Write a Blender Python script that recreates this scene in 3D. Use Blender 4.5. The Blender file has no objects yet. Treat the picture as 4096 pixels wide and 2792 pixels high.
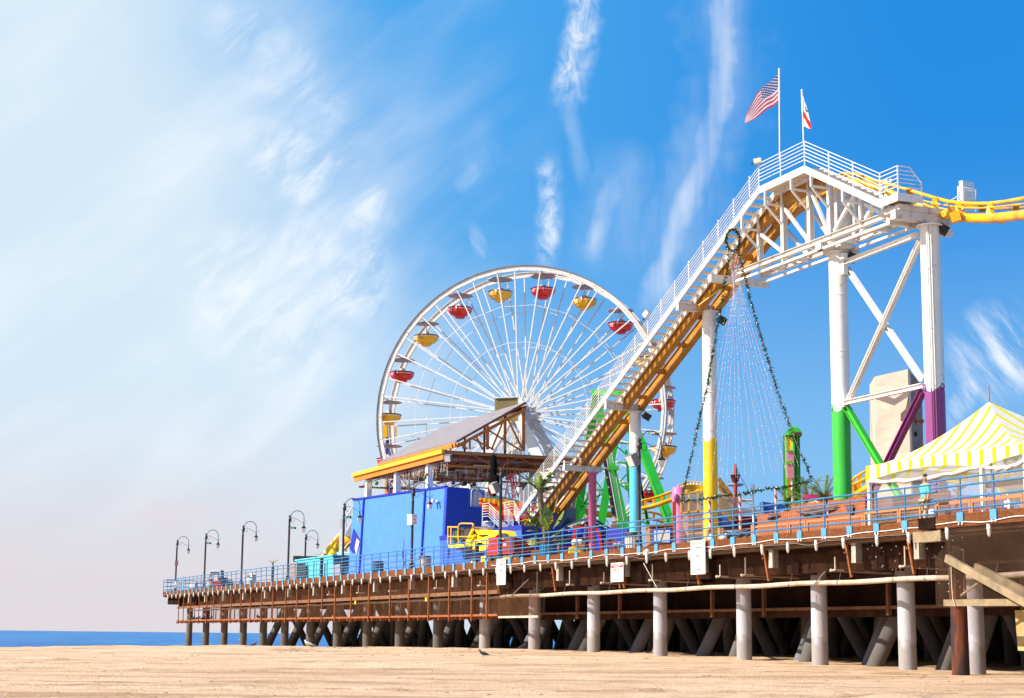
import bpy, bmesh, math, random
from mathutils import Vector, Matrix, noise
R = math.radians
random.seed(7)
sc = bpy.context.scene
COL = sc.collection
# ------------------------------------------------------------------ camera model (eye at z = CZ)
CZ = 1.0
F = 6770.0; TH = math.atan(1146/6770.0); RO = 0.0107
_c, _s = math.cos(RO), math.sin(RO)
_r = Vector((1, 0, 0)); _u = Vector((0, -math.sin(TH), math.cos(TH))); FW = Vector((0, math.cos(TH), math.sin(TH)))
RT = _r*_c + _u*_s; UP = _u*_c - _r*_s
def ray(p):
    v = FW + RT*((p[0]-2048)/F) + UP*((1396-p[1])/F)
    return v/v.y
def PD(p, d):
    v = ray(p)*d; v.z += CZ; return v
# pier frame: u runs along the edge away from us, v runs inward, z above eye level
PA = Vector((13.2, 54, 0)); PU = Vector((-.3907, .9205, 0)); PN = Vector((.9205, .3907, 0))
def G(u, v, z): 
    q = PA + PU*u + PN*v; return Vector((q.x, q.y, z+CZ))
def PV(p, v):
    r = ray(p); n = PN; Y = (v + n.dot(PA))/(n.x*r.x+n.y); q = r*Y; q.z += CZ; return q
def UV(q): 
    d = Vector((q[0], q[1], 0))-PA; return d.dot(PU), d.dot(PN), q[2]-CZ
# lift hill frame (b inward from the near stringer)
LBn = Vector((.928, .372, 0))
def LP(Y0, b, z): return Vector((9.86-.401*(Y0-74)+.928*b, Y0+.372*b, z+CZ))
def SZ(Y0): return 18.6-.4964*(Y0-74)
def LB(p, b):
    r = ray(p); c = .928*9.86+.372*74+b; Y = c/(.928*r.x+.372); q = r*Y; q.z += CZ; return q
def cr(x0, y0, s): return lambda x, y: (x0+x/s, y0+y/s)
c1 = cr(640,1900,2.1125); c2 = cr(1350,1550,2.1125); c3 = cr(1400,1000,1.5837); c4 = cr(2050,1600,2.1125)
c5 = cr(2700,550,1.98); c6 = cr(2650,1550,2.1125); c7 = cr(3300,1550,2.112); c8 = cr(3400,600,2.437)
c9 = cr(3296,2100,2.289); c10 = cr(2400,2050,2.134); c11 = cr(1500,2050,2.134); c12 = cr(2900,230,3.37)
c13 = cr(3650,2200,3.047); z1 = cr(2050,1650,3.96); z2 = cr(2400,1200,3.96); z3 = cr(2700,850,3.96); z4 = cr(2050,1950,3.96)
y1 = cr(3100,650,3.52); y2 = cr(1880,1550,3.96); y3 = cr(1900,1850,3.96); y4 = cr(2550,1850,3.96); y5 = cr(2400,1600,2.88)
w2 = cr(1800,2050,6.887); w4 = cr(650,2150,3.169); w6 = cr(1150,2050,5.657); x6 = cr(2700,1850,4.526); x7 = cr(1700,1820,5.28)
x3 = cr(3000,2000,5.81); x4 = cr(3350,1950,5.81); x5 = cr(3750,1850,5.28)
Z = Vector((0, 0, 1))
# ------------------------------------------------------------------ mesh builder
class M:
    def __init__(s): s.v = []; s.f = []; s.sm = []; s.mi = []; s.cur = 0
    def add(s, vs, fs, smooth=False):
        o = len(s.v); s.v += [tuple(x) for x in vs]
        for f in fs: s.f.append([i+o for i in f]); s.sm.append(smooth); s.mi.append(s.cur)
        return s
    def hexa(s, c):      # 8 corners: bottom 4 ccw, top 4
        return s.add(c, [(3,2,1,0),(4,5,6,7),(0,1,5,4),(1,2,6,5),(2,3,7,6),(3,0,4,7)])
    def box(s, c, ax, ay, az):
        c = Vector(c); ax, ay, az = Vector(ax), Vector(ay), Vector(az)
        return s.hexa([c-ax-ay-az, c+ax-ay-az, c+ax+ay-az, c-ax+ay-az, c-ax-ay+az, c+ax-ay+az, c+ax+ay+az, c-ax+ay+az])
    def bx(s, x0, x1, y0, y1, z0, z1):
        return s.hexa([(x0,y0,z0),(x1,y0,z0),(x1,y1,z0),(x0,y1,z0),(x0,y0,z1),(x1,y0,z1),(x1,y1,z1),(x0,y1,z1)])
    def gb(s, u0, u1, v0, v1, z0, z1):
        return s.hexa([G(u0,v0,z0),G(u0,v1,z0),G(u1,v1,z0),G(u1,v0,z0),G(u0,v0,z1),G(u0,v1,z1),G(u1,v1,z1),G(u1,v0,z1)])
    def bar(s, p, q, w, h, up=Z):
        p, q = Vector(p), Vector(q); d = q-p
        if d.length < 1e-6: return s
        sd = d.cross(up)
        if sd.length < 1e-5: sd = d.cross(Vector((1,0,0)))
        sd.normalize(); u2 = sd.cross(d).normalized()
        return s.box((p+q)/2, d/2, sd*w/2, u2*h/2)
    def ibar(s, p, q, w, h, up=Z, t=.02):   # I beam
        p, q = Vector(p), Vector(q); d = (q-p); sd = d.cross(up)
        if sd.length < 1e-5: sd = d.cross(Vector((1,0,0)))
        sd.normalize(); u2 = sd.cross(d).normalized(); c = (p+q)/2
        s.box(c, d/2, sd*t/2, u2*(h/2-t)); s.box(c+u2*(h/2-t/2), d/2, sd*w/2, u2*t/2); return s.box(c-u2*(h/2-t/2), d/2, sd*w/2, u2*t/2)
    def tube(s, pts, r, n=8, closed=False, caps=True):
        pts = [Vector(p) for p in pts]; m = len(pts)
        rs = r if isinstance(r, (list, tuple)) else [r]*m
        vs = []; pu = None
        for i, p in enumerate(pts):
            a = pts[(i-1) % m] if (closed or i > 0) else p; b = pts[(i+1) % m] if (closed or i < m-1) else p
            t = (b-a).normalized()
            if pu is None:
                pu = Z if abs(t.z) < .9 else Vector((1,0,0))
            sd = t.cross(pu).normalized(); uu = sd.cross(t).normalized(); pu = uu
            for k in range(n):
                an = 2*math.pi*k/n; vs.append(p+(sd*math.cos(an)+uu*math.sin(an))*rs[i])
        fs = []
        for i in range(m if closed else m-1):
            j = (i+1) % m
            for k in range(n): k2 = (k+1) % n; fs.append((i*n+k, i*n+k2, j*n+k2, j*n+k))
        s.add(vs, fs, True)
        if caps and not closed: s.add(vs[:n], [tuple(range(n))[::-1]]); s.add(vs[-n:], [tuple(range(n))])
        return s
    def lathe(s, base, prof, n=16, ax=Z, smooth=True, a0=0):
        base = Vector(base); ax = Vector(ax).normalized()
        x = ax.cross(Vector((0,1,0)) if abs(ax.y) < .9 else Vector((1,0,0))).normalized(); y = ax.cross(x)
        vs = []
        for r, z in prof:
            for k in range(n):
                a = 2*math.pi*k/n+a0; vs.append(base+ax*z+(x*math.cos(a)+y*math.sin(a))*r)
        fs = []
        for i in range(len(prof)-1):
            for k in range(n): k2 = (k+1) % n; fs.append((i*n+k, i*n+k2, (i+1)*n+k2, (i+1)*n+k))
        s.add(vs, fs, smooth)
        if prof[0][0] > 1e-4: s.add(vs[:n], [tuple(range(n))[::-1]])
        if prof[-1][0] > 1e-4: s.add(vs[-n:], [tuple(range(n))])
        return s
    def ball(s, c, r, n=10, m=6, sc=(1,1,1)):
        pr = [(max(1e-5, r*math.sin(math.pi*i/m)), -r*math.cos(math.pi*i/m)) for i in range(m+1)]
        o = len(s.v); s.lathe((0,0,0), pr, n)
        for i in range(o, len(s.v)): v = s.v[i]; s.v[i] = (c[0]+v[0]*sc[0], c[1]+v[1]*sc[1], c[2]+v[2]*sc[2])
        return s
    def prism(s, pts, vec):
        pts = [Vector(p) for p in pts]; n = len(pts); vec = Vector(vec)
        vs = pts+[p+vec for p in pts]
        return s.add(vs, [tuple(range(n))[::-1], tuple(range(n, 2*n))]+[(i, (i+1) % n, (i+1) % n+n, i+n) for i in range(n)])
    def grid(s, fn, nu, nv, smooth=True):
        vs = [fn(i/nu, j/nv) for j in range(nv+1) for i in range(nu+1)]
        fs = [(j*(nu+1)+i, j*(nu+1)+i+1, (j+1)*(nu+1)+i+1, (j+1)*(nu+1)+i) for j in range(nv) for i in range(nu)]
        return s.add(vs, fs, smooth)
    def ring(s, c, e1, e2, r0, r1, ax, n=40):   # flat annular band extruded along ax
        o = []
        for k in range(n):
            a = 2*math.pi*k/n; d = e1*math.cos(a)+e2*math.sin(a); o += [c+d*r0-ax, c+d*r1-ax, c+d*r1+ax, c+d*r0+ax]
        fs = []
        for k in range(n):
            j = (k+1) % n
            for q in range(4): q2 = (q+1) % 4; fs.append((k*4+q, k*4+q2, j*4+q2, j*4+q))
        return s.add(o, fs)
WM = {}
def link(o, parent=None, mat=None):
    COL.objects.link(o); o.parent = parent; WM[o] = mat if mat else (WM[parent] if parent else Matrix.Identity(4)); return o
def props(o, label=None, cat=None, group=None, kind=None):
    for k, v in (('label', label), ('category', cat), ('group', group), ('kind', kind)):
        if v: o[k] = v
    return o
def thing(name, label, cat, loc=(0,0,0), group=None, kind=None, rz=0):
    o = bpy.data.objects.new(name, None); o.empty_display_size = .3
    m = Matrix.Translation(Vector(loc)) @ Matrix.Rotation(rz, 4, 'Z')
    o.location = loc; o.rotation_euler = (0,0,rz); link(o, None, m); return props(o, label, cat, group, kind)
def mesh(name, m, mats, inv=None):
    me = bpy.data.meshes.new(name)
    vs = m.v if inv is None else [tuple(inv @ Vector(v)) for v in m.v]
    me.from_pydata(vs, [], m.f); me.polygons.foreach_set('use_smooth', m.sm); me.polygons.foreach_set('material_index', m.mi)
    for x in (mats if isinstance(mats, (list, tuple)) else [mats]): me.materials.append(x)
    me.update(); return me
def part(name, m, mat, parent, label=None):
    o = bpy.data.objects.new(name, mesh(name, m, mat, WM[parent].inverted())); link(o, parent)
    if label: o['label'] = label
    return o
def solo(name, m, mat, label, cat, loc=None, group=None, kind=None):
    if loc is None:
        n = len(m.v); loc = (sum(v[0] for v in m.v)/n, sum(v[1] for v in m.v)/n, min(v[2] for v in m.v))
    mt = Matrix.Translation(Vector(loc))
    o = bpy.data.objects.new(name, mesh(name, m, mat, mt.inverted())); o.location = loc; link(o, None, mt)
    return props(o, label, cat, group, kind)
def dup(root, loc, rz=0, label=None, tilt=None):
    r = root.copy(); COL.objects.link(r); r.location = loc; r.rotation_euler = tilt if tilt else (0,0,rz)
    if label: r['label'] = label
    for ch in list(root.children):
        c = ch.copy(); COL.objects.link(c); c.parent = r
        for g in list(ch.children): d = g.copy(); COL.objects.link(d); d.parent = c
    WM[r] = Matrix.Translation(Vector(loc)) @ Matrix.Rotation(rz, 4, 'Z'); return r
def text(s, size, org, xd, yd, mat, parent, name='lettering', sx=1.0, al='CENTER', ext=.004):
    cu = bpy.data.curves.new(name, 'FONT'); cu.body = s; cu.size = size; cu.align_x = al; cu.align_y = 'CENTER'; cu.extrude = ext
    ob = bpy.data.objects.new(name, cu); COL.objects.link(ob)
    bpy.context.view_layer.update()
    me = bpy.data.meshes.new_from_object(ob.evaluated_get(bpy.context.evaluated_depsgraph_get()))
    bpy.data.objects.remove(ob); bpy.data.curves.remove(cu)
    xd = Vector(xd).normalized(); yd = Vector(yd).normalized(); zd = xd.cross(yd)
    mt = Matrix((( xd.x*sx, yd.x, zd.x, org[0]), (xd.y*sx, yd.y, zd.y, org[1]), (xd.z*sx, yd.z, zd.z, org[2]), (0,0,0,1)))
    me.transform(WM[parent].inverted() @ mt); me.materials.clear(); me.materials.append(mat); me.name = name
    o = bpy.data.objects.new(name, me); link(o, parent); return o
# ------------------------------------------------------------------ materials
def nodes(name):
    m = bpy.data.materials.new(name); m.use_nodes = True; nt = m.node_tree; return m, nt, nt.nodes['Principled BSDF']
def ramp(nt, fac, stops):
    r = nt.nodes.new('ShaderNodeValToRGB'); nt.links.new(fac, r.inputs[0]); e = r.color_ramp.elements
    e[0].position, e[0].color = stops[0][0], (*stops[0][1], 1); e[1].position, e[1].color = stops[-1][0], (*stops[-1][1], 1)
    for p, c in stops[1:-1]: x = e.new(p); x.color = (*c, 1)
    return r.outputs[0]
def ntex(nt, scale, detail=4, vec=None, dist=0, rough=.55):
    n = nt.nodes.new('ShaderNodeTexNoise'); n.inputs['Scale'].default_value = scale; n.inputs['Detail'].default_value = detail
    n.inputs['Distortion'].default_value = dist; n.inputs['Roughness'].default_value = rough
    if vec is not None: nt.links.new(vec, n.inputs['Vector'])
    return n.outputs[0]
def coords(nt, sc3=(1,1,1), rot=(0,0,0)):
    t = nt.nodes.new('ShaderNodeTexCoord'); mp = nt.nodes.new('ShaderNodeMapping'); nt.links.new(t.outputs['Object'], mp.inputs[0])
    mp.inputs['Scale'].default_value = sc3; mp.inputs['Rotation'].default_value = rot; return mp.outputs[0]
def mixc(nt, fac, a, b):
    m = nt.nodes.new('ShaderNodeMix'); m.data_type = 'RGBA'
    for i, x in ((0, fac), (6, a), (7, b)):
        if hasattr(x, 'is_linked'): nt.links.new(x, m.inputs[i])
        elif isinstance(x, tuple): m.inputs[i].default_value = (*x, 1)
        else: m.inputs[i].default_value = x
    return m.outputs[2]
def bump(nt, b, h, st=.3, d=.02):
    n = nt.nodes.new('ShaderNodeBump'); n.inputs['Strength'].default_value = st; n.inputs['Distance'].default_value = d
    nt.links.new(h, n.inputs['Height']); nt.links.new(n.outputs[0], b.inputs['Normal'])
MATS = {}
def mat(name, col, rough=.5, metal=0, var=.15, scale=2.0, bp=0, bs=15, rust=0, spec=.5, dirt=None, st=(1,1,1), rustc=(.22,.08,.025)):
    if name in MATS: return MATS[name]
    m, nt, b = nodes(name); v = coords(nt, st)
    n = ntex(nt, scale, 5, v)
    c = ramp(nt, n, [(.3, tuple(x*(1-var) for x in col)), (.7, tuple(min(1, x*(1+var*.6)) for x in col))])
    if dirt: c = mixc(nt, ramp(nt, ntex(nt, scale*.6, 6, v, .6), [(.52, (0,0,0)), (.7, (.75,.75,.75))]), c, dirt)
    if rust:
        c = mixc(nt, ramp(nt, ntex(nt, 2.6, 8, v, .3, .7), [(.62-rust*.1, (0,0,0)), (.70, (.8,.8,.8))]), c, rustc)
        c = mixc(nt, ramp(nt, ntex(nt, 1.0, 6, coords(nt, (3.5,3.5,.22)), .2, .65), [(.60-rust*.06, (0,0,0)), (.70, (.35,)*3)]), c, tuple(x*1.6 for x in rustc))
    nt.links.new(c, b.inputs['Base Color']); b.inputs['Roughness'].default_value = rough; b.inputs['Metallic'].default_value = metal
    b.inputs['Specular IOR Level'].default_value = spec
    if bp: bump(nt, b, ntex(nt, bs, 4, v), bp, .03)
    MATS[name] = m; return m
def netmat(name, col, alpha, sc=0):
    m, nt, b = nodes(name); b.inputs['Base Color'].default_value = (*col, 1); b.inputs['Roughness'].default_value = 1; b.inputs['Specular IOR Level'].default_value = .03
    v = coords(nt); n = ntex(nt, .9, 5, v)
    a = ramp(nt, n, [(.3, (alpha*.8,)*3), (.7, (min(1, alpha*1.15),)*3)])
    nt.links.new(a, b.inputs['Alpha']); nt.links.new(mixc(nt, n, tuple(x*.7 for x in col), tuple(x*1.3 for x in col)), b.inputs['Base Color'])
    MATS[name] = m; return m
def woodmat(name, a, b_, along, gs=3.0, rough=.8, knots=True):   # grain stretched along pier u
    m, nt, b = nodes(name)
    v = coords(nt, along, (0,0,R(-113)) if along[0] != along[2] else (0,0,0))
    n = ntex(nt, gs, 8, v, .8, .65); n2 = ntex(nt, .9, 3, coords(nt))
    c = ramp(nt, n, [(.25, tuple(x*.55 for x in a)), (.5, a), (.75, b_)])
    c = mixc(nt, ramp(nt, n2, [(.35, (0,0,0)), (.75, (.55,)*3)]), c, tuple(x*.5 for x in a))
    nt.links.new(c, b.inputs['Base Color']); b.inputs['Roughness'].default_value = rough; b.inputs['Specular IOR Level'].default_value = .12; bump(nt, b, n, .5, .01)
    MATS[name] = m; return m
WHITE = mat('white_paint', (.75,.715,.68), .42, var=.05, rust=.25, scale=1.2)
WHITER = mat('rusting_white_paint', (.66,.61,.55), .55, var=.08, rust=.75, scale=1.5)
WHITEP = mat('plain_white', (.82,.81,.80), .5, var=.05)
BLUER = mat('rail_blue', (.030,.165,.36), .38, var=.14, rust=.15)
BLUEP = mat('plate_blue', (.085,.29,.50), .45, var=.1)
OCH = mat('ochre_steel', (.46,.205,.018), .45, var=.22, dirt=(.22,.085,.015), scale=1.3)
OCHD = mat('ochre_dark', (.20,.085,.02), .6, var=.25)
YEL = mat('track_yellow', (.80,.42,.006), .35, var=.1, dirt=(.5,.2,.01), scale=1.2)
ORG = mat('canopy_orange', (.70,.20,.008), .5, var=.15)
ORGB = mat('truss_rust_orange', (.38,.085,.012), .6, var=.2)
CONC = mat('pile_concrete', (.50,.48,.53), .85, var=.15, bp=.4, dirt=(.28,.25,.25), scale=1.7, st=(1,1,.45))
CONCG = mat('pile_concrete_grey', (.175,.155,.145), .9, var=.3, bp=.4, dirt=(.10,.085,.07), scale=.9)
def stain(m, col, z0, z1, f):
    nt = m.node_tree; b = nt.nodes['Principled BSDF']; src = b.inputs['Base Color'].links[0].from_socket
    t = nt.nodes.new('ShaderNodeTexCoord'); s = nt.nodes.new('ShaderNodeSeparateXYZ'); nt.links.new(t.outputs['Object'], s.inputs[0])
    n = ntex(nt, 3.2, 6, coords(nt, (1,1,.5)), .5, .7); a = nt.nodes.new('ShaderNodeMath'); a.operation = 'MULTIPLY_ADD'; nt.links.new(n, a.inputs[0]); a.inputs[1].default_value = -1.6; nt.links.new(s.outputs[2], a.inputs[2])
    k = ramp(nt, a.outputs[0], [(z0, (f,f,f)), (z1, (0,0,0))]); nt.links.new(mixc(nt, k, src, col), b.inputs['Base Color'])
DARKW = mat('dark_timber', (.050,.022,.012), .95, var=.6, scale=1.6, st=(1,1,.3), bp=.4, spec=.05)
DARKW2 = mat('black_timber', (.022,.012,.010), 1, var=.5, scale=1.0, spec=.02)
stain(CONC, (.25,.22,.20), 0.0, .25, .75); stain(CONCG, (.09,.08,.07), 0.0, .6, .8)
FASC = woodmat('fascia_wood', (.17,.056,.020), (.29,.115,.044), (.9,.12,.9) if 0 else (9,1.0,9), 1.2)
RUSTO = mat('rust_strut', (.30,.085,.02), .8, var=.4, scale=4, dirt=(.2,.06,.02))
BROWNB = mat('brown_beam', (.20,.085,.038), .85, var=.4, scale=3, st=(1,1,1), bp=.4)
PIPE = mat('old_pipe', (.56,.44,.34), .7, var=.2, scale=2.5, rust=.5, rustc=(.36,.17,.07), dirt=(.4,.24,.14))
GALV = mat('bracket_white', (.72,.66,.58), .5, var=.2, rust=.4)
LAMPM = mat('lamp_iron', (.055,.05,.052), .5, .3, var=.3, scale=3)
BLACKC = mat('black_fabric', (.008,.008,.009), 1.0, spec=.05)
BLACK = mat('black_rubber', (.012,.012,.013), .6, var=.3)
BLUW = None
RED = mat('red_paint', (.62,.012,.008), .3, var=.08)
REDD = mat('dark_red', (.16,.01,.01), .5, var=.2)
GYEL = mat('gondola_yellow', (.85,.45,.005), .35, var=.06)
PURP = mat('rim_purple', (.10,.012,.06), .45, var=.3)
CANB = mat('canopy_grey', (.52,.49,.44), .7, var=.15)
GREEN = mat('ride_green', (.012,.33,.02), .38, var=.12)
GREENL = mat('ride_green_light', (.05,.44,.02), .38, var=.1)
PINK = mat('column_pink', (.66,.16,.36), .4, var=.06, dirt=(.5,.12,.28))
CYAN = mat('column_cyan', (.09,.50,.70), .4, var=.05)
PURC = mat('column_purple', (.26,.045,.20), .42, var=.12, dirt=(.20,.05,.15), st=(1,1,.3))
YELC = mat('column_yellow', (.86,.55,.004), .4, var=.06, dirt=(.72,.42,.02), st=(1,1,.3))
GRNC = mat('column_green', (.04,.46,.045), .4, var=.1, dirt=(.06,.38,.06), st=(1,1,.3))
GALVS = mat('steel_grey', (.30,.29,.29), .45, .6, var=.2)
GLASSM, _nt, _b = nodes('lamp_glass'); _b.inputs['Base Color'].default_value = (.82,.80,.80,1); _b.inputs['Roughness'].default_value = .25; _b.inputs['Alpha'].default_value = .85
MATS['lamp_glass'] = GLASSM
# ------------------------------------------------------------------ sand, sea
def lerp(a, b, t): return a+(b-a)*t
SK = [(0,-1.35),(30,-1.28),(52,-1.08),(66,-.87),(84,-.70),(100,-.80),(115,-.90),(150,-1.22),(160,-1.45),(185,-3.6),(230,-5)]
def sandz(x, y):
    for (a, za), (b, zb) in zip(SK, SK[1:]):
        if y <= b:
            t = (y-a)/(b-a); t = t*t*(3-2*t) if a >= 150 else t; z = lerp(za, zb, max(0, t)); break
    else: z = -5
    z += .02*noise.noise(Vector((x*.10, y*.10, 1)))*min(1, 40/max(y, 1))
    pl = 13.2-.4244*(y-54); z -= .27*max(0, min(1, (pl-3-x)/14))*max(0, min(1, (y-40)/30))
    return z+CZ
def sandh(x, y):
    z = sandz(x, y)
    if y < 150:
        w = y+1.6*noise.noise(Vector((x*.045, y*.02, 5)))+.06*x
        k = noise.noise(Vector((x*.022, w*.8, 9)))
        a = max(0, k-.08)
        for per, am in ((4.3,.05),(1.6,.035),(.75,.02)):
            z += am*a*3*math.sin(w*2*math.pi/per+2*noise.noise(Vector((x*.13, y*.1, 3))))
        n2 = noise.noise(Vector((x*.55, w*1.3, 2))); rz_ = max(0, noise.noise(Vector((x*.06, w*.28, 12)))-.08)*4; z += .05*max(0, n2-.10)*(1+1.6*rz_)
        z += .05*rz_*max(0,noise.noise(Vector((x*1.6, y*1.6, 14))))
        z += .012*noise.noise(Vector((x*2.1, y*2.8, 4)))+.007*noise.noise(Vector((x*5.5, y*7, 8)))
    return z
m = M(); nx, ny = 420, 430
vs = []
for j in range(ny+1):
    y = 8*math.exp(math.log(210/8.)*j/ny) if j else 1.0
    for i in range(nx+1):
        s = (i/nx*2-1); s = .46*s+.7*s**5; x = y*s
        vs.append((x, y, sandh(x, y)))
m.add(vs, [(j*(nx+1)+i, j*(nx+1)+i+1, (j+1)*(nx+1)+i+1, (j+1)*(nx+1)+i) for j in range(ny) for i in range(nx)], True)
sm, nt, b = nodes('sand'); v = coords(nt)
n1 = ntex(nt, .35, 6, coords(nt, (.35,1,1)), .6); n2 = ntex(nt, 9, 6, v, .2, .7); n3 = ntex(nt, 1.7, 7, coords(nt, (.45,1.5,1)), .7, .65)
c = ramp(nt, n1, [(.3, (.60,.395,.245)), (.5, (.71,.485,.315)), (.7, (.77,.545,.37))])
c = mixc(nt, ramp(nt, n3, [(.48, (0,0,0)), (.72, (.7,)*3)]), c, (.36,.215,.11))
n4 = ntex(nt, 1.0, 6, coords(nt, (.07,.40,1)), 1.0, .62); n5 = ntex(nt, 1.0, 5, coords(nt, (.5,1.6,1)), .8, .7)
c = mixc(nt, ramp(nt, n4, [(.53, (0,0,0)), (.59, (.75,)*3), (.65, (.1,)*3)]), c, (.36,.21,.115))  # dark bands put groove shading into the sand colour, beside random tone
c = mixc(nt, ramp(nt, n5, [(.60, (0,0,0)), (.70, (.55,)*3)]), c, (.34,.20,.11))
c = mixc(nt, ramp(nt, n2, [(.60, (0,0,0)), (.74, (.55,)*3)]), c, (.33,.20,.11))
nt.links.new(c, b.inputs['Base Color']); b.inputs['Roughness'].default_value = .95; b.inputs['Specular IOR Level'].default_value = .1
mx = nt.nodes.new('ShaderNodeMath'); mx.operation = 'ADD'; nt.links.new(n3, mx.inputs[0]); nt.links.new(n2, mx.inputs[1]); bump(nt, b, mx.outputs[0], .9, .12)
solo('sand', m, sm, None, None, (0,0,0), kind='structure')['label'] = 'raked pale beach sand with tyre grooves in front of the pier'
m = M(); m.add([(-9000,125,-2.6+CZ),(9000,125,-2.6+CZ),(9000,14000,-2.6+CZ),(-9000,14000,-2.6+CZ)], [(0,1,2,3)])
wm_, nt, b = nodes('sea'); v = coords(nt, (.12,.35,1)); nA = ntex(nt, 1.0, 7, v, .5, .65); nB = ntex(nt, .02, 4, coords(nt, (.3,1.5,1)))
c = ramp(nt, nB, [(.3, (.002,.055,.20)), (.7, (.004,.11,.34))]); c = mixc(nt, ramp(nt, nA, [(.45, (0,0,0)), (.8, (.6,)*3)]), c, (.07,.30,.55))  # paler tones here and below put light on the waves into the colour
nC = ntex(nt, 1.0, 6, coords(nt, (.10,.010,1)), .3, .7); c = mixc(nt, ramp(nt, nC, [(.42, (0,0,0)), (.62, (.85,)*3)]), c, (.035,.20,.44))
nt.links.new(c, b.inputs['Base Color']); b.inputs['Roughness'].default_value = .45; b.inputs['Specular IOR Level'].default_value = .12; bump(nt, b, nA, .9, .5)
o = solo('ocean', m, wm_, 'deep blue sea running to the horizon', None, (0,0,0), kind='structure')
# ------------------------------------------------------------------ pier
pier = thing('pier', 'long wooden pier deck with a brown plank edge standing on concrete piles', 'pier', G(50, 10, 0))
m = M(); m.gb(-16, 62, -.02, 42, 3.22, 3.48); m.gb(62, 117.5, -.02, 21, 3.22, 3.478)
part('deck', m, mat('deck_planks', (.26,.17,.10), .85, var=.3, scale=2), pier)
u = -1.2; k = 0
while u < 117:                                       # near section sits 0.45 m further out
    L = 1.55*3; L = min(L, 117.5-u); m = M()
    m.gb(u+.006, u+L-.006, -.12+random.uniform(-.006,.006), -.025, 3.37+random.uniform(-.012,.012), 3.75+random.uniform(-.006,.012))
    part('edge_board', m, FASC, pier); u += L; k += 1
for u in (-16.2,-11.2,-6.2): m = M(); m.gb(u+.006, u+4.99, -.57, -.47, 3.40, 3.79); part('edge_board', m, FASC, pier)
m = M(); m.gb(-16, -1.25, -.46, -.02, 3.24, 3.47); part('deck_widening', m, DARKW, pier)
m = M(); m.gb(-1.2, 117.3, -.16, -.03, 3.26, 3.35); part('lower_stringer', m, DARKW, pier)
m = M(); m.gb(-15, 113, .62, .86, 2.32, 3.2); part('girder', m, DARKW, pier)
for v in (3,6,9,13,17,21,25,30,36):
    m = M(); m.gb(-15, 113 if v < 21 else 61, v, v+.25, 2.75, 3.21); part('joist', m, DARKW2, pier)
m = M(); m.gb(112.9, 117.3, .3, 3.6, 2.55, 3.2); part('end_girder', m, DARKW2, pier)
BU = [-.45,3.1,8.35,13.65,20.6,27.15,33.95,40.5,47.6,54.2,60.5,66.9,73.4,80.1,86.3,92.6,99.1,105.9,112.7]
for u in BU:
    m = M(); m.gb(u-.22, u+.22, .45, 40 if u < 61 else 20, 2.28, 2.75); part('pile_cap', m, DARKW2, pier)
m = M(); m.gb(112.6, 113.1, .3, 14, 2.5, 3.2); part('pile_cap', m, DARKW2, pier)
for u in (.55,4.05,9.35,14.5,21.3,28.15,35.0,41.8,48.6,55.2,61.7,68.2,74.6,81.0,87.6,94.2,100.8,107.2):
    m = M(); m.gb(u-.13, u+.13, .04, .30, 2.55, 3.24); part('cap_end', m, mat('weathered_grey_block', (.42,.36,.30), .85, var=.3, scale=4), pier)
# orange struts hanging from the edge of the near half
for u in (.9,4.4,9.7,14.9,21.45,21.85,28.6,35.4):
    m = M(); m.bar(G(u,-.03,3.33), G(u-.14,.10,2.08), .09, .09, PU); m.lathe(G(u-.04,-.09,2.9), [(.03,0),(.03,.03)], 8, -PN); part('strut', m, RUSTO, pier)
# solid panel added to make the underside dark; orange rail of the inner walkway
m = M(); m.gb(-14, 36, 2.95, 3.1, 1.2, 3.2); part('dark_underside_panel', m, DARKW2, pier)
m = M(); m.gb(-6, 36.5, 2.50, 2.62, 1.06, 1.17); part('walkway_rail', m, BROWNB, pier)
m = M(); m.gb(-6, 36.5, 2.62, 2.95, 1.14, 1.19); m.gb(-6, 36.5, 2.64, 2.94, .80, 1.055); part('walkway_beam', m, DARKW, pier)
for u in (-1.5,2.0,5.6,9.6,13.9,18.0,22.2,26.6,31.2,35.6):
    m = M(); m.gb(u-.07, u+.07, 2.46, 2.6, .84, 2.2); part('walkway_post', m, BROWNB, pier)
# piles
def pile_proto(name, r, h, mt): 
    m = M(); m.lathe((0,0,-.6), [(r*1.03,0),(r*1.02,h*.3),(r,h*.6),(r*.99,h+.6)], 22)
    return m
def make_pile(m, mt, label, loc, group):
    return solo('pier_pile', m, mt, label, 'pile', (0,0,0), group)
H = 3.75
front = None; GF = 'concrete piles in the outer row under the pier'
nth = ['first','second','third','fourth','fifth','sixth','seventh','eighth','ninth','tenth','eleventh','twelfth','thirteenth','fourteenth','fifteenth','sixteenth','seventeenth','eighteenth','nineteenth']
front = solo('pier_pile', pile_proto('p', .295, 4.2, CONC), CONC, 'x', 'pile', (0,0,0), GF)
greyp = solo('pier_pile', pile_proto('p', .29, 4.2, CONCG), CONCG, 'x', 'pile', (0,0,0), GF)
def placep(o, first, loc, tilt=None, label=None, group=None):
    if first: o.location = loc; o.rotation_euler = tilt or (0,0,0); o['label'] = label; r = o
    else: r = dup(o, loc, 0, label, tilt)
    if group: r['group'] = group
    return r
i1 = i2 = 0
for k, u in enumerate(BU):
    q = G(u, 1.45, 0); z = sandz(q.x, q.y)
    if u < 45:
        placep(front, i1 == 0, (q.x, q.y, z), None, 'pale concrete pile of the outer row, %s from the right' % nth[k], GF); i1 += 1
    else:
        placep(greyp, i2 == 0, (q.x, q.y, z), (0,0,k*1.3), 'grey weathered concrete pile of the outer row, %s from the sea end' % nth[18-k], GF); i2 += 1
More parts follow.
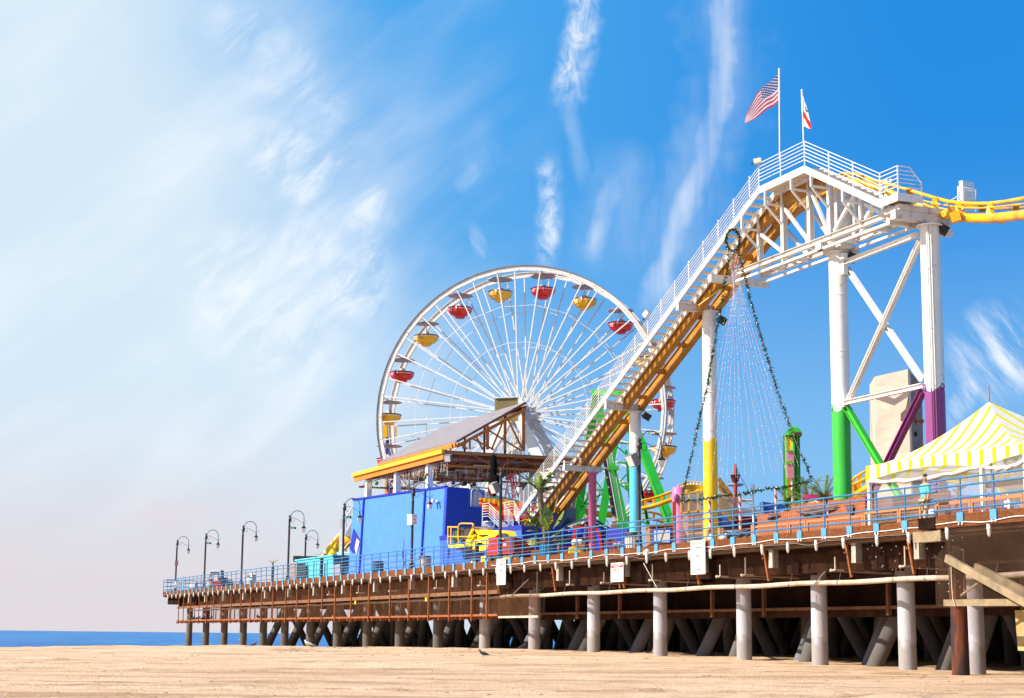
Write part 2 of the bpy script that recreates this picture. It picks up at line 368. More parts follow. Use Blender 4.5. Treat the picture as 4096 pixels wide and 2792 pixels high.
# leaning and inner piles
LEAN = []; GI = 'leaning and upright piles in the shade under the pier'
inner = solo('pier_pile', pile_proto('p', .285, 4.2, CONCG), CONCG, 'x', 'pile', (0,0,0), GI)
CONCS = mat('pile_concrete_shaded', (.17,.16,.185), .9, var=.2, bp=.3, dirt=(.2,.18,.2), scale=1.1)  # darker copy of the pile concrete, under-deck shade put into its colour
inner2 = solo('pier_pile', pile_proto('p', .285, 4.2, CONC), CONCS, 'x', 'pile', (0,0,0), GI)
def between(top, bot):
    d = (top-bot); ln = d.length; q = d.to_track_quat('Z', 'Y'); return q.to_euler()
f1 = f2 = True
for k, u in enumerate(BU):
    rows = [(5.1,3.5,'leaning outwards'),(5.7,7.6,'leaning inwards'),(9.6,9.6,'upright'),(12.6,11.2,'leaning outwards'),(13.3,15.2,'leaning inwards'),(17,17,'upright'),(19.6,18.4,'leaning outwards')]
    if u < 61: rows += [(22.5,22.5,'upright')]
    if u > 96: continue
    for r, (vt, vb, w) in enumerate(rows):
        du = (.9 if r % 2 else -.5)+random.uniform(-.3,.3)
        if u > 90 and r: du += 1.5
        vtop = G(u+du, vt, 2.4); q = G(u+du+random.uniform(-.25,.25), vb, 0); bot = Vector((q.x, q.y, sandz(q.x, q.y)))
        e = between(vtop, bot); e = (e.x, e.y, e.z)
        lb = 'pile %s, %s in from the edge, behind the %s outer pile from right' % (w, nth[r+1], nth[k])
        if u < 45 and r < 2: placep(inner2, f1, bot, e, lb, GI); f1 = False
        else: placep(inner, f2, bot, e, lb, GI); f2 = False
for k, u in enumerate(BU[0:-4]):
    for (vt, vb) in ((4.2,2.7),(8.2,9.4),(11.5,10.2),(15.0,16.5),(6.6,6.4)):
        vtop = G(u+3.1, vt, 2.4); q = G(u+3.1+random.uniform(-.6,.6), vb, 0); bot = Vector((q.x, q.y, sandz(q.x, q.y))); e = between(vtop, bot)
        placep(inner, False, bot, (e.x, e.y, e.z), 'extra pile leaning %s, %s in from the edge, left of the %s outer pile' % ('outwards' if vt > vb else 'inwards', {4.2:'first',6.6:'second',8.2:'third',11.5:'fourth',15.0:'fifth'}[vt], nth[k]), GI)
m = M(); m.gb(-14, 75, 24, 24.2, -2.5, 3.2); solo('dark_backing_wall', m, DARKW2, 'black backing wall added to darken the space under the near pier half', 'wall')  # added backing wall, closes the view through and keeps the underside dark
m = M(); m.gb(-14,-13.8, 3.2, 24, -2.5, 3.2); solo('dark_backing_wall', m, DARKW2, 'added black cross wall darkening the space under the pier beyond the right edge', 'wall')
# red-brown timber pile and brace frame at the right
q = PV(c13(590,1500), .1); m = M(); zb = sandz(q.x, q.y)
m.lathe((q.x,q.y,zb-.4), [(.275,0),(.262,1.5),(.25,3.0),(.235,4.35)], 18)
WP, nt, b = nodes('creosoted_timber'); v = coords(nt, (7,7,.45)); n = ntex(nt, 1.6, 8, v, .6, .7); n2 = ntex(nt, 1.0, 4, coords(nt, (1.5,1.5,.5)))
c = mixc(nt, ramp(nt, n2, [(.40, (0,0,0)), (.52, (1,1,1))]), ramp(nt, n, [(.3, (.05,.012,.007)), (.55, (.16,.035,.012)), (.75, (.26,.11,.05))]), (.03,.014,.012))
nt.links.new(c, b.inputs['Base Color']); b.inputs['Roughness'].default_value = .85; bump(nt, b, n, .8, .03)
solo('timber_pile', m, WP, 'red and black weathered round timber post beside the last concrete pile', 'pile')
TG = mat('grey_green_timber', (.31,.225,.13), .85, var=.35, scale=2.2, bp=.5, dirt=(.16,.13,.08))
fr = thing('timber_brace', 'bleached timber brace of two diagonal beams over a level beam at the right edge', 'timber brace', G(0, -.5, 0))
def pb(name, a, b_, w, h, mt, par, v, v2=None): m = M(); m.bar(PV(a, v), PV(b_, v if v2 is None else v2), w, h); return part(name, m, mt, par)
pb('level_beam', c13(400,645), c13(1420,637), .14, .20, TG, fr, -.55)
pb('brace_beam', c13(415,100), c13(1420,665), .13, .23, TG, fr, -.75)
pb('brace_beam', c13(770,205), c13(1420,535), .13, .22, TG, fr, -.35, -.45)
pb('small_brace', c13(590,555), c13(830,378), .05, .06, TG, fr, -.5)
m = M(); m.tube([PV(c13(x,y), -.66) for x,y in ((425,110),(470,200),(478,420),(490,590),(520,680))], .018, 6); part('rope', m, mat('rope', (.55,.42,.24), .9), fr)
m = M(); m.bar(PV(c13(455,210),-.3), PV(c13(470,640),-.3), .06, .06); m.bar(PV(c13(625,0),-.2), PV(c13(640,560),-.2), .05,.05); part('upright', m, mat('dull_red_steel', (.16,.05,.03), .8, var=.4), fr)
m = M(); a = x4(1700,1100); m.gb(-1.45,-.05,-.52,-.13,3.02,3.36); solo('timber_block', m, TG, 'grey green timber block under the step in the pier edge', 'timber block')
m = M(); m.gb(-1.3,-.45,-.60,-.125,3.40,3.76); solo('tarred_end_board', m, DARKW2, 'black tarred end board where the pier edge steps outwards', 'board')
m = M(); m.hexa([PV(p, 1.0) for p in (c13(1285,1225),c13(1285,1225),c13(1500,1240),c13(1500,1240))]+[PV(p, 1.0) for p in (c13(1245,740),)*2]+[PV(c13(1500,740),1.0)]*2) if 0 else None
m = M(); a, b1_, c_, d = [PV(p, .9) for p in (c13(1285,1225), c13(1245,735), c13(1560,735), c13(1560,1240))]; m.prism([a,b1_,c_,d], PN*.15)
solo('plywood_panel', m, mat('pale_plywood', (.50,.36,.15), .8, var=.15, dirt=(.3,.2,.08)), 'pale yellow plywood panel hanging under the pier at the right edge', 'panel')
# rusty white water pipes
m = M(); pts = []
for i in range(60): u = -7+i*.72; pts.append(G(u, .22, 1.93+.02*math.sin(i*.7)))
m.tube(pts, .088, 12); w = thing('water_pipe', 'long rusty white pipe slung under the pier edge above the pale piles', 'pipe', G(12,.2,1.9)); part('pipe', m, PIPE, w)
for u in (-3.1,.3,2.0,5.2,8.3,12.1,16.0,19.4,23.1,27.8,31.5,34.6): m = M(); m.lathe(G(u,.22,1.93)-PU*.03, [(.098,0),(.098,.07)], 12, PU); m.bar(G(u,.22,2.0), G(u,.3,2.3), .02, .02); part('pipe_clamp', m, mat('clamp_grey', (.25,.2,.17), .6, .4), w)
m = M(); m.tube([G(35+i*1.5, .5, 1.91+.015*math.sin(i*2.2)) for i in range(50)], .058, 8); solo('water_pipe', m, PIPE, 'thin pale pipe running behind the rusty catwalk', 'pipe')
DG = 'white drain pipes hanging behind the net'
for i, u in enumerate((1.3,5.3,11.3,13.2,18.8,23.4,27.0,38.0,44.5,52.3,58.5,64.8)):
    dz = 0 if i < 7 else .2
    m = M(); m.tube([G(u,.14,3.0-(i%2)*.2), G(u,.14,2.36+dz)], .028, 8); m.tube([G(u+.22,.14,2.34+dz), G(u+.18,2.6,2.30+dz)], .042, 8); m.tube([G(u,.14,2.36+dz), G(u+.22,.16,2.34+dz)], .035, 8)
    m.ball(G(u+.22,.12,2.34+dz), .062, 8, 6)
    solo('drain_pipe', m, PIPE, 'white elbowed drain pipe behind the net, %s from the right' % nth[i], 'pipe', G(u,.14,2.3), DG)
for i, (a, b_) in enumerate(((c10(372,432),c10(485,640)),(c10(1921,505),c10(1830,612)),(c11(1310,570),c11(1165,710)),(c11(1385,505),c11(1383,690)))):
    m = M(); m.tube([PV(a,.02), PV(b_,.1)], .022, 6); solo('steel_rod', m, GALVS, ('pale slanting rod from the pier edge to the pipe, right of the red headed notice','slanting rod to the pipe near the green column','slanting rod to the pipe near the pale upright pipe','upright pale pipe carrying a small camera')[i], 'rod')
# nets
NET = netmat('brown_net', (.026,.011,.007), .30); CHAIN = netmat('chain_link', (.11,.05,.026), .30)
m = M()
def nf(s, t):
    u = -8+s*43.2; z = 3.32-(3.32-2.02)*t; sag = .10*math.sin(s*40)*math.sin(t*3.1); return G(u, .12+sag+.05*t+( -.44 if u < -1 else 0), z)
m.grid(nf, 90, 6)
def nf2(s, t):
    u = -1+s*36; ph = (u % 6.7)/6.7; return G(u, .17+2.3*t, 2.02-.16*math.sin(ph*math.pi)*math.sin(t*math.pi))
m.grid(nf2, 110, 8)
solo('bird_net', m, NET, 'dark brown bird net stretched below the pier edge and sagging under it', 'net')
m = M()
def nf3(s, t):
    e = G(-.3,.1,0).lerp(G(-1.9,-.55,0), s); return Vector((e.x, e.y, CZ+3.0-1.95*t))
m.grid(nf3, 6, 6); m.grid(lambda s, t: G(-1.9-8*s, -.62, 3.38-2.36*t), 10, 6); solo('bird_net', m, netmat('fine_net', (.10,.06,.04), .25), 'fine net curtain with white flecks around the timber brace', 'net')
m = M()
for i in range(110):
    u = random.uniform(-3, 3.5); z = random.uniform(1.3,3.2); v = (-.66 if u < -1.3 else .04)
    if u > -1.3 and z < 2.2: continue
    m.box(G(u,v,z), PU*random.uniform(.004,.012), PN*.003, Z*random.uniform(.005,.014))
solo('feathers', m, WHITEP, 'white feathers and droppings caught in the net', 'feathers', kind='stuff')
# ------------------------------------------------------------------ catwalk on the far half
cw = thing('catwalk', 'rust orange catwalk frame with mesh slung under the far half of the pier', 'catwalk', G(70, 0, 1))
for z0, z1_, w_ in ((.96,1.07,.09),(2.08,2.28,.07)):
    m = M(); m.gb(35.3, 111.5, -.02, w_, z0, z1_); part('rail', m, BROWNB if z0 > 1 else RUSTO, cw)
m = M(); m.gb(35.3, 111.5, .1, 1.15, .98, 1.03); m.gb(35.3,111.5,1.1,1.2,.9,1.1); part('floor', m, DARKW, cw)
CWU = [36.6,38.7,42.0,45.2,48.5,51.8,55.8,59.4,62.8,65.7,68.8,71.8,74.7,78.2,81.4,84.7,87.8,90.9,94.2,96.9,99.5,102.4,105.7,108.6,110.6]
for u in CWU:
    m = M(); m.gb(u-.045, u+.045, -.09, -.025, .72, 3.3); part('upright', m, RUSTO, cw)
u = 36.5
while u < 111: m = M(); m.gb(u-.04, u+.04, .1, 1.2, .84, .95); m.gb(u+.5,u+.58,-.06,.2,.78,.95); m.gb(u-.035,u+.035,1.05,1.12,1.1,2.2); part('joist', m, RUSTO, cw); u += 1.65
m = M(); m.grid(lambda s, t: G(35.2+s*64, .12, 1.08+2.2*t), 20, 4, False); part('mesh_panel', m, CHAIN, cw)
m = M(); m.gb(30.3, 35.2, -.03, .05, .98, 2.02); part('end_mesh', m, CHAIN, cw)
m = M(); m.gb(30.3, 35.2, .0, .09, .86, .96); part('end_rail', m, PIPE, cw)
m = M(); m.gb(35.3, 113, 1.0, 1.15, 2.15, 2.4); part('back_beam', m, BROWNB, cw)
for u in (45.5, 58.4): m = M(); m.gb(u,u+.3,-.045,-.03,1.85,2.05); part('yellow_tag', m, mat('tag_yellow', (.75,.5,.01), .6), cw)
# ------------------------------------------------------------------ bulkhead lights and cable
LG_ = 'caged glass lights under the pier edge'
def bulk():
    t = thing('bulkhead_light', 'x', 'light', (0,0,0), LG_)
    m = M(); m.lathe((0,0,0), [(.03,.10),(.06,.09),(.075,.05),(.078,-.03),(.085,-.035),(.085,-.06)], 12); m.box((0,.03,.06), (.04,0,0), (0,.05,0), (0,0,.05)); part('cap', m, GALV, t)
    m = M(); m.lathe((0,0,0), [(.058,-.06),(.062,-.14),(.055,-.21),(.03,-.26),(.001,-.275)], 12); part('glass', m, GLASSM, t)
    m = M()
    for k in range(4):
        a = k*math.pi/2; d = Vector((math.cos(a), math.sin(a), 0)); m.tube([d*.08+Z*-.05, d*.08-Z*.18, d*.06-Z*.26, -Z*.30], .006, 4)
    m.ring(Vector((0,0,-.14)), Vector((1,0,0)), Vector((0,1,0)), .074, .086, Z*.005, 12); part('cage', m, GALV, t); return t
bl = bulk(); k = 0
us = [-3.8,-2.0]+[.55+1.815*i for i in range(64)]
for u in us:
    lb = 'caged glass bulkhead light under the pier edge, %s from the %s' % (nth[k] if k < 19 else nth[(66-k) % 19], 'right') if k < 19 else 'small caged bulkhead light far along the pier edge'
    q = G(u+random.uniform(-.1,.1), -.20 if u > -1 else -.62, 3.30)
    if k == 0: bl.location = q; bl['label'] = lb; bl.rotation_euler = (0,0,.4); bl.scale = (.78,.78,.95)
    else: dup(bl, q, .4+random.uniform(-.15,.15), lb).scale = (.78,.78,.95)
    k += 1
m = M(); pts = []
for i in range(400):
    u = -.6+i*.29; ph = (u % 1.815)/1.815; sg = .02+(.09 if int(u/1.815) % 7 == 3 else 0); pts.append(G(u, -.19, 3.355-sg*math.sin(ph*math.pi)))
m.tube(pts, .012, 5); solo('light_cable', m, GALVS, 'grey cable looping from light to light below the pier edge', 'cable')
m = M(); pts = [G(-8+i*.35, -.60, 3.53+.03*math.sin(i*.9)+.03*math.sin(i*.37)) for i in range(20)]+[G(-1.2,-.6,3.46), G(-.9,-.62,3.2), G(-.4,-.3,3.12)]
m.tube(pts[:20], .016, 6); m.tube([G(-.2+i*.35, -.15, 3.50+.018*math.sin(i*.8)+.03*math.sin(i*.31)) for i in range(104)], .015, 6)
solo('white_hose', m, WHITEP, 'white hose snaking along the brown edge boards', 'hose')
m = M(); m.gb(18.55,18.85,-.26,-.13,3.38,3.56); m.gb(18.6,18.8,-.2,-.13,3.56,3.62); solo('junction_box', m, WHITEP, 'small white junction box on the edge boards below the grey trash can', 'box')
# ------------------------------------------------------------------ blue railing
def railing(label, u0, u1, vo, n0, nposts, zo=0, end=None):
    rl = thing('railing', label, 'railing', G((u0+u1)/2, vo, 3.5))
    for z in (4.83, 4.60, 4.23, 3.90):
        m = M(); m.tube([G(u0,vo,z+zo), G(u1,vo,z+zo)], .030, 8); part('rail', m, BLUER, rl)
    for z in (4.41, 4.05): m = M(); m.tube([G(u0,vo,z+zo), G(u1,vo,z+zo)], .006, 4); part('wire', m, mat('rust_wire', (.5,.25,.2), .6), rl)
    for i in range(nposts):
        u = n0+1.551*i
        m = M(); m.tube([G(u,vo,3.6+zo), G(u,vo,4.84+zo)], .026, 8)
        for z in (4.83,4.60,4.23,3.90): m.ball(G(u,vo,z+zo), .042, 8, 6)
        p = part('post', m, BLUER, rl)
        m = M(); m.gb(u-.11, u+.19, vo-.025, vo+.02, 3.50+zo, 3.79+zo)
        for du in (-.04,.11): m.lathe(G(u+du,vo-.025,3.55+zo), [(.012,0),(.012,.012)], 6, -PN)
        m.cur = 1
        for du in (-.05,.11): m.gb(u+du-.028,u+du+.028,vo-.022,vo+.02,3.41+zo,3.505+zo)
        part('bracket_plate', m, [BLUEP, GALV], p)
    return rl
railing('sky blue pipe railing along the whole pier edge', -.85, 117.4, -.15, .82, 75)
railing('sky blue pipe railing on the stepped out edge at the right', -16, -1.15, -.60, -15.0, 9, .04)
rl = thing('railing', 'sky blue railing across the sea end of the pier', 'railing', G(117.4, 8, 3.5))
for z in (4.83, 4.60, 4.23, 3.90): m = M(); m.tube([G(117.4,-.15,z), G(117.4,20.5,z)], .030, 8); part('rail', m, BLUER, rl)
for i in range(14): m = M(); m.tube([G(117.4,-.15+i*1.55,3.48), G(117.4,-.15+i*1.55,4.84)], .026, 8); part('post', m, BLUER, rl)
m = M(); m.gb(108.3,108.75,-.22,-.19,3.7,4.95); solo('blue_post_board', m, BLUEP, 'pale blue board fixed to the far railing', 'board')
DZ = 3.50
def zd(u, v, z=DZ): return G(u, v, z)
# ------------------------------------------------------------------ street lamps
GL = 'gooseneck lamps along the pier edge'
def lamp(h=5.0, arm=1.0, flood=False):
    t = thing('street_lamp', 'x', 'street lamp', (0,0,0), GL)
    m = M(); m.lathe((0,0,0), [(.28,0),(.29,.06),(.22,.10),(.25,.16),(.23,.28),(.15,.42),(.13,.62),(.16,.66),(.10,.72),(.082,.8),(.078,h-.75),(.095,h-.72),(.095,h-.66),(.078,h-.62),(.07,h-.3),(.10,h-.27),(.10,h-.15),(.06,h-.12),(.055,h),(.08,h+.04),(.05,h+.1),(.01,h+.2)], 14)
    part('post', m, LAMPM, t)
    # arm arches inward along +x
    m = M(); pts = [(0.10,0,h-.35)]
    for i in range(19): a = math.pi*(1-i/18); pts.append((.60+.50*math.cos(a), 0, h+.02+.46*math.sin(a)))
    pts.append((1.10,0,h-.42)); m.tube(pts, .026, 8)
    m.box((.09,0,h-.2), (.05,0,0), (0,.03,0), (0,0,.12)); part('arm', m, LAMPM, t)
    m = M(); sc_ = []
    for i in range(14): a = math.pi*1.7*i/13; sc_.append((.23+.13*math.cos(math.pi*.9-a*-1), 0, h-.28+.13*math.sin(math.pi*.9+a)))
    m.tube([(.38,0,h-.16),(.36,0,h-.33),(.26,0,h-.42),(.15,0,h-.36),(.11,0,h-.22),(.18,0,h-.08),(.33,0,h-.06),(.60,0,h-.17),(.95,0,h-.36),(1.10,0,h-.38),(1.22,0,h-.33),(1.28,0,h-.2)], .014, 6); part('scroll', m, LAMPM, t)
    m = M(); m.lathe((1.10,0,h-.42), [(.03,.02),(.045,-.05),(.05,-.16),(.085,-.24),(.165,-.33),(.175,-.37),(.165,-.385)], 16); p = part('lamp_shade', m, LAMPM, t)
    m = M(); m.lathe((1.10,0,h-.42), [(.155,-.38),(.16,-.46),(.14,-.56),(.09,-.66),(.03,-.73),(.001,-.75)], 16); part('globe', m, GLASSM, p)
    return t
lp = lamp(); ang = math.atan2(PN.y, PN.x)
LU = [('a',117.0,'street lamp at the sea end of the pier, small round sign on its post'),('b',105.0,'street lamp second from the sea end, behind the white and red buggy'),('c',91.7,'street lamp third from the sea end, beside a grey trash can'),
      ('d',77.8,'street lamp left of the turquoise shed with a green camera'),('e',64.4,'street lamp in front of the left end of the blue wall'),('f',50.8,'street lamp with the white fire lane sign in front of the blue wall'),
      ('g',37.2,'street lamp beside the yellow boom lift carrying a floodlight'),('h',21.5,'street lamp in front of the cyan column carrying a floodlight')]
LPOS = {}
for i, (k, u, lb) in enumerate(LU):
    q = zd(u, .9); LPOS[k] = q
    if i == 0: lp.location = q; lp.rotation_euler = (0,0,ang); lp['label'] = lb
    else: dup(lp, q, ang+random.uniform(-.08,.08), lb)
q = PD(w6(400,1000), 150); q.z = zd(0,0).z; dup(lp, q, ang, 'far street lamp rising behind the dark box on the turquoise shed')
def camera_box(q, lb):
    t = thing('security_camera', lb, 'security camera', q, 'green cameras on the lamp posts')
    m = M(); m.box(q+Vector((.28,0,.05)), (.16,0,0), (0,.06,0), (0,0,.07)); m.bar(q, q+Vector((.25,0,-.02)), .04, .04); part('housing', m, mat('camera_green', (.06,.30,.20), .5), t)
    m = M(); m.lathe(q+Vector((.42,-.0,.03)), [(.09,0),(.09,.06),(.05,.1)], 10, (1,0,0)); part('lens', m, BLACK, t)
for k, lb in (('b','green camera on the lamp post behind the buggy'),('d','green camera on the lamp post left of the turquoise shed'),('e','green camera on the lamp post by the blue wall corner')):
    q = LPOS[k]; camera_box(Vector((q.x, q.y-.1, CZ+7.65 if k != 'b' else CZ+7.75)), lb)
def flood(q, d, w, h, lb, bodymat, group='floodlights', al=.16):
    d = Vector(d).normalized(); t = thing('floodlight', lb, 'floodlight', q, group); s = d.cross(Z).normalized(); u2 = s.cross(d).normalized()
    m = M(); c = Vector(q); m.box(c, s*w/2, d*al, u2*h/2); part('housing', m, bodymat, t)
    m = M(); m.box(c+d*(al+.012), s*w*.42, d*.01, u2*h*.42); part('glass', m, mat('flood_glass', (.62,.60,.58), .2), t)
    m = M(); m.bar(c-d*al-Z*.02, c-d*(al+.14)-Z*.12, .06, .06); part('mount', m, BLACK, t); return t
for k, lb in (('g','grey floodlight clamped to the lamp post by the boom lift'),('h','grey floodlight on the lamp post before the cyan column')):
    q = LPOS[k]; p = PD(y3(310,400) if k == 'g' else y5(380,690), q.y-.25); flood(p, (-.75,-.45,-.45), .50, .55, lb, mat('flood_grey', (.19,.18,.18), .5), 'floodlights on lamp posts')
# fire lane sign
q = PD(c2(637,1115), LPOS['f'].y-.25)
t = thing('fire_lane_sign', 'white fire lane sign with red letters on a lamp post', 'sign', q)
def board(c, xd, w, h, mt, par, name='board', th=.02, z=Z):
    xd = Vector(xd).normalized(); nd = xd.cross(z); m = M(); m.box(c, xd*w/2, nd*th/2, z*h/2); return part(name, m, mt, par), nd
for xd, w_, off in (((.96,.28,0),.32,Vector((.09,0,0))),((.80,-.60,0),.36,Vector((-.20,.05,0)))):
    c = q+off; p, nd = board(c, xd, w_, .62, WHITEP, t)
    if off.x > 0:
        SR = mat('sign_red', (.45,.03,.04), .6)
        for s_, z_, si in (('NO PARKING',.24,.065),('AT ANY TIME',.14,.055),('FIRE',-.02,.16),('LANE',-.2,.16)): text(s_, si, c+nd*.016+Z*z_, xd, Z, SR, p, sx=.72)
q = PD(w4(178,325), LPOS['a'].y-.2); t = thing('no_swimming_sign', 'small dark round ban sign on the last lamp post', 'sign', q); board(q, (1,0,0), .30, .5, mat('sign_plum', (.18,.10,.16), .6), t)
m = M(); m.ring(q+Vector((0,-.015,.05)), Vector((1,0,0)), Z, .08, .11, Vector((0,.005,0)), 20); part('ban_ring', m, mat('sign_pinkred', (.5,.1,.12), .6), t)
# fascia signs
def fsign(u0, u1, z0, z1, v, lb, red=False):
    um, zm = (u0+u1)/2, (z0+z1)/2; c = G(um, v, zm); t = thing('warning_sign', lb, 'sign', c)
    m = M(); m.gb(u0,u1,v,v+.02,z0,z1); p = part('board', m, WHITEP, t); W_ = u1-u0; xd = -PU; H_ = z1-z0
    o = lambda x, y: G(um-x*W_, v-.006, zm+y*H_)
    if red:
        m = M(); m.gb(u0+.03,u1-.03,v-.004,v-.001,z1-.26*H_,z1-.05*H_); part('red_band', m, mat('sign_band', (.62,.02,.06), .5), t)
        TX = mat('sign_text_dim', (.50,.38,.36), .6); TR_ = mat('sign_text_red', (.72,.22,.18), .6)
        for s_, y, sz, mt_ in (('TRESPASS PROHIBITED',.37,.105,WHITEP),('UNDER PIER',.28,.095,WHITEP),('NO TRESPASSING OR LOITERING',.15,.072,TR_),('UNDER PIER',.05,.10,TR_),('VIOLATORS SUBJECT TO PROSECUTION',-.14,.062,TX),('S.M.M.C. 3.36.170',-.25,.07,TX),('NO TRASPASAR DEBAJO DEL MUELLE',-.38,.066,TX)):
            text(s_, sz, o(0,y), xd, Z, mt_, p)
        m = M(); m.gb(u0+.05,u1-.05,v-.003,v-.001,zm-.045*H_,zm-.035*H_); part('rule', m, TX, t)
    else:
        A = mat('sign_faded_pink', (.74,.27,.27), .6); B = mat('sign_faded_grey', (.20,.20,.20), .6)
        text('WARNING', .17, o(0,.41), xd, Z, A, p); text('NO SWIMMING', .10, o(0,.275), xd, Z, B, p); text('AVISO', .17, o(0,-.235), xd, Z, A, p); text('NO NADAR', .10, o(0,-.36), xd, Z, B, p)
        for i in range(3):
            for y0, y_ in ((.36,.018),(-.285,.018)):
                m = M(); m.gb(um-.28*W_,um+.28*W_,v-.003,v-.001,zm+(y0-i*y_)*H_,zm+(y0-i*y_+.007)*H_); part('small_print', m, mat('sign_print', (.62,.6,.58), .7), t)
        m = M(); m.ring(o(0,.02), PU, Z, .27, .295, PN*.002, 32); m.bar(o(-.18,.18), o(.18,-.14), .004, .026, PN); part('ban_ring', m, A, t)
        m = M(); m.tube([o(0,.14),o(.09,.11),o(.12,.04),o(.10,-.02),o(.17,-.06)], .028, 6); m.ball(o(-.02,.05), .05, 8, 6); part('swimmer', m, B, t)
        m = M()
        for i in range(8):
            x = -.44+.88*i/7
            for y in (.48,-.475): c_ = o(x,y); m.box(c_, PU*.018, PN*.003, Z*.005)
        for i in range(14):
            for x in (-.46,.46): c_ = o(x,-.44+.88*i/13); m.box(c_, PU*.005, PN*.003, Z*.016)
        part('dotted_border', m, B, t)
fsign(33.85,34.98,2.50,3.80,-.20,'faded white no swimming notice on the edge boards below the boom lift')
fsign(13.70,14.85,2.45,3.78,-.24,'large faded white no swimming notice on the edge boards below the yellow column')
fsign(21.05,22.25,2.34,3.16,-.10,'white trespass notice with a red heading on two orange struts', True)
# ------------------------------------------------------------------ roller coaster
rc = thing('roller_coaster', 'roller coaster lift hill with white stairway and ochre yellow track on painted columns', 'roller coaster', LP(85, 1.6, DZ))
COLS = {'pink':(2370,91.9,.215,8.83,PINK),'cyan':(2541,87.1,.30,11.5,CYAN),'yellow':(2842,79.6,.335,15.4,YELC),'green':(3361,69.35,.38,16.0,GRNC),'purple':(3737,63.3,.375,15.7,PURC)}
SPLIT = {'pink':99,'cyan':None,'yellow':None,'green':None,'purple':None}
def px_to_xy(px, Y, zr):   # x for given depth and height
    y_ = 1500
    for _ in range(3): y_ = 1396-( (zr/Y) )*F+1146 if 0 else y_
    r = ray((px, 1800)); return Vector((r.x*Y, Y, 0))
# paint boundary height from the photograph
def zat(p, Y): r = ray(p); return r.z*Y
PB = {'cyan':zat(y5(400,620),87.1),'yellow':zat((2842,1762),79.6),'green':zat((3361,1640),69.35),'purple':zat((3737,1560),63.3)}
CPOS = {}
for nm, (px, Y, r, zt, mt_) in COLS.items():
    q = ray((px, 1500 if nm in ('green','purple') else 1900))*Y; q.z = DZ+CZ; CPOS[nm] = q
    top = zt+CZ; n = 32; m = M()
    if nm == 'pink':
        m.lathe((q.x,q.y,q.z-.02), [(r,0),(r,top-q.z-.1),(r*1.5,top-q.z-.1),(r*1.5,top-q.z)], 24); part('column', m, mt_, rc, 'short pink column'); continue
    zb = PB[nm]+CZ
    vs = []
    def wave(a):    # painted wave crest boundary
        a2 = (a+1.15) % (2*math.pi/3)/(2*math.pi/3); return zb+.55*r*(1.6*abs(a2-.5)**1.5*2.2-.55)
    N = 72
    for zz in ('b','w','t'):
        for k in range(N):
            a = 2*math.pi*k/N; z_ = q.z-.02 if zz == 'b' else (wave(a) if zz == 'w' else top)
            vs.append((q.x+r*math.cos(a), q.y+r*math.sin(a), z_))
    m.add(vs, [(k,(k+1)%N,N+(k+1)%N,N+k) for k in range(N)], True); m.cur = 1; m.add(vs, [(N+k,N+(k+1)%N,2*N+(k+1)%N,2*N+k) for k in range(N)], True)
    m.lathe((q.x,q.y,top-.06), [(r*1.35,0),(r*1.35,.06)], 24)
    for zz in (lerp(zb,top,.36), lerp(zb,top,.72)): m.lathe((q.x,q.y,zz), [(r+.001,0),(r+.012,.01),(r+.012,.05),(r+.001,.06)], 32)
    c = part('column', m, [mt_, WHITE], rc, 'column painted white above and %s below' % nm)
    # curled wave tips painted on the column, a few mm proud
    m = M()
    for k in range(3):
        ac = -1.15+(k)*2*math.pi/3+.12-math.pi*0; pts = []
        for i in range(15):
            t = i/14; th = -1.6+t*4.4; rr = .34*r*(1-.55*t); aa = ac+(.30*0+rr*math.cos(th)/r*1.0)+.05; zz = zb+.30*r+rr*math.sin(th)*1.1; pts.append((q.x+(r+.002)*math.cos(aa), q.y+(r+.002)*math.sin(aa), zz))
        m.tube(pts, [.07*r*(1.6-1.2*i/14)+.008 for i in range(15)], 6)
    part('painted_curl', m, mt_, c)
# cross beams on the short columns
for nm, zc, h in (('pink',8.97,.30),('cyan',11.72,.34),('yellow',15.5,.36)):
    q = CPOS[nm]; bd = Vector((.928,.372,0)); c = Vector((q.x,q.y,zc+CZ)); m = M(); m.ibar(c-bd*1.72, c+bd*.52, .26, h, t=.025)
    for b in (-1.7,-.6,0,.5): m.box(c+bd*b, bd*.012, Vector((-.372,.928,0))*.125, Z*(h/2-.02))
    part('cross_beam', m, WHITE, rc)
    for b in (-1.66,-.72): m = M(); m.bar(c+bd*b+Z*h/2, c+bd*b+Z*(h/2+(.25 if b < -1 else .45)), .10, .08, bd); part('stair_prop', m, WHITE, rc)
YB, YT, YP, YL, YE = 97.8, 71.9, 68.4, 63.4, 62.3
ZT, ZL = 19.48, 16.72
# stringers
for b in (.04, .90):
    m = M(); P = [LP(YB,b,SZ(YB)), LP(YT,b,ZT+.0), LP(YP,b,ZT), LP(YL,b,ZL), LP(YE,b,ZL)]
    dp = .30
    for i in range(4):
        a, c_ = P[i], P[i+1]; w_ = Vector((.928,.372,0))*.035
        m.hexa([a-w_-Z*dp, a+w_-Z*dp, c_+w_-Z*dp, c_-w_-Z*dp, a-w_, a+w_, c_+w_, c_-w_])
    part('stringer', m, WHITE, rc)
n = 54
for i in range(n):
    Y0 = YB-.4-(YB-.4-YT)*i/(n-1); z = SZ(Y0)-.19; m = M()
    a = LP(Y0-.15,.08,z); b = LP(Y0-.15,.86,z); c_ = LP(Y0+.15,.86,z); d = LP(Y0+.15,.08,z)
    m.hexa([d-Z*.075,c_-Z*.075,b-Z*.075,a-Z*.075,d,c_,b,a]); part('tread', m, WHITE, rc)
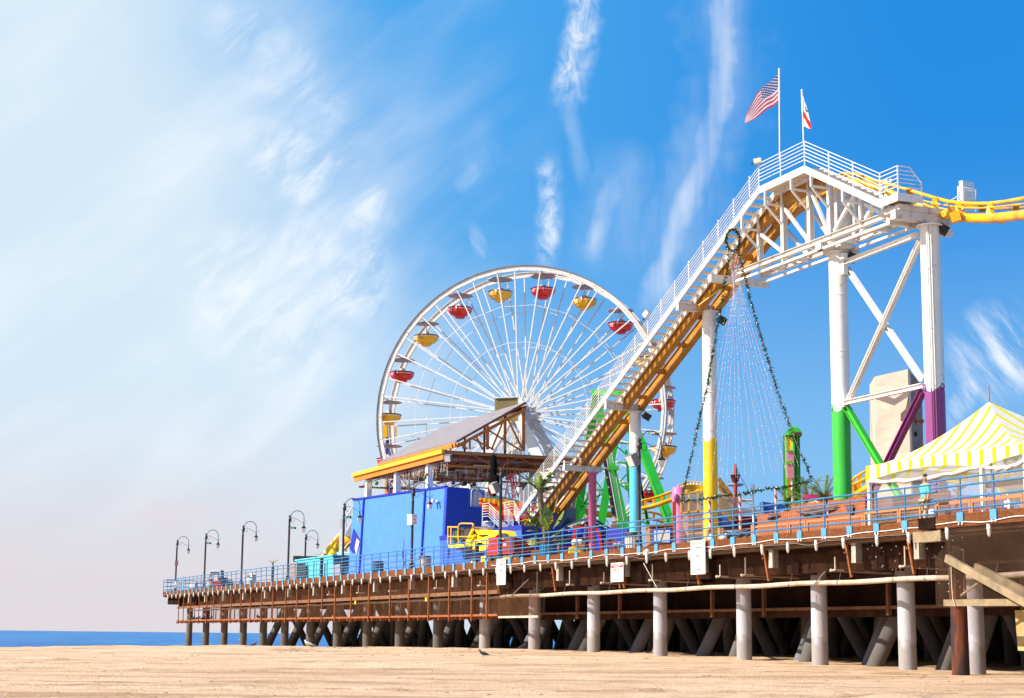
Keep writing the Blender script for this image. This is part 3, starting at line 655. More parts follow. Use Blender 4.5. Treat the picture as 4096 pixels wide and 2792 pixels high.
for i in range(13):
    t = i/12; Y0 = YP-(YP-YL)*t; z = ZT-(ZT-ZL)*t-.12; m = M(); m.hexa([LP(Y0+.16,.08,z-.04),LP(Y0+.16,.86,z-.04),LP(Y0-.16,.86,z-.04),LP(Y0-.16,.08,z-.04),LP(Y0+.16,.08,z),LP(Y0+.16,.86,z),LP(Y0-.16,.86,z),LP(Y0-.16,.08,z)]); part('tread', m, WHITER, rc)
def deckpl(Ya, Yb, b0, b1, z, name='platform', mt_=None, th=.06):
    m = M(); m.hexa([LP(Ya,b0,z-th),LP(Ya,b1,z-th),LP(Yb,b1,z-th),LP(Yb,b0,z-th),LP(Ya,b0,z),LP(Ya,b1,z),LP(Yb,b1,z),LP(Yb,b0,z)]); return part(name, m, mt_ or WHITER, rc)
deckpl(YT,YP,.08,.86,ZT-.1); deckpl(YL,YE+.05,.08,1.12,ZL-.1)
m = M(); m.bar(LP(YE,.0,ZL-.15), LP(YE,1.15,ZL-.15), .05, .30); part('platform_edge', m, WHITE, rc)
# stair railing
def rails(pts, hs, name='handrail', r=.017):
    for h in hs: m = M(); m.tube([p+Z*h for p in pts], r, 6); part(name, m, WHITE, rc)
def posts(pts, h, w_=.045):
    for p in pts: m = M(); m.bar(p-Z*.05, p+Z*h, w_, w_, Vector((1,0,0))); part('rail_post', m, WHITE, rc)
for b, nn in ((.04,1),(.90,0)):
    lo_ = LP(YB,b,SZ(YB)); hi = LP(YT,b,ZT)
    if nn:
        rails([LP(YB-.4,b,SZ(YB-.4)), hi], [.92,.76,.60,.44,.28,.13] if nn else [.92,.5])
        posts([LP(74+1.34*k_,b,SZ(74+1.34*k_)) for k_ in range(-1,18)], .92)
    for seg in ([LP(YT,b,ZT),LP(YP,b,ZT)],[LP(YP,b,ZT),LP(YL,b,ZL)],[LP(YL,b,ZL),LP(YE,b,ZL)]):
        if b > .5: continue
        rails(seg, [1.06,.90,.74,.58,.42,.26] if nn else [1.06,.6])
    if nn: posts([LP(y_,b,ZT) for y_ in (YT,70.2,YP)], 1.06)
    if nn: posts([LP(66.7,b,ZT-(ZT-ZL)*.34),LP(65.1,b,ZT-(ZT-ZL)*.66),LP(YL,b,ZL),LP(YE,b,ZL)], 1.06)
e0, e1, e2 = LP(YE,.04,ZL), LP(YE,.60,ZL), LP(YE,1.12,ZL)
for h, f in ((1.06,.5),(.90,.62),(.74,.74),(.58,.86),(.42,1),(.26,1)): m = M(); m.tube([e0+Z*h, e0.lerp(e2,f)+Z*h], .02, 6); part('handrail', m, WHITE, rc)
m = M(); m.tube([e0+Z*1.06, e0.lerp(e2,.5)+Z*1.06, e2+Z*.5, e2-Z*.1], .024, 6); part('handrail', m, WHITE, rc)
# landing and lower flight at the foot
def segrail(a, b, hs, np_, h=.95):
    rails([a,b], hs); posts([a.lerp(b,i/(np_-1)) for i in range(np_)], h)
lz = 6.35
A0 = PD(x7(1210,1390), 98.2); A1 = PD(x7(1335,1375), 97.6); A2 = PD(x7(1580,1620), 96.9); B0 = PD(x7(1650,1380), 97.3); B1 = PD(x7(1865,1330), 97.0); B2 = PD(x7(1985,1530), 96.4)
m = M(); m.prism([PD(x7(x,y), 98) for x,y in ((1195,1515),(1195,1400),(1330,1390),(1620,1700),(1500,1700),(1310,1500))], Vector((.02,.06,0))); part('landing_plate', m, WHITE, rc)
m = M(); m.prism([PD(x7(x,y), 98.9) for x,y in ((1450,1380),(1650,1380),(1870,1620),(1870,1700),(1700,1700))], Vector((.02,.06,0))); part('landing_plate', m, WHITER, rc)
HS = [.98,.83,.68,.53,.38,.23]
segrail(A0, A1, HS, 2); segrail(A1, A2, HS, 3); segrail(B0, B1, HS[:4], 2, .98); segrail(B0, PD(x7(1860,1640),97), HS, 3); segrail(B1, B2, HS, 2)
m = M(); m.prism([A0-Z*.1, A1-Z*.1, B1-Z*.1+Vector((0,.8,0)), A0+Vector((.4,1.0,-.1))], Z*.06); part('platform', m, WHITER, rc)
# lift track: two ochre girders and running rails
def trk(b, dz): 
    o = [LP(Y, b, SZ(Y)+dz) for Y in (98.6,96,92,88,84,80,77,75.2)]
    return o+[LP(74.2,b,SZ(74.2)+dz-.02), LP(73.2,b,18.75+dz*.35), LP(72.2,b,19.1+dz*.35), LP(71,b,19.33+dz*.35), LP(69.8,b,19.38+dz*.35), LP(68.4,b,19.3+dz*.35)]
GT = []
for b in (1.12, 1.98):
    P = trk(b, -.32); m = M(); wv = Vector((.928,.372,0))
    h = .52; vs = []; 
    for p in P: vs += [p-wv*.09-Z*h, p+wv*.09-Z*h, p+wv*.09, p-wv*.09]
    fs = [(0,1,2,3)]+[(4*i+k, 4*i+(k+1)%4, 4*i+4+(k+1)%4, 4*i+4+k) for i in range(len(P)-1) for k in range(4)]+[tuple(len(vs)-4+k for k in (3,2,1,0))]
    m.add(vs, fs)
    for p, q_ in zip(P, P[1:]): 
        for dz in (0,-h): m.bar(p+Z*dz, q_+Z*dz, .32, .035)
    part('track_girder', m, OCH, rc)
    m = M(); m.tube([p+Z*.13+wv*(-.12 if b < 1.5 else .12) for p in P], .055, 8); part('running_rail', m, YEL, rc)
    for p, q_ in zip(P[:8], P[1:9]):
        for t in (.0,.5):
            c_ = p.lerp(q_, t); m = M(); m.box(c_+Z*.05+wv*(-.07 if b < 1.5 else .07), wv*.07, Vector((-.4,.92,0))*.09, Z*.06); part('rail_clamp', m, OCH, rc)
m = M(); m.tube([p+Z*.22-wv*.28 for p in trk(1.12,-.32)][:10], .028, 6); part('conduit', m, YEL, rc)
for i in range(13):
    Y0 = 98-i*2.05; z = SZ(Y0)-.32-.30
    if Y0 < 75: z = lerp(z, 18.6, (75-Y0)/3)
    m = M(); m.bar(LP(Y0,1.12,z), LP(Y0,1.98,z), .16 if i%2 else .34, .26 if i%2 else .16); part('track_tie', m, OCH, rc)
for Ya, Yb in ((74.5,72.0),(72.0,69.6)):
    zz = SZ(Ya)-.9 if Ya > 74 else 18.3; m = M(); m.bar(LP(Ya,1.12,zz-.3), LP(Yb,1.98,18.9 if Yb > 70 else 18.8), .1, .1); part('track_brace', m, OCH, rc)
m = M(); m.bar(PD(z4(735,60),94.5), PD(z4(655,400),94.5), .06, .06); part('yellow_strut', m, YEL, rc)
m = M(); m.tube([PD(z3(375,1475),78.2), PD(z3(700,1225),77.6), PD(z3(770,1210),77.6)], .045, 8); part('yellow_strut', m, YEL, rc)
# concrete foot block
m = M(); m.prism([PD(z4(x,y),96.8) for x,y in ((640,300),(860,300),(855,480),(740,660),(640,660))], Vector((.6,1.6,0))); part('foot_block', m, mat('foot_concrete', (.20,.19,.21), .9, var=.2, bp=.3), rc)
# box truss under the crest
def chord(p, q_, w_=.20, h=.24, mt_=None, name='truss_chord'): m = M(); m.ibar(p, q_, w_, h, t=.02); return part(name, m, mt_ or WHITER, rc)
for b in (.95, 2.2):
    chord(LP(75.3,b,16.42), LP(63.2,b,16.42)); 
    m = M(); m.bar(LP(75.3,b,16.06), LP(63.2,b,16.06), .12, .10); part('truss_chord', m, WHITE, rc)
m = M(); m.bar(LP(75.8,-.15,16.2), LP(75.8,2.9,16.2), .30, .34); part('truss_end_beam', m, WHITE, rc)
def mem(a, b, w_=.13, name='truss_member', mt_=None): m = M(); m.bar(a, b, w_, w_, Vector((.9,.37,0))); return part(name, m, mt_ or WHITE, rc)
tops = {73.3:(17.8,18.2),71.4:(18.5,18.7),69.4:(18.75,18.8),67.95:(18.7,18.8),65.8:(17.6,18.4),64.4:(17.2,17.4)}
ks = sorted(tops, reverse=True)
for b in (.95, 2.2):
    for i, Yk in enumerate(ks):
        zt = tops[Yk][0 if b < 1.5 else 1]; m = M(); m.ibar(LP(Yk,b,16.5), LP(Yk,b,zt+.05), .22, .22, Vector((.928,.372,0)), .02); part('truss_post', m, WHITE, rc)
    for i in range(3):
        a, c_ = ks[i], ks[i+1]; mem(LP(a-.1,b,tops[a][0 if b < 1.5 else 1]-.05), LP(c_+.15,b,16.6))
    mem(LP(65.8+.1,b,18.1), LP(67.7,b,16.6)); mem(LP(65.6,b,17.2), LP(64.6,b,16.6)); mem(LP(64.4,b,17.6), LP(65.6,b,16.6))
for Yk in ks: 
    mem(LP(Yk,.95,16.3), LP(Yk,2.2,16.3), .16, 'truss_tie')
for Yk, zt in ((73.3,17.95),(71.4,18.6),(69.4,18.75),(67.95,18.6),(65.8,17.75),(75.1,16.9)):
    if Yk < 75:
        zA = zt; zs = SZ(Yk)-.3 if Yk > YT else (ZT-.3 if Yk > YP else ZT-(ZT-ZL)*(YP-Yk)/(YP-YL)-.3)
        zA = min(zA, zs-.45)
        mem(LP(Yk,.04,zA), LP(Yk,.95,zA), .09, 'bracket'); mem(LP(Yk,.06,zA-.05), LP(Yk,.95,zA-.95), .08, 'bracket'); mem(LP(Yk,.04,zA-.02), LP(Yk,.04,zs+.02), .09, 'bracket'); mem(LP(Yk,.85,zA-.02), LP(Yk,.85,zs+.02), .07, 'bracket')
# big box column head above the green column
q = CPOS['green']; m = M(); bd = Vector((.928,.372,0)); ad = Vector((-.372,.928,0))
m.box((q.x+.15,q.y,CZ+17.55), bd*.42, ad*.40, Z*1.15); part('box_head', m, WHITER, rc)
for zc, w_ in ((16.15,.95),): m = M(); m.box((q.x,q.y,CZ+zc), bd*w_, ad*.2, Z*.14); m.box((q.x,q.y,CZ+zc-.02), bd*.22, ad*.8, Z*.12); part('column_head', m, WHITER, rc)
q = CPOS['purple']; m = M(); m.box((q.x-.3,q.y,CZ+16.0), bd*1.3, ad*.16, Z*.18); m.box((q.x-.4,q.y+.8,CZ+15.95), bd*1.2, ad*.12, Z*.15); part('column_head', m, WHITER, rc)
m = M(); m.box((q.x-.55,q.y+.2,CZ+16.28), bd*1.0, ad*.5, Z*.11); part('column_head', m, WHITER, rc)
m = M(); m.box((q.x+.55,q.y+1.0,CZ+15.7), bd*.65, ad*.15, Z*.13); part('column_head', m, WHITE, rc)
# braces between the green and purple columns
gx, pxx = CPOS['green'], CPOS['purple']
def BP(p, Y): return PD(p, Y)
def brace(a, b, ya, yb, mt_=None, w_=.20, nm='cross_brace', lb=None): m = M(); m.ibar(PD(a,ya), PD(b,yb), w_, w_, t=.025); return part(nm, m, mt_ or WHITE, rc, lb)
ga, pa = 68.9, 63.8
brace((3380,1050),(3672,938),ga,pa); brace((3378,1612),(3690,1543),ga,pa)
brace((3390,1075),(3690,1520),ga+.2,pa+.3); brace((3680,965),(3392,1610),pa-.05,ga-.1)
m = M(); m.box(PD((3376,1055),ga), bd*.10, ad*.12, Z*.45); m.box(PD((3376,1600),ga), bd*.10, ad*.12, Z*.30); part('gusset', m, WHITE, rc)
brace((3388,1632),(3600,1990),ga,66.2,GREENL,.24,'cross_brace','green brace'); brace((3690,1565),(3470,2015),pa+.2,67.6,PURC,.24,'cross_brace','purple brace')
for k, dx in (('purple',-.10),('purple',.06)): q = CPOS[k]; m = M(); m.tube([(q.x-.12+dx,q.y-.40,CZ+3.5),(q.x-.12+dx,q.y-.40,PB['purple']+CZ)], .029, 6); part('conduit', m, PURC, rc); m = M(); m.tube([(q.x-.12+dx,q.y-.40,PB['purple']+CZ),(q.x-.12+dx,q.y-.40,CZ+15.2),(q.x-.02+dx,q.y-.36,CZ+15.7),(q.x+.2,q.y-.3,CZ+15.9)], .028, 6); part('conduit', m, WHITE if 0 else WHITER, rc)
# yellow track beyond the crest
sp_ = [(c5(1280,400),68.6),(c5(1380,330),67.5),(c8(60,300),66.5),(c8(300,380),65.8),(c8(480,450),65.2),(c8(640,520),64.7),(c8(780,580),64.2),(c8(900,625),63.5),(c8(1050,652),62.6),(c8(1200,664),61.6),(c8(1350,668),60.4),(c8(1500,655),59),(c8(1700,632),57),(c8(1950,590),54)]
m = M(); m.tube([PD(p,d) for p,d in sp_], [.13]*5+[.16]*3+[.185]*6, 14); part('spine', m, YEL, rc)
def rl_(pts, r, nm='track_rail', mt_=None): m = M(); m.tube([PD(p,d) for p,d in pts], r, 10); part(nm, m, mt_ or YEL, rc)
rl_([(c5(1230,340),70),(c5(1330,285),68.8),(c5(1440,290),67.8),(c8(130,265),66.8),(c8(300,315),66),(c8(420,345),65.5),(c8(560,385),65),(c8(650,413),64.6),(c8(830,468),63.9),(c8(950,500),63.2),(c8(1070,517),62.5),(c8(1200,524),61.7),(c8(1360,522),60.6),(c8(1520,503),59.3),(c8(1700,470),57.3),(c8(1950,410),54)], .072)
rl_([(c8(630,470),64.2),(c8(730,497),63.7),(c8(830,520),63.3),(c8(1000,550),62.3),(c8(1120,562),61.5),(c8(1250,565),60.8),(c8(1400,557),60),(c8(1550,540),58.8),(c8(1700,522),57.2),(c8(1950,480),54)], .03)
rl_([(c8(700,440),66.2),(c8(900,490),65.2),(c8(1000,520),64.6),(c8(1200,555),63.4),(c8(1400,575),62.2),(c8(1700,560),59.6),(c8(1950,520),56.6)], .05, 'track_rail', OCH)
for (xa,ya),(xb,yb),d in (((825,470),(895,650),63.6),((1055,515),(1140,700),62.0),((1365,520),(1465,715),60.2),((1000,555),(1035,620),62.2)):
    m = M(); a = PD(c8(xa,ya),d); b_ = PD(c8(xb,yb-25),d-.2); tv = Vector((.12,-.28,0)).normalized()
    wd = Vector((.9,-.35,0)).normalized()
    m.prism([a-wd*.08-Z*.02, a+wd*.08+Z*.05, a+wd*.12-Z*.35, b_+wd*.34+Z*.16, b_+wd*.2-Z*.08, b_-wd*.06-Z*.10, b_-wd*.30+Z*.28, a-wd*.18-Z*.45], Vector((.03,.08,0))); part('track_bracket', m, OCH if xa == 1000 else YEL, rc)
m = M(); m.box(PD(c8(1030,655),61.9), (.17,-.05,.05), (.05,.15,0), (-.05,0,.18)); part('sensor_box', m, YEL, rc)
for (xa,ya),(xb,yb),d in (((570,380),(590,440),64.8),((110,250),(90,300),66.6),((1280,530),(1290,600),62.6),((1620,540),(1610,600),59.6)):
    m = M(); m.bar(PD(c8(xa,ya),d), PD(c8(xb,yb),d+.2), .22, .08); part('track_bracket', m, OCH, rc)
# white box on the far side
t = thing('white_tower_box', 'tall white box with a caged ladder behind the yellow track dip', 'equipment box', PD(c8(1140,600),70))
m = M(); a = PD(c8(1095,450),70); m.hexa([PD(c8(1080,590),70),PD(c8(1105,595),68.9),PD(c8(1215,595),69.4),PD(c8(1190,590),70.5),PD(c8(1060,303),70),PD(c8(1098,296),68.9),PD(c8(1210,315),69.4),PD(c8(1180,318),70.5)]); part('box', m, WHITE, t)
for i in range(9):
    y_ = 365+i*22; m = M(); m.tube([PD(c8(1052,y_-8),68.8), PD(c8(1100,y_),68.2), PD(c8(1230,y_+22),68.7)], .022, 6); part('cage_bar', m, WHITE, t)
for x, ya, yb, d in ((1052,355,570,68.8),(1228,385,600,68.7)): m = M(); m.tube([PD(c8(x,ya),d), PD(c8(x,yb),d)], .028, 6); part('cage_post', m, WHITE, t)
m = M(); m.bar(PD(c8(945,520),66), PD(c8(1052,455),68.5), .06, .06); part('brace', m, WHITE, t)
# small lights on the coaster
flood(PD(z2(735,225),82.0), (.55,-.6,.6), .2, .26, 'small white spotlight on a rusty stalk above the stair railing', WHITER, 'spotlights on the coaster')
flood(PD(c5(655,185),71.8), (.9,-.4,.1), .2, .2, 'cream box light on the railing corner at the top of the stairs', mat('cream_box', (.6,.52,.38), .5), 'spotlights on the coaster')
for p, d, lb in ((y5(540,190),86.8,'black floodlight beside the top of the cyan column'),(z3(0,0),0,''),(c5(1400,950),69,'dark floodlight under the brace beside the green column'),(c8(905,775),63.2,'dark floodlight at the top of the purple column'),(c5(375,1450),79.2,'black floodlight beside the top of the yellow column')):
    if d: flood(PD(p,d), (.8,-.1,-.5), .30, .34, lb, BLACK, 'black floodlights on the columns', .2)
# ------------------------------------------------------------------ flags
def flagpole(px, ytop, ybot, d, lb):
    t = thing('flagpole', lb, 'flagpole', PD((px, ybot), d)); a, b = PD((px[0], ybot), d) if isinstance(px, tuple) else PD((px,ybot),d), PD((px, ytop), d)
    return t
def pole(pb, pt, d, yk, lb):
    a, b = PD(pb, d), PD(pt, d); b.y = a.y; t = thing('flagpole', lb, 'flagpole', a); k = (pb[1]-yk)/(pb[1]-pt[1]); mid = a.lerp(b, k)
    m = M(); m.tube([a, mid], .032, 8); m.tube([mid, b], .045, 8); m.ball(b, .05, 8, 5); part('pole', m, mat('pole_white', (.66,.66,.67), .4, var=.05), t); return t, mid, b
t1, mid1, top1 = pole((3119,640),(3117,277),71.3,406,'tall white flagpole on the platform railing flying the striped flag')
t2, mid2, top2 = pole((3215,580),(3208,361),69.6,450,'shorter white flagpole at the railing peak flying the white and red flag')
# US flag: hoist on the right, fly hangs down-left
def P12(x, y, d=71.3): return PD(c12(x,y), d)
hT, hB, fT, fB = P12(718,200), P12(720,590), P12(370,600), P12(262,905)
def eye_(p, k): return Vector((p.x*k, p.y*k, (p.z-CZ)*k+CZ))
def usf(s, t):       # s along fly 0..1, t down hoist 0..1
    top = [P12(718,205),P12(640,290),P12(525,380),P12(430,490),P12(370,600),P12(300,740),P12(268,860)]
    bot = [P12(722,592),P12(650,665),P12(560,710),P12(470,770),P12(400,820),P12(330,865),P12(262,903)]
    f = s*6; i = min(5, int(f)); k = f-i
    p = top[i].lerp(top[i+1], k).lerp(bot[i].lerp(bot[i+1], k), t); p.y += .16*math.sin(s*9+t*2.5)*min(1, s*3); return eye_(p, 1+1.3*s/71.3)
US = {}
fm, nt, b = nodes('flag_stripes'); uvn = nt.nodes.new('ShaderNodeUVMap'); sp1 = nt.nodes.new('ShaderNodeSeparateXYZ'); nt.links.new(uvn.outputs[0], sp1.inputs[0])
def mth(nt, op, a, b_=None, c=None):
    n = nt.nodes.new('ShaderNodeMath'); n.operation = op
    for i, x in enumerate((a, b_, c)):
        if x is None: continue
        if hasattr(x, 'is_linked'): nt.links.new(x, n.inputs[i])
        else: n.inputs[i].default_value = x
    return n.outputs[0]
U, V = sp1.outputs[0], sp1.outputs[1]
st = mth(nt, 'GREATER_THAN', mth(nt, 'MODULO', mth(nt, 'MULTIPLY', V, 13.), 2.), 1.)
can = mth(nt, 'MULTIPLY', mth(nt, 'LESS_THAN', U, .42), mth(nt, 'LESS_THAN', V, 7/13.))
def starf(ox, oy):
    a = mth(nt, 'SUBTRACT', mth(nt, 'FRACT', mth(nt, 'ADD', mth(nt, 'MULTIPLY', U, 6/.42), ox)), .5); e = mth(nt, 'SUBTRACT', mth(nt, 'FRACT', mth(nt, 'ADD', mth(nt, 'MULTIPLY', V, 5/(7/13.)), oy)), .5)
    return mth(nt, 'LESS_THAN', mth(nt, 'ADD', mth(nt, 'MULTIPLY', a, a), mth(nt, 'MULTIPLY', e, e)), .045)
star = mth(nt, 'MAXIMUM', starf(0,0), starf(.5,.5))
c = mixc(nt, st, (.58,.03,.06), (.70,.72,.74)); c = mixc(nt, can, c, mixc(nt, star, (.015,.035,.20), (.75,.76,.8)))
nt.links.new(c, b.inputs['Base Color']); b.inputs['Roughness'].default_value = .8
tr = nt.nodes.new('ShaderNodeBsdfTranslucent'); nt.links.new(c, tr.inputs[0]); mxs = nt.nodes.new('ShaderNodeMixShader'); mxs.inputs[0].default_value = .6
out = [n for n in nt.nodes if n.type == 'OUTPUT_MATERIAL'][0]; nt.links.new(b.outputs[0], mxs.inputs[1]); nt.links.new(tr.outputs[0], mxs.inputs[2]); nt.links.new(mxs.outputs[0], out.inputs[0])
def uvgrid(o, nu, nv):
    uv = o.data.uv_layers.new(name='UVMap')
    for p in o.data.polygons:
        for li_ in p.loop_indices:
            vi = o.data.loops[li_].vertex_index; i, j = vi % (nu+1), vi//(nu+1); uv.data[li_].uv = (i/nu, j/nv)
m = M(); m.grid(usf, 40, 24); o = solo('flag', m, fm, 'large flag of red and white stripes with stars on blue, blowing left', 'flag', top1); uvgrid(o, 40, 24)
def caf(s, t):
    L = [PD(c12(1052,515),69.6),PD(c12(1058,640),69.6),PD(c12(1058,760),69.6),PD(c12(1060,925),69.6)]; Rr = [PD(c12(1052,517),69.6),PD(c12(1105,670),69.6),PD(c12(1130,790),69.6),PD(c12(1168,970),69.6)]
    f = t*3; i = min(2, int(f)); k = f-i; p = L[i].lerp(L[i+1],k).lerp(Rr[i].lerp(Rr[i+1],k), s); p.y += .05*math.sin(s*8+t*3)*s; return eye_(p, 1-.5*s/69.6)
cm, nt, b = nodes('flag_white_red'); uvn = nt.nodes.new('ShaderNodeUVMap'); sp1 = nt.nodes.new('ShaderNodeSeparateXYZ'); nt.links.new(uvn.outputs[0], sp1.inputs[0]); U, V = sp1.outputs[0], sp1.outputs[1]
d_ = mth(nt, 'SUBTRACT', V, mth(nt, 'MULTIPLY', U, -.0)); red = mth(nt, 'MULTIPLY', mth(nt, 'GREATER_THAN', mth(nt,'ADD',V,mth(nt,'MULTIPLY',U,-.30)), .52), mth(nt, 'LESS_THAN', mth(nt,'ADD',V,mth(nt,'MULTIPLY',U,-.30)), .74))
def spot(cx, cy, rx, ry): return mth(nt, 'LESS_THAN', mth(nt, 'ADD', mth(nt,'POWER',mth(nt,'ABSOLUTE',mth(nt,'DIVIDE',mth(nt,'SUBTRACT',U,cx),rx)),2.), mth(nt,'POWER',mth(nt,'ABSOLUTE',mth(nt,'DIVIDE',mth(nt,'SUBTRACT',V,cy),ry)),2.)), 1.)
c = mixc(nt, red, (.82,.80,.76), (.75,.015,.012)); c = mixc(nt, spot(.72,.50,.35,.035), c, (.03,.22,.06)); c = mixc(nt, mth(nt,'MAXIMUM',spot(.62,.40,.26,.05),spot(.8,.46,.2,.03)), c, (.10,.03,.02)); c = mixc(nt, spot(.45,.20,.10,.02), c, (.7,.02,.05))
nt.links.new(c, b.inputs['Base Color']); b.inputs['Roughness'].default_value = .8
tr = nt.nodes.new('ShaderNodeBsdfTranslucent'); nt.links.new(c, tr.inputs[0]); mxs = nt.nodes.new('ShaderNodeMixShader'); mxs.inputs[0].default_value = .5
out = [n for n in nt.nodes if n.type == 'OUTPUT_MATERIAL'][0]; nt.links.new(b.outputs[0], mxs.inputs[1]); nt.links.new(tr.outputs[0], mxs.inputs[2]); nt.links.new(mxs.outputs[0], out.inputs[0])
m = M(); m.grid(caf, 12, 30); o = solo('flag', m, cm, 'small limp white and red flag on the shorter pole', 'flag', top2); uvgrid(o, 12, 30)
# ------------------------------------------------------------------ light tree: wreath, garlands, strings of bulbs
GAR, nt, b = nodes('garland_green'); c = ramp(nt, ntex(nt, 9, 4, coords(nt)), [(.3, (.008,.035,.012)), (.7, (.05,.14,.035))]); nt.links.new(c, b.inputs['Base Color']); b.inputs['Roughness'].default_value = .7
BULB = [mat('bulb_'+n, c_, .25, var=.02) for n, c_ in (('red',(.75,.08,.12)),('green',(.03,.5,.2)),('blue',(.05,.08,.7)),('white',(.85,.8,.78)),('pink',(.8,.35,.5)),('orange',(.85,.35,.05)))]
def garland(pts, r, mm, dens=60):
    for p, q_ in zip(pts, pts[1:]):
        L = (q_-p).length
        for _ in range(int(L*dens)):
            c_ = p.lerp(q_, random.random()); d = Vector((random.gauss(0,1),random.gauss(0,1),random.gauss(0,1))).normalized(); d2 = d.cross(Vector((random.random(),random.random(),1))).normalized()*r*.22
            e = c_+d*r*random.uniform(.6,1.3); mm.add([c_-d2, c_+d2, e], [(0,1,2)])
def bulbs(pts, mats_, parent, name, step, r, sag=0, n=5):
    o = bulbs_(pts, mats_, parent, name, step, r, sag, n); o['kind'] = 'stuff'; return o
def bulbs_(pts, mats_, parent, name, step, r, sag=0, n=5):
    m = M()
    for p, q_ in zip(pts, pts[1:]):
        L = (q_-p).length; k = max(1, int(L/step))
        for i in range(k):
            c_ = p.lerp(q_, (i+.5)/k)+Vector((random.uniform(-.02,.02),0,random.uniform(-.05,.05))); m.cur = random.choice([3,3,3,3,0,0,4,4,2,1,5]); m.ball(c_, r, n, 3, (.8,.8,1.2))
    return part(name, m, mats_, parent)
apex = LB(z3(925,590), -.35)
lt = thing('light_tree', 'cone of coloured light strings edged with green garland hanging from the stairs', 'light decoration', Vector((apex.x, apex.y, DZ+CZ)))
feet_px = [(c6(150,965),71),(c6(330,945),70.3),(c6(480,920),70),(c6(650,905),69.8),(c6(850,862),69.6),(c6(1000,850),69.6),(c6(1130,820),70),(c6(1250,790),70.5)]
ring = [PD(p,d) for p,d in feet_px]
m = M(); garland(ring, .17, m); part('base_garland', m, GAR, lt)
for pxs in ([z3(850,620),z3(835,900),z3(780,1150),z3(745,1400),c6(375,0),c6(300,320),c6(240,600),c6(190,830),c6(165,930),c6(150,965)],[z3(1000,590),z3(1060,840),z3(1130,1100),z3(1190,1380),c6(960,0),c6(1070,310),c6(1150,520),c6(1230,690),c6(1262,790)]):
    pts = []; n_ = len(pxs); e_ = ring[0] if pxs[0][0] < 2930 else ring[-1]
    for i, p in enumerate(pxs): t = max(0,min(1,(p[1]-990)/1000.)); pts.append(PD(p, lerp(apex.y, e_.y, t)))
    m = M(); garland(pts, .15, m); part('side_garland', m, GAR, lt); bulbs(pts, BULB, lt, 'garland_bulbs', .45, .04)
bulbs(ring, BULB, lt, 'garland_bulbs', .3, .04)
wc = LB(z3(915,440), -.35); m = M(); wp = [wc+Vector((.30*math.cos(a),0,.50*math.sin(a)))+Z*.0 for a in [2*math.pi*i/20 for i in range(21)]]; garland(wp, .13, m, 260)
wr = solo('wreath', m, GAR, 'oval green wreath with red bows hung on the white stair stringer', 'wreath', wc)
bulbs(wp, BULB, wr, 'wreath_bulbs', .2, .04)
WIREM = mat('string_wire', (.62,.55,.55), .6)
full = [(ring[0].lerp(ring[1],.5))]+[ring[0].lerp(ring[-1],0)]
ns = 24
circ = []
for i in range(ns):
    a = i/ns; 
    if a < .62: f = a/.62*7; k = min(6,int(f)); p = ring[k].lerp(ring[k+1], f-k)
    else: g = (a-.62)/.38; p = ring[-1].lerp(ring[0], g)+Vector((1.2*math.sin(g*math.pi), 3.6*math.sin(g*math.pi), .2))
    circ.append(p)
for i, p in enumerate(circ):
    t0 = apex+Vector((.30*math.cos(i*2*math.pi/ns), .1*math.sin(i*2*math.pi/ns), -.05)); pts = [t0.lerp(p, f)-Z*(.25*math.sin(f*math.pi)) for f in (0,.2,.4,.6,.8,.93)]
    m = M(); m.tube(pts, .0035, 3, caps=False); s_ = part('light_string', m, WIREM, lt); bulbs(pts, BULB, s_, 'bulbs', .30, .020, n=4)
def PUc(p, u0):      # ray meets vertical plane u = u0
    r = ray(p); Y = (u0+PU.dot(PA))/(PU.x*r.x+PU.y); q = r*Y; q.z += CZ; return q
def plate(pts, v, th, m=None):   # traced outline with real thickness standing at depth v from the pier edge
    m = m or M(); P = [PV(p, v) for p in pts]
    a = sum((P[i].cross(P[(i+1) % len(P)]) for i in range(len(P))), Vector()); 
    m.prism(P, PN*th); return m
def plated(pts, d, th, m=None): m = m or M(); m.prism([PD(p, d) for p in pts], Vector((0,th,0))); return m
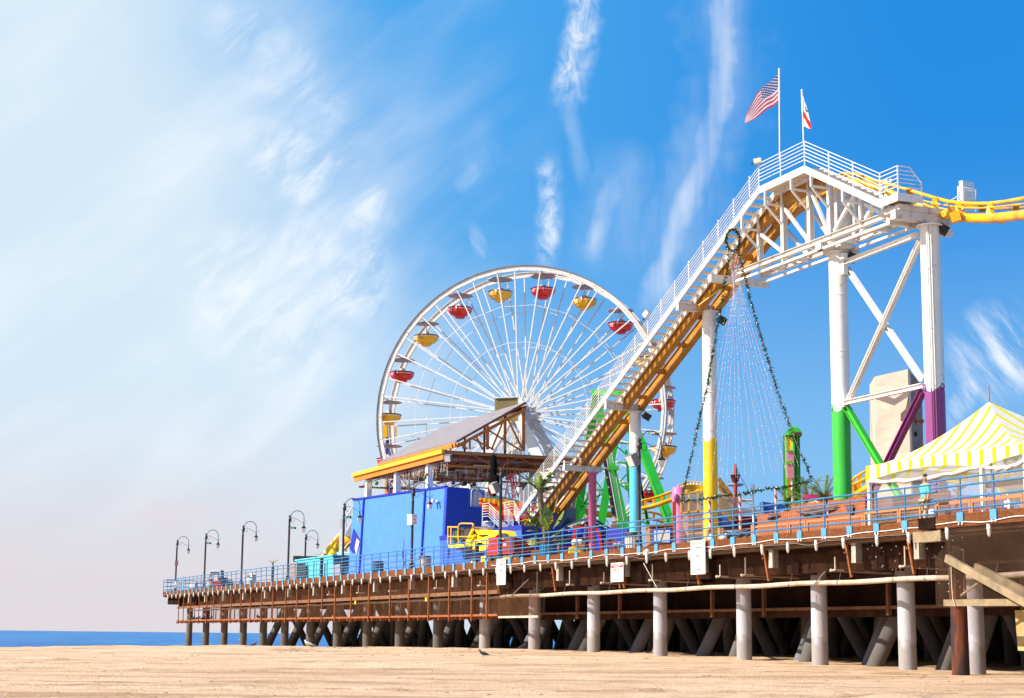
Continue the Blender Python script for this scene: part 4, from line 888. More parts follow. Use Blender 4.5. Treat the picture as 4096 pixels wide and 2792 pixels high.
# ------------------------------------------------------------------ ferris wheel
wa = Vector((.29,.957,0)); we = Vector((.957,-.29,0))
Cn = PD((2073,1653), 145.4); Cm = Cn+wa*1.5; RW = 13.05
fw = thing('ferris_wheel', 'large white ferris wheel with red and yellow gondolas', 'ferris wheel', Vector((Cm.x, Cm.y, DZ+CZ)))
def wp_(a, r, o): a = R(a); return Cn+wa*o+we*(math.sin(a)*r)+Z*(math.cos(a)*r)
RIMD = mat('rim_edge', (.16,.16,.17), .5, var=.3)
WSP = mat('wheel_white', (.66,.63,.60), .45, var=.06, rust=.15, dirt=(.60,.56,.53), scale=3)
for o in (0, 3.0):
    m = M(); m.ring(Cn+wa*o, we, Z, RW-.20, RW, wa*.06, 120); rm = part('rim', m, WSP, fw)
    m = M(); m.ring(Cn+wa*o, we, Z, RW+.0, RW+.05, wa*.17, 120); part('rim_flange', m, RIMD if o == 0 else WSP, rm)
    m = M()
    for k in range(40): m.bar(wp_(k*9-.2, RW-.30, o), wp_(k*9+9.2, RW-.30, o), .22, .20, wa)
    for k in range(40): m.bar(wp_(k*9+3.3, RW-.1, o), wp_(k*9+3.3, RW-.45, o), .1, .1)
    part('rim_segment', m, WSP, rm)['kind'] = 'stuff'
    for k in range(40):
        a = 7.8+k*9+(-.8 if k % 2 else .8)
        m = M(); p, q = wp_(a+( -3 if k % 2 else 3)*1.0, .95, .15 if o == 0 else 2.85), wp_(a, RW-.35, o); m.bar(p, q, .095, .14, wa)
        part('spoke', m, WSP, fw)
    for r in (6.3, 9.6):
        m = M(); m.tube([wp_(7.8+18*k, r, o*.97+.05) for k in range(20)], .026, 5, closed=True); part('tie_ring', m, WSP, fw)
for k in range(20):
    a = 7.8+18*k
    m = M(); m.tube([wp_(a, RW-.3, 0), wp_(a, RW-.3, 3)], .06, 6); part('axle', m, WSP, fw)
    m = M(); m.tube([wp_(a, 9.9, 0), wp_(a, 9.9, 2.95)], .03, 5); m.tube([wp_(a,9.9,0),wp_(a,RW-.5,2.9)], .022, 4); part('cross_tie', m, WSP, fw)
m = M(); m.lathe(Cn-wa*.9, [(.55,0),(.55,.5),(1.15,.5),(1.15,.75),(.5,.75),(.5,4.05),(1.15,4.05),(1.15,4.3),(.55,4.3),(.55,4.9)], 24, wa); part('hub', m, WSP, fw)
for o in (-1.15, 4.15):
    for s_, dx in ((-1,10.0),(1,8.4)):
        top = Cn+wa*o; ft = Vector((Cn.x,Cn.y,0))+wa*(o*1.25)+we*(s_*dx); ft.z = DZ+CZ; m = M()
        t0 = top+we*(s_*.2)-Z*.2; d = (ft-t0); sd = d.cross(wa).normalized()
        m.hexa([t0-sd*.38-wa*.3, t0+sd*.38-wa*.3, t0+sd*.38+wa*.3, t0-sd*.38+wa*.3, ft-sd*.62-wa*.35, ft+sd*.62-wa*.35, ft+sd*.62+wa*.35, ft-sd*.62+wa*.35]); part('leg', m, WHITE, fw)
m = M(); m.lathe(Cn-wa*1.5, [(.6,0),(.62,.6)], 16, wa); part('bearing_box', m, WHITE, fw)
m = M(); m.prism([PD(c3(917,942),142.8), PD(c3(1062,936),142.4), PD(c3(1062,1082),142.4), PD(c3(917,1082),142.8)], Vector((.05,.22,0))); p = part('sign_box', m, mat('sign_back_brown', (.20,.14,.055), .8, var=.1), fw)
m = M(); a, b = PD(c3(917,938),142.8), PD(c3(1066,932),142.4); m.bar(a, b, .3, .05); m.bar(b, PD(c3(1066,1082),142.4), .3, .07, Vector((1,0,0))); part('sign_rim', m, WHITE, p)
def octa(prof, ph=math.pi/8): m = M(); m.lathe((0,0,0), prof, 8, smooth=False, a0=ph); return m
def mk(name, m, mats_): return mesh(name, m, mats_)
tubp = [(.40,-2.24),(.46,-2.15),(.48,-1.99),(.76,-1.97),(1.0,-1.74),(1.12,-1.38)]
MT = {c_: mk('gondola', octa(tubp), mt_) for c_, mt_ in (('r',RED),('y',GYEL))}
mband = mk('seat_rim', octa([(1.105,-1.40),(1.12,-1.28),(1.0,-1.26),(1.0,-1.36)]), PURP)
mstr = mk('stripe', octa([(1.092,-1.47),(1.102,-1.44)]), WHITEP)
for me_ in (mstr,): pass
MC = {c_: mk('canopy', octa([(.001,-.02),(1.14,-.17),(1.16,-.20),(1.16,-.235),(.001,-.13)]), mt_) for c_, mt_ in (('r',mat('canopy_red',(.45,.10,.09),.6)),('y',mat('canopy_tan',(.55,.45,.25),.6)))}
mund = mk('canopy_lining', octa([(1.12,-.245),(.001,-.15)]), CANB)
m = M()
m.tube([(0,0,-.02),(0,0,-1.9)], .035, 6); m.tube([(-.35,0,-.1),(-.35,0,-1.5)], .02, 5) if 0 else None
mrod = mk('centre_rod', m, WHITE)
m = M(); m.bx(-.28,-.02,-1.10,-1.06,-1.78,-1.25); m.cur = 1; m.bx(-.10,.0,-1.12,-1.10,-1.55,-1.28)
mdoor = {c_: mk('door', m, [mt_, WHITEP]) for c_, mt_ in (('r',mat('door_red',(.40,.015,.012),.4)),('y',mat('door_brown',(.50,.26,.02),.6)))}
m = M(); m.lathe((0,0,0), [(.22,-2.0),(.25,-1.0),(.22,-.95)], 8); mped = mk('centre_wheel', m, CANB)
def sub(me_, par, rz=0): o = bpy.data.objects.new(me_.name, me_); COL.objects.link(o); o.parent = par; o.rotation_euler = (0,0,rz); return o
gz = math.atan2(we.y, we.x)
for k in range(20):
    a = 7.8+18*k; c_ = 'r' if k % 2 == 0 else 'y'; pos = wp_(a, RW-.42, 1.5)
    g = bpy.data.objects.new('gondola', MT[c_]); COL.objects.link(g); g.parent = fw; g.location = pos-WM[fw].translation; g.rotation_euler = (0,0,gz+random.uniform(-.06,.06)); g['label'] = 'red gondola' if c_ == 'r' else 'yellow gondola'
    WM[g] = Matrix.Translation(pos) @ Matrix.Rotation(gz, 4, 'Z')
    for me_ in (mband, MC[c_], mund, mrod, mdoor[c_], mstr, mped): sub(me_, g)
    num = 13+k if k < 8 else k-7
    if -95 < ((a+180) % 360)-180 < 100:
        q = WM[g] @ Vector((-.60,-.985,-1.62)); text(str(num), .30, q, WM[g].to_3x3() @ Vector((1,-.35,0)), Z, WHITEP, g, 'number')
# wheel machinery and platforms below, hidden mostly by the pavilion
# drop tower behind the left rim
t = thing('blue_tower', 'blue tower with yellow panels rising behind the left side of the wheel', 'tower', PD((1560,2360), 158))
m = M(); plated([c2(x,y) for x,y in ((410,300),(470,300),(465,900),(400,900))], 158, 1.3, m); part('mast', m, mat('tower_blue', (.012,.035,.30), .45), t)
for x0, x1 in ((372,422),(470,500)): m = M(); plated([c2(x,y) for x,y in ((x0,322),(x1,318),(x1,420),(x0,430))], 157.5, .4, m); part('panel', m, GYEL, t)
for x0, x1, y0, y1_ in ((398,414,740,905),(462,470,430,900)): m = M(); plated([c2(x,y) for x,y in ((x0,y0),(x1,y0),(x1,y1_),(x0,y1_))], 157.6, .1, m); part('edge_strip', m, GYEL, t)
# ------------------------------------------------------------------ green swing ride behind the stairs
gr = thing('swing_ride', 'tall bright green braced towers of a swing ride behind the stairway', 'ride frame', PD((2470,2340), 109))
def gleg(a, b, w0, mt_, da=108, db=108, th=.5, name='leg'):
    A, B = PD(a, da), PD(b, db); m = M(); m.bar(A, B, w0, th, Vector((0,1,0)) if 0 else Vector((1,0,0))); return part(name, m, mt_, gr)
A1_, A2_ = (2388,1565), (2490,1568)
gleg(A1_, (2300,2130), .42, GREEN, 111, 113); gleg((2395,1640), (2508,2150), .50, GREEN, 107, 104.5); gleg(A2_, (2398,2140), .52, GREEN, 111, 109); 
gleg(c3(1722,900), (2702,2150), .62, GREEN, 106.5, 102)
m = M(); m.bar(PD((2478,1600),106.1), PD((2690,2150),101.6), .14, .12, Vector((1,0,0))); part('leg_flange', m, GREENL, gr)
m = M(); m.bar(PD(c3(1545,905),109), PD(c3(1730,905),107), .5, .34); part('axle_box', m, GREEN, gr)
for (a, b) in (((2420,1760),(2310,2120)),((2440,1900),(2388,2120)),((2515,1720),(2600,2120)),((2520,1680),(2592,2110)),((2505,1800),(2530,2130))): gleg(a, b, .16, GREEN, 110, 110, .16, 'strut')
for (a, b) in ((c4(680,650),c4(790,800)),(c4(850,760),c4(680,830)),(c4(675,760),c4(850,765)),(c4(870,360),c4(995,370)),(c4(885,395),c4(1000,490)),(c4(885,530),c4(1000,535)),(c4(910,690),c4(1000,590)),(c4(915,700),c4(995,705)),(c4(905,710),c4(995,780)),(c4(680,700),c4(560,990)),(c4(590,850),c4(560,800)),(c4(570,900),c4(640,990)),(c4(715,585),c4(790,590)),(c4(560,920),c4(680,800)),(c4(680,940),c4(740,780)),(c4(1000,1000),c4(1150,1050)),(c4(560,900),c4(690,905))):
    gleg(a, b, .09, GREEN, 109.5, 109.5, .09, 'brace')
m = M(); a, b = PD(y5(75,640),104), PD(y5(215,1415),103); a2, b2 = PD(y5(130,560),104), PD(y5(285,1440),103)
m.tube([a,b], .06, 6); m.tube([a2,b2], .05, 6)
for i in range(36): m.tube([a.lerp(b,i/36), a2.lerp(b2,i/36)], .015, 4)
part('ladder', m, GALVS, gr)
m = M(); m.bar(PD(y5(50,620),104.4), PD(y5(180,1400),103.4), .22, .2, Vector((1,0,0))); pp = part('cable_tray', m, mat('tray_tan', (.50,.36,.22), .7), gr)
m = M()
for i in range(6): a = PD(y5(60,660),104.2).lerp(PD(y5(180,1400),103.2), .08+.15*i); m.box(a, (.15,0,.05), (0,.12,0), (-.03,0,.22))
part('black_bands', m, BLACK, pp)['kind'] = 'stuff'
for (x, y, d) in ((y5(150,785)[0],y5(150,785)[1],103.5),(y5(345,1000)[0],y5(345,1000)[1],107),(y5(230,1440)[0],y5(230,1440)[1],103)):
    m = M(); q = PD((x,y),d); m.box(q, (.35,0,0), (0,.2,0), (0,0,.12)); m.bar(q, q+Z*.3, .1,.3); part('bracket', m, GREENL, gr)
# ------------------------------------------------------------------ pavilion
pN = PD(c2(905,530), 112); uN, vN, zN = UV(pN); uF = uN+19.2
pv = thing('pavilion', 'open pavilion with orange trusses and a tilted shingled roof above the blue wall', 'pavilion', G(uN+9, vN+4, DZ))
CORR, nt, b = nodes('corrugated_roof'); 
wv = nt.nodes.new('ShaderNodeTexWave'); wv.inputs['Scale'].default_value = 2.2; nt.links.new(coords(nt,(1,1,1),(0,0,R(67))), wv.inputs[0]); c = ramp(nt, wv.outputs[0], [(0,(.16,.14,.15)),(1,(.42,.39,.41))]); nt.links.new(c, b.inputs['Base Color']); b.inputs['Roughness'].default_value = .6
m = M(); m.gb(uN, uF, vN, vN+10.5, zN-.12, zN); part('flat_roof', m, CORR, pv)
m = M(); m.gb(uN-.1, uF+.2, vN-.25, vN-.01, zN-.22, zN+.05); part('eave_beam', m, mat('eave_yellow', (.80,.42,.01), .45, var=.08), pv)
m = M(); m.gb(uN-.02, uF+.1, vN-.10, vN+.02, zN-.60, zN-.225); part('eave_plate', m, ORG, pv)
for i in range(5): m = M(); m.gb(uN+1.3+i*4.2, uN+1.42+i*4.2, vN+.1, vN+9.5, zN-.34, zN-.13); part('rafter', m, ORGB, pv)
for j in range(5): m = M(); m.gb(uN+.2, uF-.2, vN+.9+j*1.9, vN+1.0+j*1.9, zN-.50, zN-.35); part('purlin', m, ORGB, pv)
def wl(a, b, w_=.12, mt_=ORGB, name='truss_member', u0=None):
    u0 = uN if u0 is None else u0; m = M(); m.bar(PUc(a,u0), PUc(b,u0), w_, w_, PU); part(name, m, mt_, pv)
for k_, off in ((0,0.0),(1,9.2),(2,18.6)):
    uu = uN+off; nm_ = 'truss_member'
    def q(v, z): return G(uu, v, z)
    for z0 in (zN-.16, zN-1.02): m = M(); m.bar(q(vN+.1,z0), q(vN+10.3,z0), .13, .13); part('truss_chord', m, ORGB if k_ else mat('truss_orange',(.58,.14,.010),.55,var=.2), pv)
    for i in range(6):
        v0 = vN+.3+i*1.7
        m = M(); m.bar(q(v0,zN-.2 if i%2 else zN-1.0), q(v0+1.7,zN-1.0 if i%2 else zN-.2), .07,.07); part('truss_web', m, ORGB, pv)
        if i%2 == 0: m = M(); m.bar(q(v0+.85,zN-.2), q(v0+.85,zN-1.0), .05,.05, PU); part('truss_web', m, ORGB, pv)
for du, vv in ((3.8,.35),(10.4,.35),(17.0,.35),(.4,6.6),(.4,9.9),(9.5,9.9)):
    m = M(); m.gb(uN+du-.22, uN+du+.22, vN+vv-.2, vN+vv+.2, DZ, zN-.62 if vv < 1 else zN-1.0)
    c_ = part('column', m, WHITEP if vv < 1 else mat('column_grey', (.30,.29,.30), .7), pv)
    if vv < 1: m = M(); m.gb(uN+du-.26, uN+du+.1, vN+vv-.24, vN+vv+.0, zN-.62, zN-.02); part('column_cap', m, ORG, pv)
m = M(); m.tube([G(uN+12.5,vN+2,DZ), G(uN+12.5,vN+2,zN-.5)], .06, 8); part('slim_post', m, WHITEP, pv)
# tilted upper roof
vB = vN+1.0; Bq = PV(c2(1005,462), vB); Aq = PV(c2(352,628), vB); uB = UV(Bq)[0]; Cq = PUc(c2(1590,132), uB); vC = UV(Cq)[1]; Aq.z = Bq.z; uA = UV(Aq)[0]
Dq = G(uA, vC, UV(Cq)[2])
SH, nt, b = nodes('roof_shingles'); br = nt.nodes.new('ShaderNodeTexBrick'); br.inputs['Scale'].default_value = 1.0; br.inputs['Brick Width'].default_value = .9; br.inputs['Row Height'].default_value = .42; br.inputs['Mortar Size'].default_value = .05; br.inputs['Mortar Smooth'].default_value = .3
br.inputs['Color1'].default_value = (.13,.112,.122,1); br.inputs['Color2'].default_value = (.18,.155,.165,1); br.inputs['Mortar'].default_value = (.34,.30,.32,1)
mp = nt.nodes.new('ShaderNodeMapping'); mp.inputs['Rotation'].default_value = (0,0,0); uvn = nt.nodes.new('ShaderNodeUVMap'); nt.links.new(uvn.outputs[0], br.inputs['Vector'])
nt.links.new(mixc(nt, ntex(nt, .5, 4, coords(nt)), br.outputs[0], (.30,.26,.28)) if 0 else br.outputs[0], b.inputs['Base Color']); b.inputs['Roughness'].default_value = .7
m = M(); nrm = (Bq-Aq).cross(Cq-Bq).normalized(); nrm = nrm if nrm.z > 0 else -nrm
m.hexa([Bq, Cq, Dq, Aq, Bq+nrm*.1, Cq+nrm*.1, Dq+nrm*.1, Aq+nrm*.1]); o = part('tilted_roof', m, SH, pv)
uv = o.data.uv_layers.new(name='UVMap')
for p in o.data.polygons:
    for li_ in p.loop_indices:
        q = WM[pv] @ o.data.vertices[o.data.loops[li_].vertex_index].co; u_, v_, z_ = UV(q); uv.data[li_].uv = (u_, (v_-vB)*1.15)
m = M(); m.bar(Aq-Z*.18-PN*.05, Bq-Z*.18-PN*.05, .12, .30); part('roof_edge_beam', m, ORG, pv)
for i in range(6): a = Aq.lerp(Bq, .08+i*.17); m = M(); m.bar(a-Z*.2, a-Z*.55, .12, .16, PU); part('roof_bracket', m, ORG, pv)
m = M(); m.bar(Bq-PU*.1+nrm*.02, Cq-PU*.1+nrm*.02, .08, .14); part('rake_board', m, mat('rake_brown', (.22,.06,.03), .6), pv)
m = M(); m.bar(Bq-Z*.30, Cq-Z*.42, .16, .20); part('rafter', m, mat('truss_orange',(0,0,0)), pv)
for a, b_ in (((1573,172),(1573,535)),((1412,265),(1412,528)),((1268,322),(1268,524)),((1118,425),(1118,520)),((970,480),(970,515))): wl(c2(*a), c2(*b_), .17 if a[0] in (1573,1268) else .11, MATS['truss_orange'], 'roof_post', uB)
for a, b_ in (((1437,262),(1568,530)),((1405,272),(1302,525)),((1278,362),(1555,535)),((1165,398),(1228,525)),((1130,425),(1320,525)),((1110,430),(1055,515)),((1020,470),(1100,518))): wl(c2(*a), c2(*b_), .10, MATS['truss_orange'], 'roof_brace', uB)
for (a, b_) in (((0,0),(.5,.6)),): pass
m = M(); m.bar(Dq-Z*.3, Cq-Z*.3, .14, .22); part('ridge_beam', m, ORGB, pv)
for i in range(4): p = Cq.lerp(Dq, .22+i*.24); m = M(); m.bar(p-Z*.2, Vector((p.x,p.y,zN+CZ)), .13,.13, PU); part('roof_post', m, ORGB, pv)
# icicle lights, tubes and baubles under the pavilion
m = M()
for i in range(300):
    edge = random.random(); 
    if edge < .45: u_, v_ = uN+random.random()*18, vN+.25
    else: u_, v_ = uN+.3+random.choice((0,3,6,9,12))+random.uniform(-.2,.2), vN+.3+random.random()*7
    L = random.uniform(.25,.8); z = zN-.66 if edge < .45 else zN-1.06; pts = [G(u_+random.uniform(-.04,.04), v_+random.uniform(-.05,.05), z-L*k/4) for k in range(5)]; m.tube(pts, .012, 3, caps=False)
solo('icicle_lights', m, mat('icicle', (.85,.68,.52), .5, var=.3), 'short dangling strings of icicle lights under the pavilion eaves', 'string lights', kind='stuff')
for i, (a, b_) in enumerate((((1030,228),(1405,240)),((650,320),(1040,342)),((285,400),(670,420)),((0,490),(330,495)))):
    t = thing('tube_light', ('tube light under the pavilion nearest the hanging black cloth','second tube light from the black cloth','third tube light from the black cloth','tube light farthest left under the pavilion')[i], 'tube light', PD(x7(*a),114+i*3), 'tube lights under the pavilion')
    m = M(); m.bar(PD(x7(*a),114+i*3), PD(x7(*b_),114+i*3+.5), .18, .12); part('housing', m, mat('tube_cream', (.75,.62,.36), .5), t)
for i, (x, y, c_) in enumerate(((420,320,'white'),(445,360,'green'),(370,378,'green'),(30,415,'orange'),(585,590,'blue'),(0,480,'green'))):
    if y < 50: continue
    m = M(); m.ball(PD(x7(x,y),115), .13, 12, 8); solo('bauble', m, mat('bauble_'+c_, {'white':(.7,.6,.5),'green':(.01,.22,.04),'orange':(.6,.16,.01),'blue':(.10,.02,.18),'red':(.5,.02,.01)}[c_], .25), '%s bauble hanging under the pavilion%s' % (c_ if c_ != 'blue' else 'violet', {0:'',1:' beside the white one',2:', small and lowest of the pair',3:' by the white column',5:' at the column foot',6:' far left',7:'s left side',8:' left side, lower'}.get(i,'').replace('s left',' left')), 'bauble', group='baubles under the pavilion')
m = M(); m.ball(PD(c2(330,808),122), .16, 12, 8); solo('bauble', m, MATS['bauble_green'], 'green bauble hanging at the far left of the pavilion', 'bauble', group='baubles under the pavilion')
m = M(); m.ball(PD(c2(430,893),121), .14, 12, 8); solo('bauble', m, RED, 'red bauble hanging just above the blue wall', 'bauble', group='baubles under the pavilion')
flood(PD(c2(935,597),111.2), (-.3,-.9,-.35), .46, .46, 'large grey floodlight at the pavilion corner', mat('flood_steel', (.16,.17,.19), .5), 'floodlights')
for x, y, lb in ((1750,495,'round black stage light right of the black cloth'),(1000,650,'black stage light above the white railings'),(805,618,'small black stage light left of the white leg')):
    t = thing('stage_light', lb, 'stage light', PD(x7(x,y),110)); m = M(); c_ = PD(x7(x-30,y),110); m.lathe(c_, [(.08,0),(.13,.06),(.15,.3),(.17,.31),(.17,.36)], 12, (.6,-.75,.1)); part('housing', m, BLACK, t); m = M(); m.bar(c_, c_+Z*.6, .05,.05); part('yoke', m, BLACK, t)
m = M(); P_ = [(.06,3.35,0),(.15,3.2,.02),(.19,2.4,.05),(.20,1.9,0),(.17,1.75,.0),(.29,1.6,.1),(.31,.9,.05),(.24,.4,0),(.16,0,0)]
cl0 = PD(x7(1430,880),108.5)
nseg = 18; vs = []
for r_, z_, dx in P_:
    for k in range(nseg): a = 2*math.pi*k/nseg; rr = r_*(1+.14*math.sin(a*5+z_)); vs.append(cl0+Vector((dx+rr*math.cos(a)*1.15, rr*math.sin(a)*.7, z_*.80+.02)))
m.add(vs, [(i*nseg+k, i*nseg+(k+1)%nseg, (i+1)*nseg+(k+1)%nseg, (i+1)*nseg+k) for i in range(len(P_)-1) for k in range(nseg)], True)
solo('black_cloth', m, BLACKC, 'black cloth bundle tied and hung from the pavilion roof', 'cloth')
# ladders
def ladder(lb, fL, fR, tL, tR, bL, bR, mt_, d, n=7):
    t = thing('step_ladder', lb, 'ladder', PD(fL, d), 'step ladders on the raised deck')
    for a, b_, dd in ((fL,tL,0),(fR,tR,0),(bL,tL,.9),(bR,tR,.9)): m = M(); m.bar(PD(a,d+dd), PD(b_,d), .06,.1, Vector((0,1,0))); part('rail', m, mt_, t)
    for i in range(n): f = (i+.6)/n; m = M(); m.bar(PD(fL,d).lerp(PD(tL,d),f), PD(fR,d).lerp(PD(tR,d),f), .07,.04); part('rung', m, GALVS, t)
    m = M(); m.bar(PD(tL,d), PD(tR,d), .25,.08); part('top_cap', m, mt_, t)
LR = mat('ladder_red', (.42,.02,.03), .5)
ladder('tall red step ladder right of the curved lamp', y3(460,590), y3(590,590), y3(550,180), y3(575,180), y3(600,560), y3(690,560), LR, 108)
ladder('second red step ladder just behind the first', y3(585,560), y3(680,540), y3(608,180), y3(632,180), y3(620,560), y3(690,520), LR, 109.5)
ladder('low red step ladder below the black cloth', x7(1320,880), x7(1410,880), x7(1345,680), x7(1385,680), x7(1440,880), x7(1520,870), LR, 107.5, 4)
ladder('aluminium and red ladder behind the palm trunk', z4(500,570), z4(640,570), z4(540,110), z4(635,110), z4(520,560), z4(645,560), mat('ladder_grey', (.50,.42,.40), .5, .3), 99, 8)
# ------------------------------------------------------------------ blue wall building
wv_ = Vector((-7.2,12,0)).normalized(); wn_ = Vector((.857,.515,0))
W1, W2 = PD(c2(930,842),110), PD(c2(133,955),122); W2.z = W1.z; zt = W1.z; L_ = (Vector((W2.x,W2.y,0))-Vector((W1.x,W1.y,0))); wang = math.atan2(L_.y, L_.x); Lw = L_.length; wn_ = Vector((L_.y,-L_.x,0)).normalized()
bb = thing('blue_building', 'big bright blue panelled wall block below the pavilion', 'building', Vector((W1.x, W1.y, DZ+CZ)), rz=wang)
BLU, nt, b = nodes('blue_siding'); wt = nt.nodes.new('ShaderNodeTexWave'); wt.wave_profile = 'SAW'; wt.inputs['Scale'].default_value = 1.15; wt.inputs['Distortion'].default_value = .05
nt.links.new(coords(nt, (1,1,1), (0,R(-20),0)), wt.inputs[0]); c = ramp(nt, wt.outputs['Fac'], [(0,(.010,.06,.42)),(.16,(.066,.225,.76)),(.9,(.078,.26,.84))]); c = mixc(nt, ramp(nt, ntex(nt,.7,5,coords(nt)), [(.4,(0,0,0)),(.8,(.25,)*3)]), c, (.03,.10,.60)); nt.links.new(c, b.inputs['Base Color']); b.inputs['Roughness'].default_value = .45; bump(nt, b, wt.outputs['Fac'], .4, .02)
BLU2 = mat('blue_shaded', (.012,.05,.55), .5, var=.1); BLU3 = mat('blue_trim', (.006,.02,.36), .5, var=.1)  # end wall blue is darkened, shade of that side painted in
dz0 = DZ+CZ; n_ = wn_
def wpt(s, o, z): return Vector((W1.x,W1.y,0))+L_.normalized()*s+n_*o+Z*z
def wbox(s0, s1, o0, o1, z0, z1_, m=None, lean=0):
    m = m or M(); return m.hexa([wpt(s0,o0-lean,z0),wpt(s0,o1,z0),wpt(s1,o1,z0),wpt(s1,o0-lean,z0),wpt(s0,o0,z1_),wpt(s0,o1,z1_),wpt(s1,o1,z1_),wpt(s1,o0,z1_)])
part('wall', wbox(.35, Lw, 0, 3.0, dz0, zt, lean=.25), BLU, bb)
part('end_wall', wbox(0, .33, -.02, 1.6, dz0, zt+.02, lean=.25), BLU2, bb)
part('end_wall', wbox(.4, 4, 3.002, 9.5, dz0, zt-1.25), BLU2, bb)
part('end_wall', wbox(.02, .38, 1.602, 9.4, dz0, zt-1.22), BLU2, bb)
part('coping', wbox(.2, Lw+.05, -.08, .15, zt+.002, zt+.12), BLU3, bb)
for s_ in (2.9, 12.1): part('seam_post', wbox(s_, s_+.16, -.10, -.003, dz0, zt+.05, lean=.25), BLU3, bb)
m = M(); cx = 13.2; 
D0 = [wpt(cx+x, -.16, dz0+2.85+z) for x, z in ((.35,1.05),(-.85,.15),(-.25,-1.0),(.9,-.35))]
m.prism(D0, n_*.1); p_ = part('diamond_window', m, BLU3, bb)
m = M(); m.prism([wpt(cx+x, -.19, dz0+2.85+z) for x, z in ((-.30,.35),(-.78,.12),(-.30,-.80),(-.02,-.35))], n_*.02); part('pane', m, mat('pane_pale', (.62,.5,.45), .6), p_)
m = M(); m.lathe(wpt(1.0,-.35,zt-.85), [(.05,0),(.11,.05),(.11,.25)], 10, -n_); m.lathe(wpt(1.35,-.35,zt-.85), [(.05,0),(.11,.05),(.11,.25)], 10, -n_); m.bar(wpt(.9,-.2,zt-.85), wpt(1.45,-.2,zt-.85), .1,.1); solo('twin_spotlight', m, WHITEP, 'small white twin spotlight high on the blue wall corner', 'spotlight')
t = thing('wall_railing', 'curved silver hand railings on the raised deck behind the blue end wall', 'railing', PD(x7(1080,1080),106))
for i in range(9): x = 985+i*28; m = M(); m.tube([PD(x7(x,1085),107), PD(x7(x,760+abs(i-3)*18),107)], .025, 5); part('baluster', m, GALVS, t)
m = M(); m.tube([PD(x7(x,y),107) for x,y in ((975,1085),(985,760),(1040,700),(1100,740),(1140,800),(1190,830),(1210,960),(1215,1090))], .045, 8); m.tube([PD(x7(x,y),106.5) for x,y in ((1060,680),(1240,680),(1420,715))], .05, 8) if 0 else None; part('handrail', m, GALVS, t)
m = M(); m.tube([PD(x7(x,y),109) for x,y in ((1000,672),(1200,690),(1420,715),(1700,720),(1760,800),(1790,900))], .05, 8); part('handrail', m, GALVS, t)
# raised teal deck and striped seats
m = M(); m.prism([PD(x7(x,y),109) for x,y in ((1190,905),(1580,860),(1900,960),(1900,1000),(1190,1000))], Vector((1.5,4,0))); solo('teal_deck', m, mat('teal_planks', (.06,.25,.30), .7, var=.2, st=(1,1,4)), 'teal planked edge of the raised deck behind the striped seats', 'deck')
sr = thing('striped_ride', 'long row of yellow and red striped ride panels behind the white landing', 'ride', PD(x7(1500,1300),103))
def spanel(x0, x1, y0, yb, i, d=103):
    H_ = yb-y0; cs = [GYEL, RED, GYEL, RED]; ys = [0,.26,.48,.72,1.0]
    for j in range(4):
        m = M(); m.prism([PD(x7(x0,y0+H_*ys[j]),d), PD(x7(x1,y0+H_*ys[j]-3),d), PD(x7(x1,y0+H_*ys[j+1]-3),d), PD(x7(x0,y0+H_*ys[j+1]),d)], Vector((.55,.5,0))); part('panel_stripe', m, [cs[j]], sr)
for i, (x0, x1, y0, yb) in enumerate(((1140,1185,905,1090),(1225,1280,908,1200),(1325,1375,920,1250),(1420,1480,925,1300),(1540,1600,990,1360),(1640,1705,985,1380),(1745,1800,980,1380),(1855,1900,980,1380))): spanel(x0, x1, y0, yb, i, 103-i*.3)
m = M(); m.prism([PD(x7(x,y),104) for x,y in ((1440,925),(1640,930),(1890,970),(1890,1000),(1640,975),(1440,975))], Vector((.3,.8,0))); part('top_rail', m, GYEL, sr)
m = M(); 
part('slide_body', M().prism([PD(y3(x,y),100.5) for x,y in ((700,870),(960,690),(1180,420),(1290,380),(1240,480),(1000,760),(760,900))], Vector((.5,1.4,0))), RED, sr)
for i in range(6):
    f = i/6; a = (lerp(720,1200,f), lerp(850,400,f)); m = M(); m.prism([PD(y3(a[0],a[1]),100.2), PD(y3(a[0]+45,a[1]-42),100.2), PD(y3(a[0]+95,a[1]-20),100.2), PD(y3(a[0]+50,a[1]+25),100.2)], Vector((.05,.2,0))); part('slide_stripe', m, GYEL if i % 2 else mat('slide_orange',(.75,.18,.02),.4), sr)
m = M(); m.prism([PD(y3(x,y),100) for x,y in ((700,925),(800,890),(970,905),(960,930))], Vector((.3,.8,0))); part('slide_foot', m, GYEL, sr)
m = M(); m.prism([PD(y3(x,y),101) for x,y in ((655,935),(1010,935),(1010,1010),(700,1010))], Vector((.3,2.5,0))); solo('dark_plinth', m, mat('plinth_dark', (.09,.08,.08), .8), 'dark plinth under the striped slide', 'plinth')
for i, (a, b_) in enumerate(((y3(895,470),y3(885,880)),(y3(995,600),y3(980,940)))):
    m = M(); m.tube([PD(a,98), PD(b_,97.8)], .05, 8); solo('pale_post', m, mat('post_cream', (.72,.6,.4), .5), ('slim cream post left of the palm trunk','slim cream post touching the palm trunk')[i], 'post')
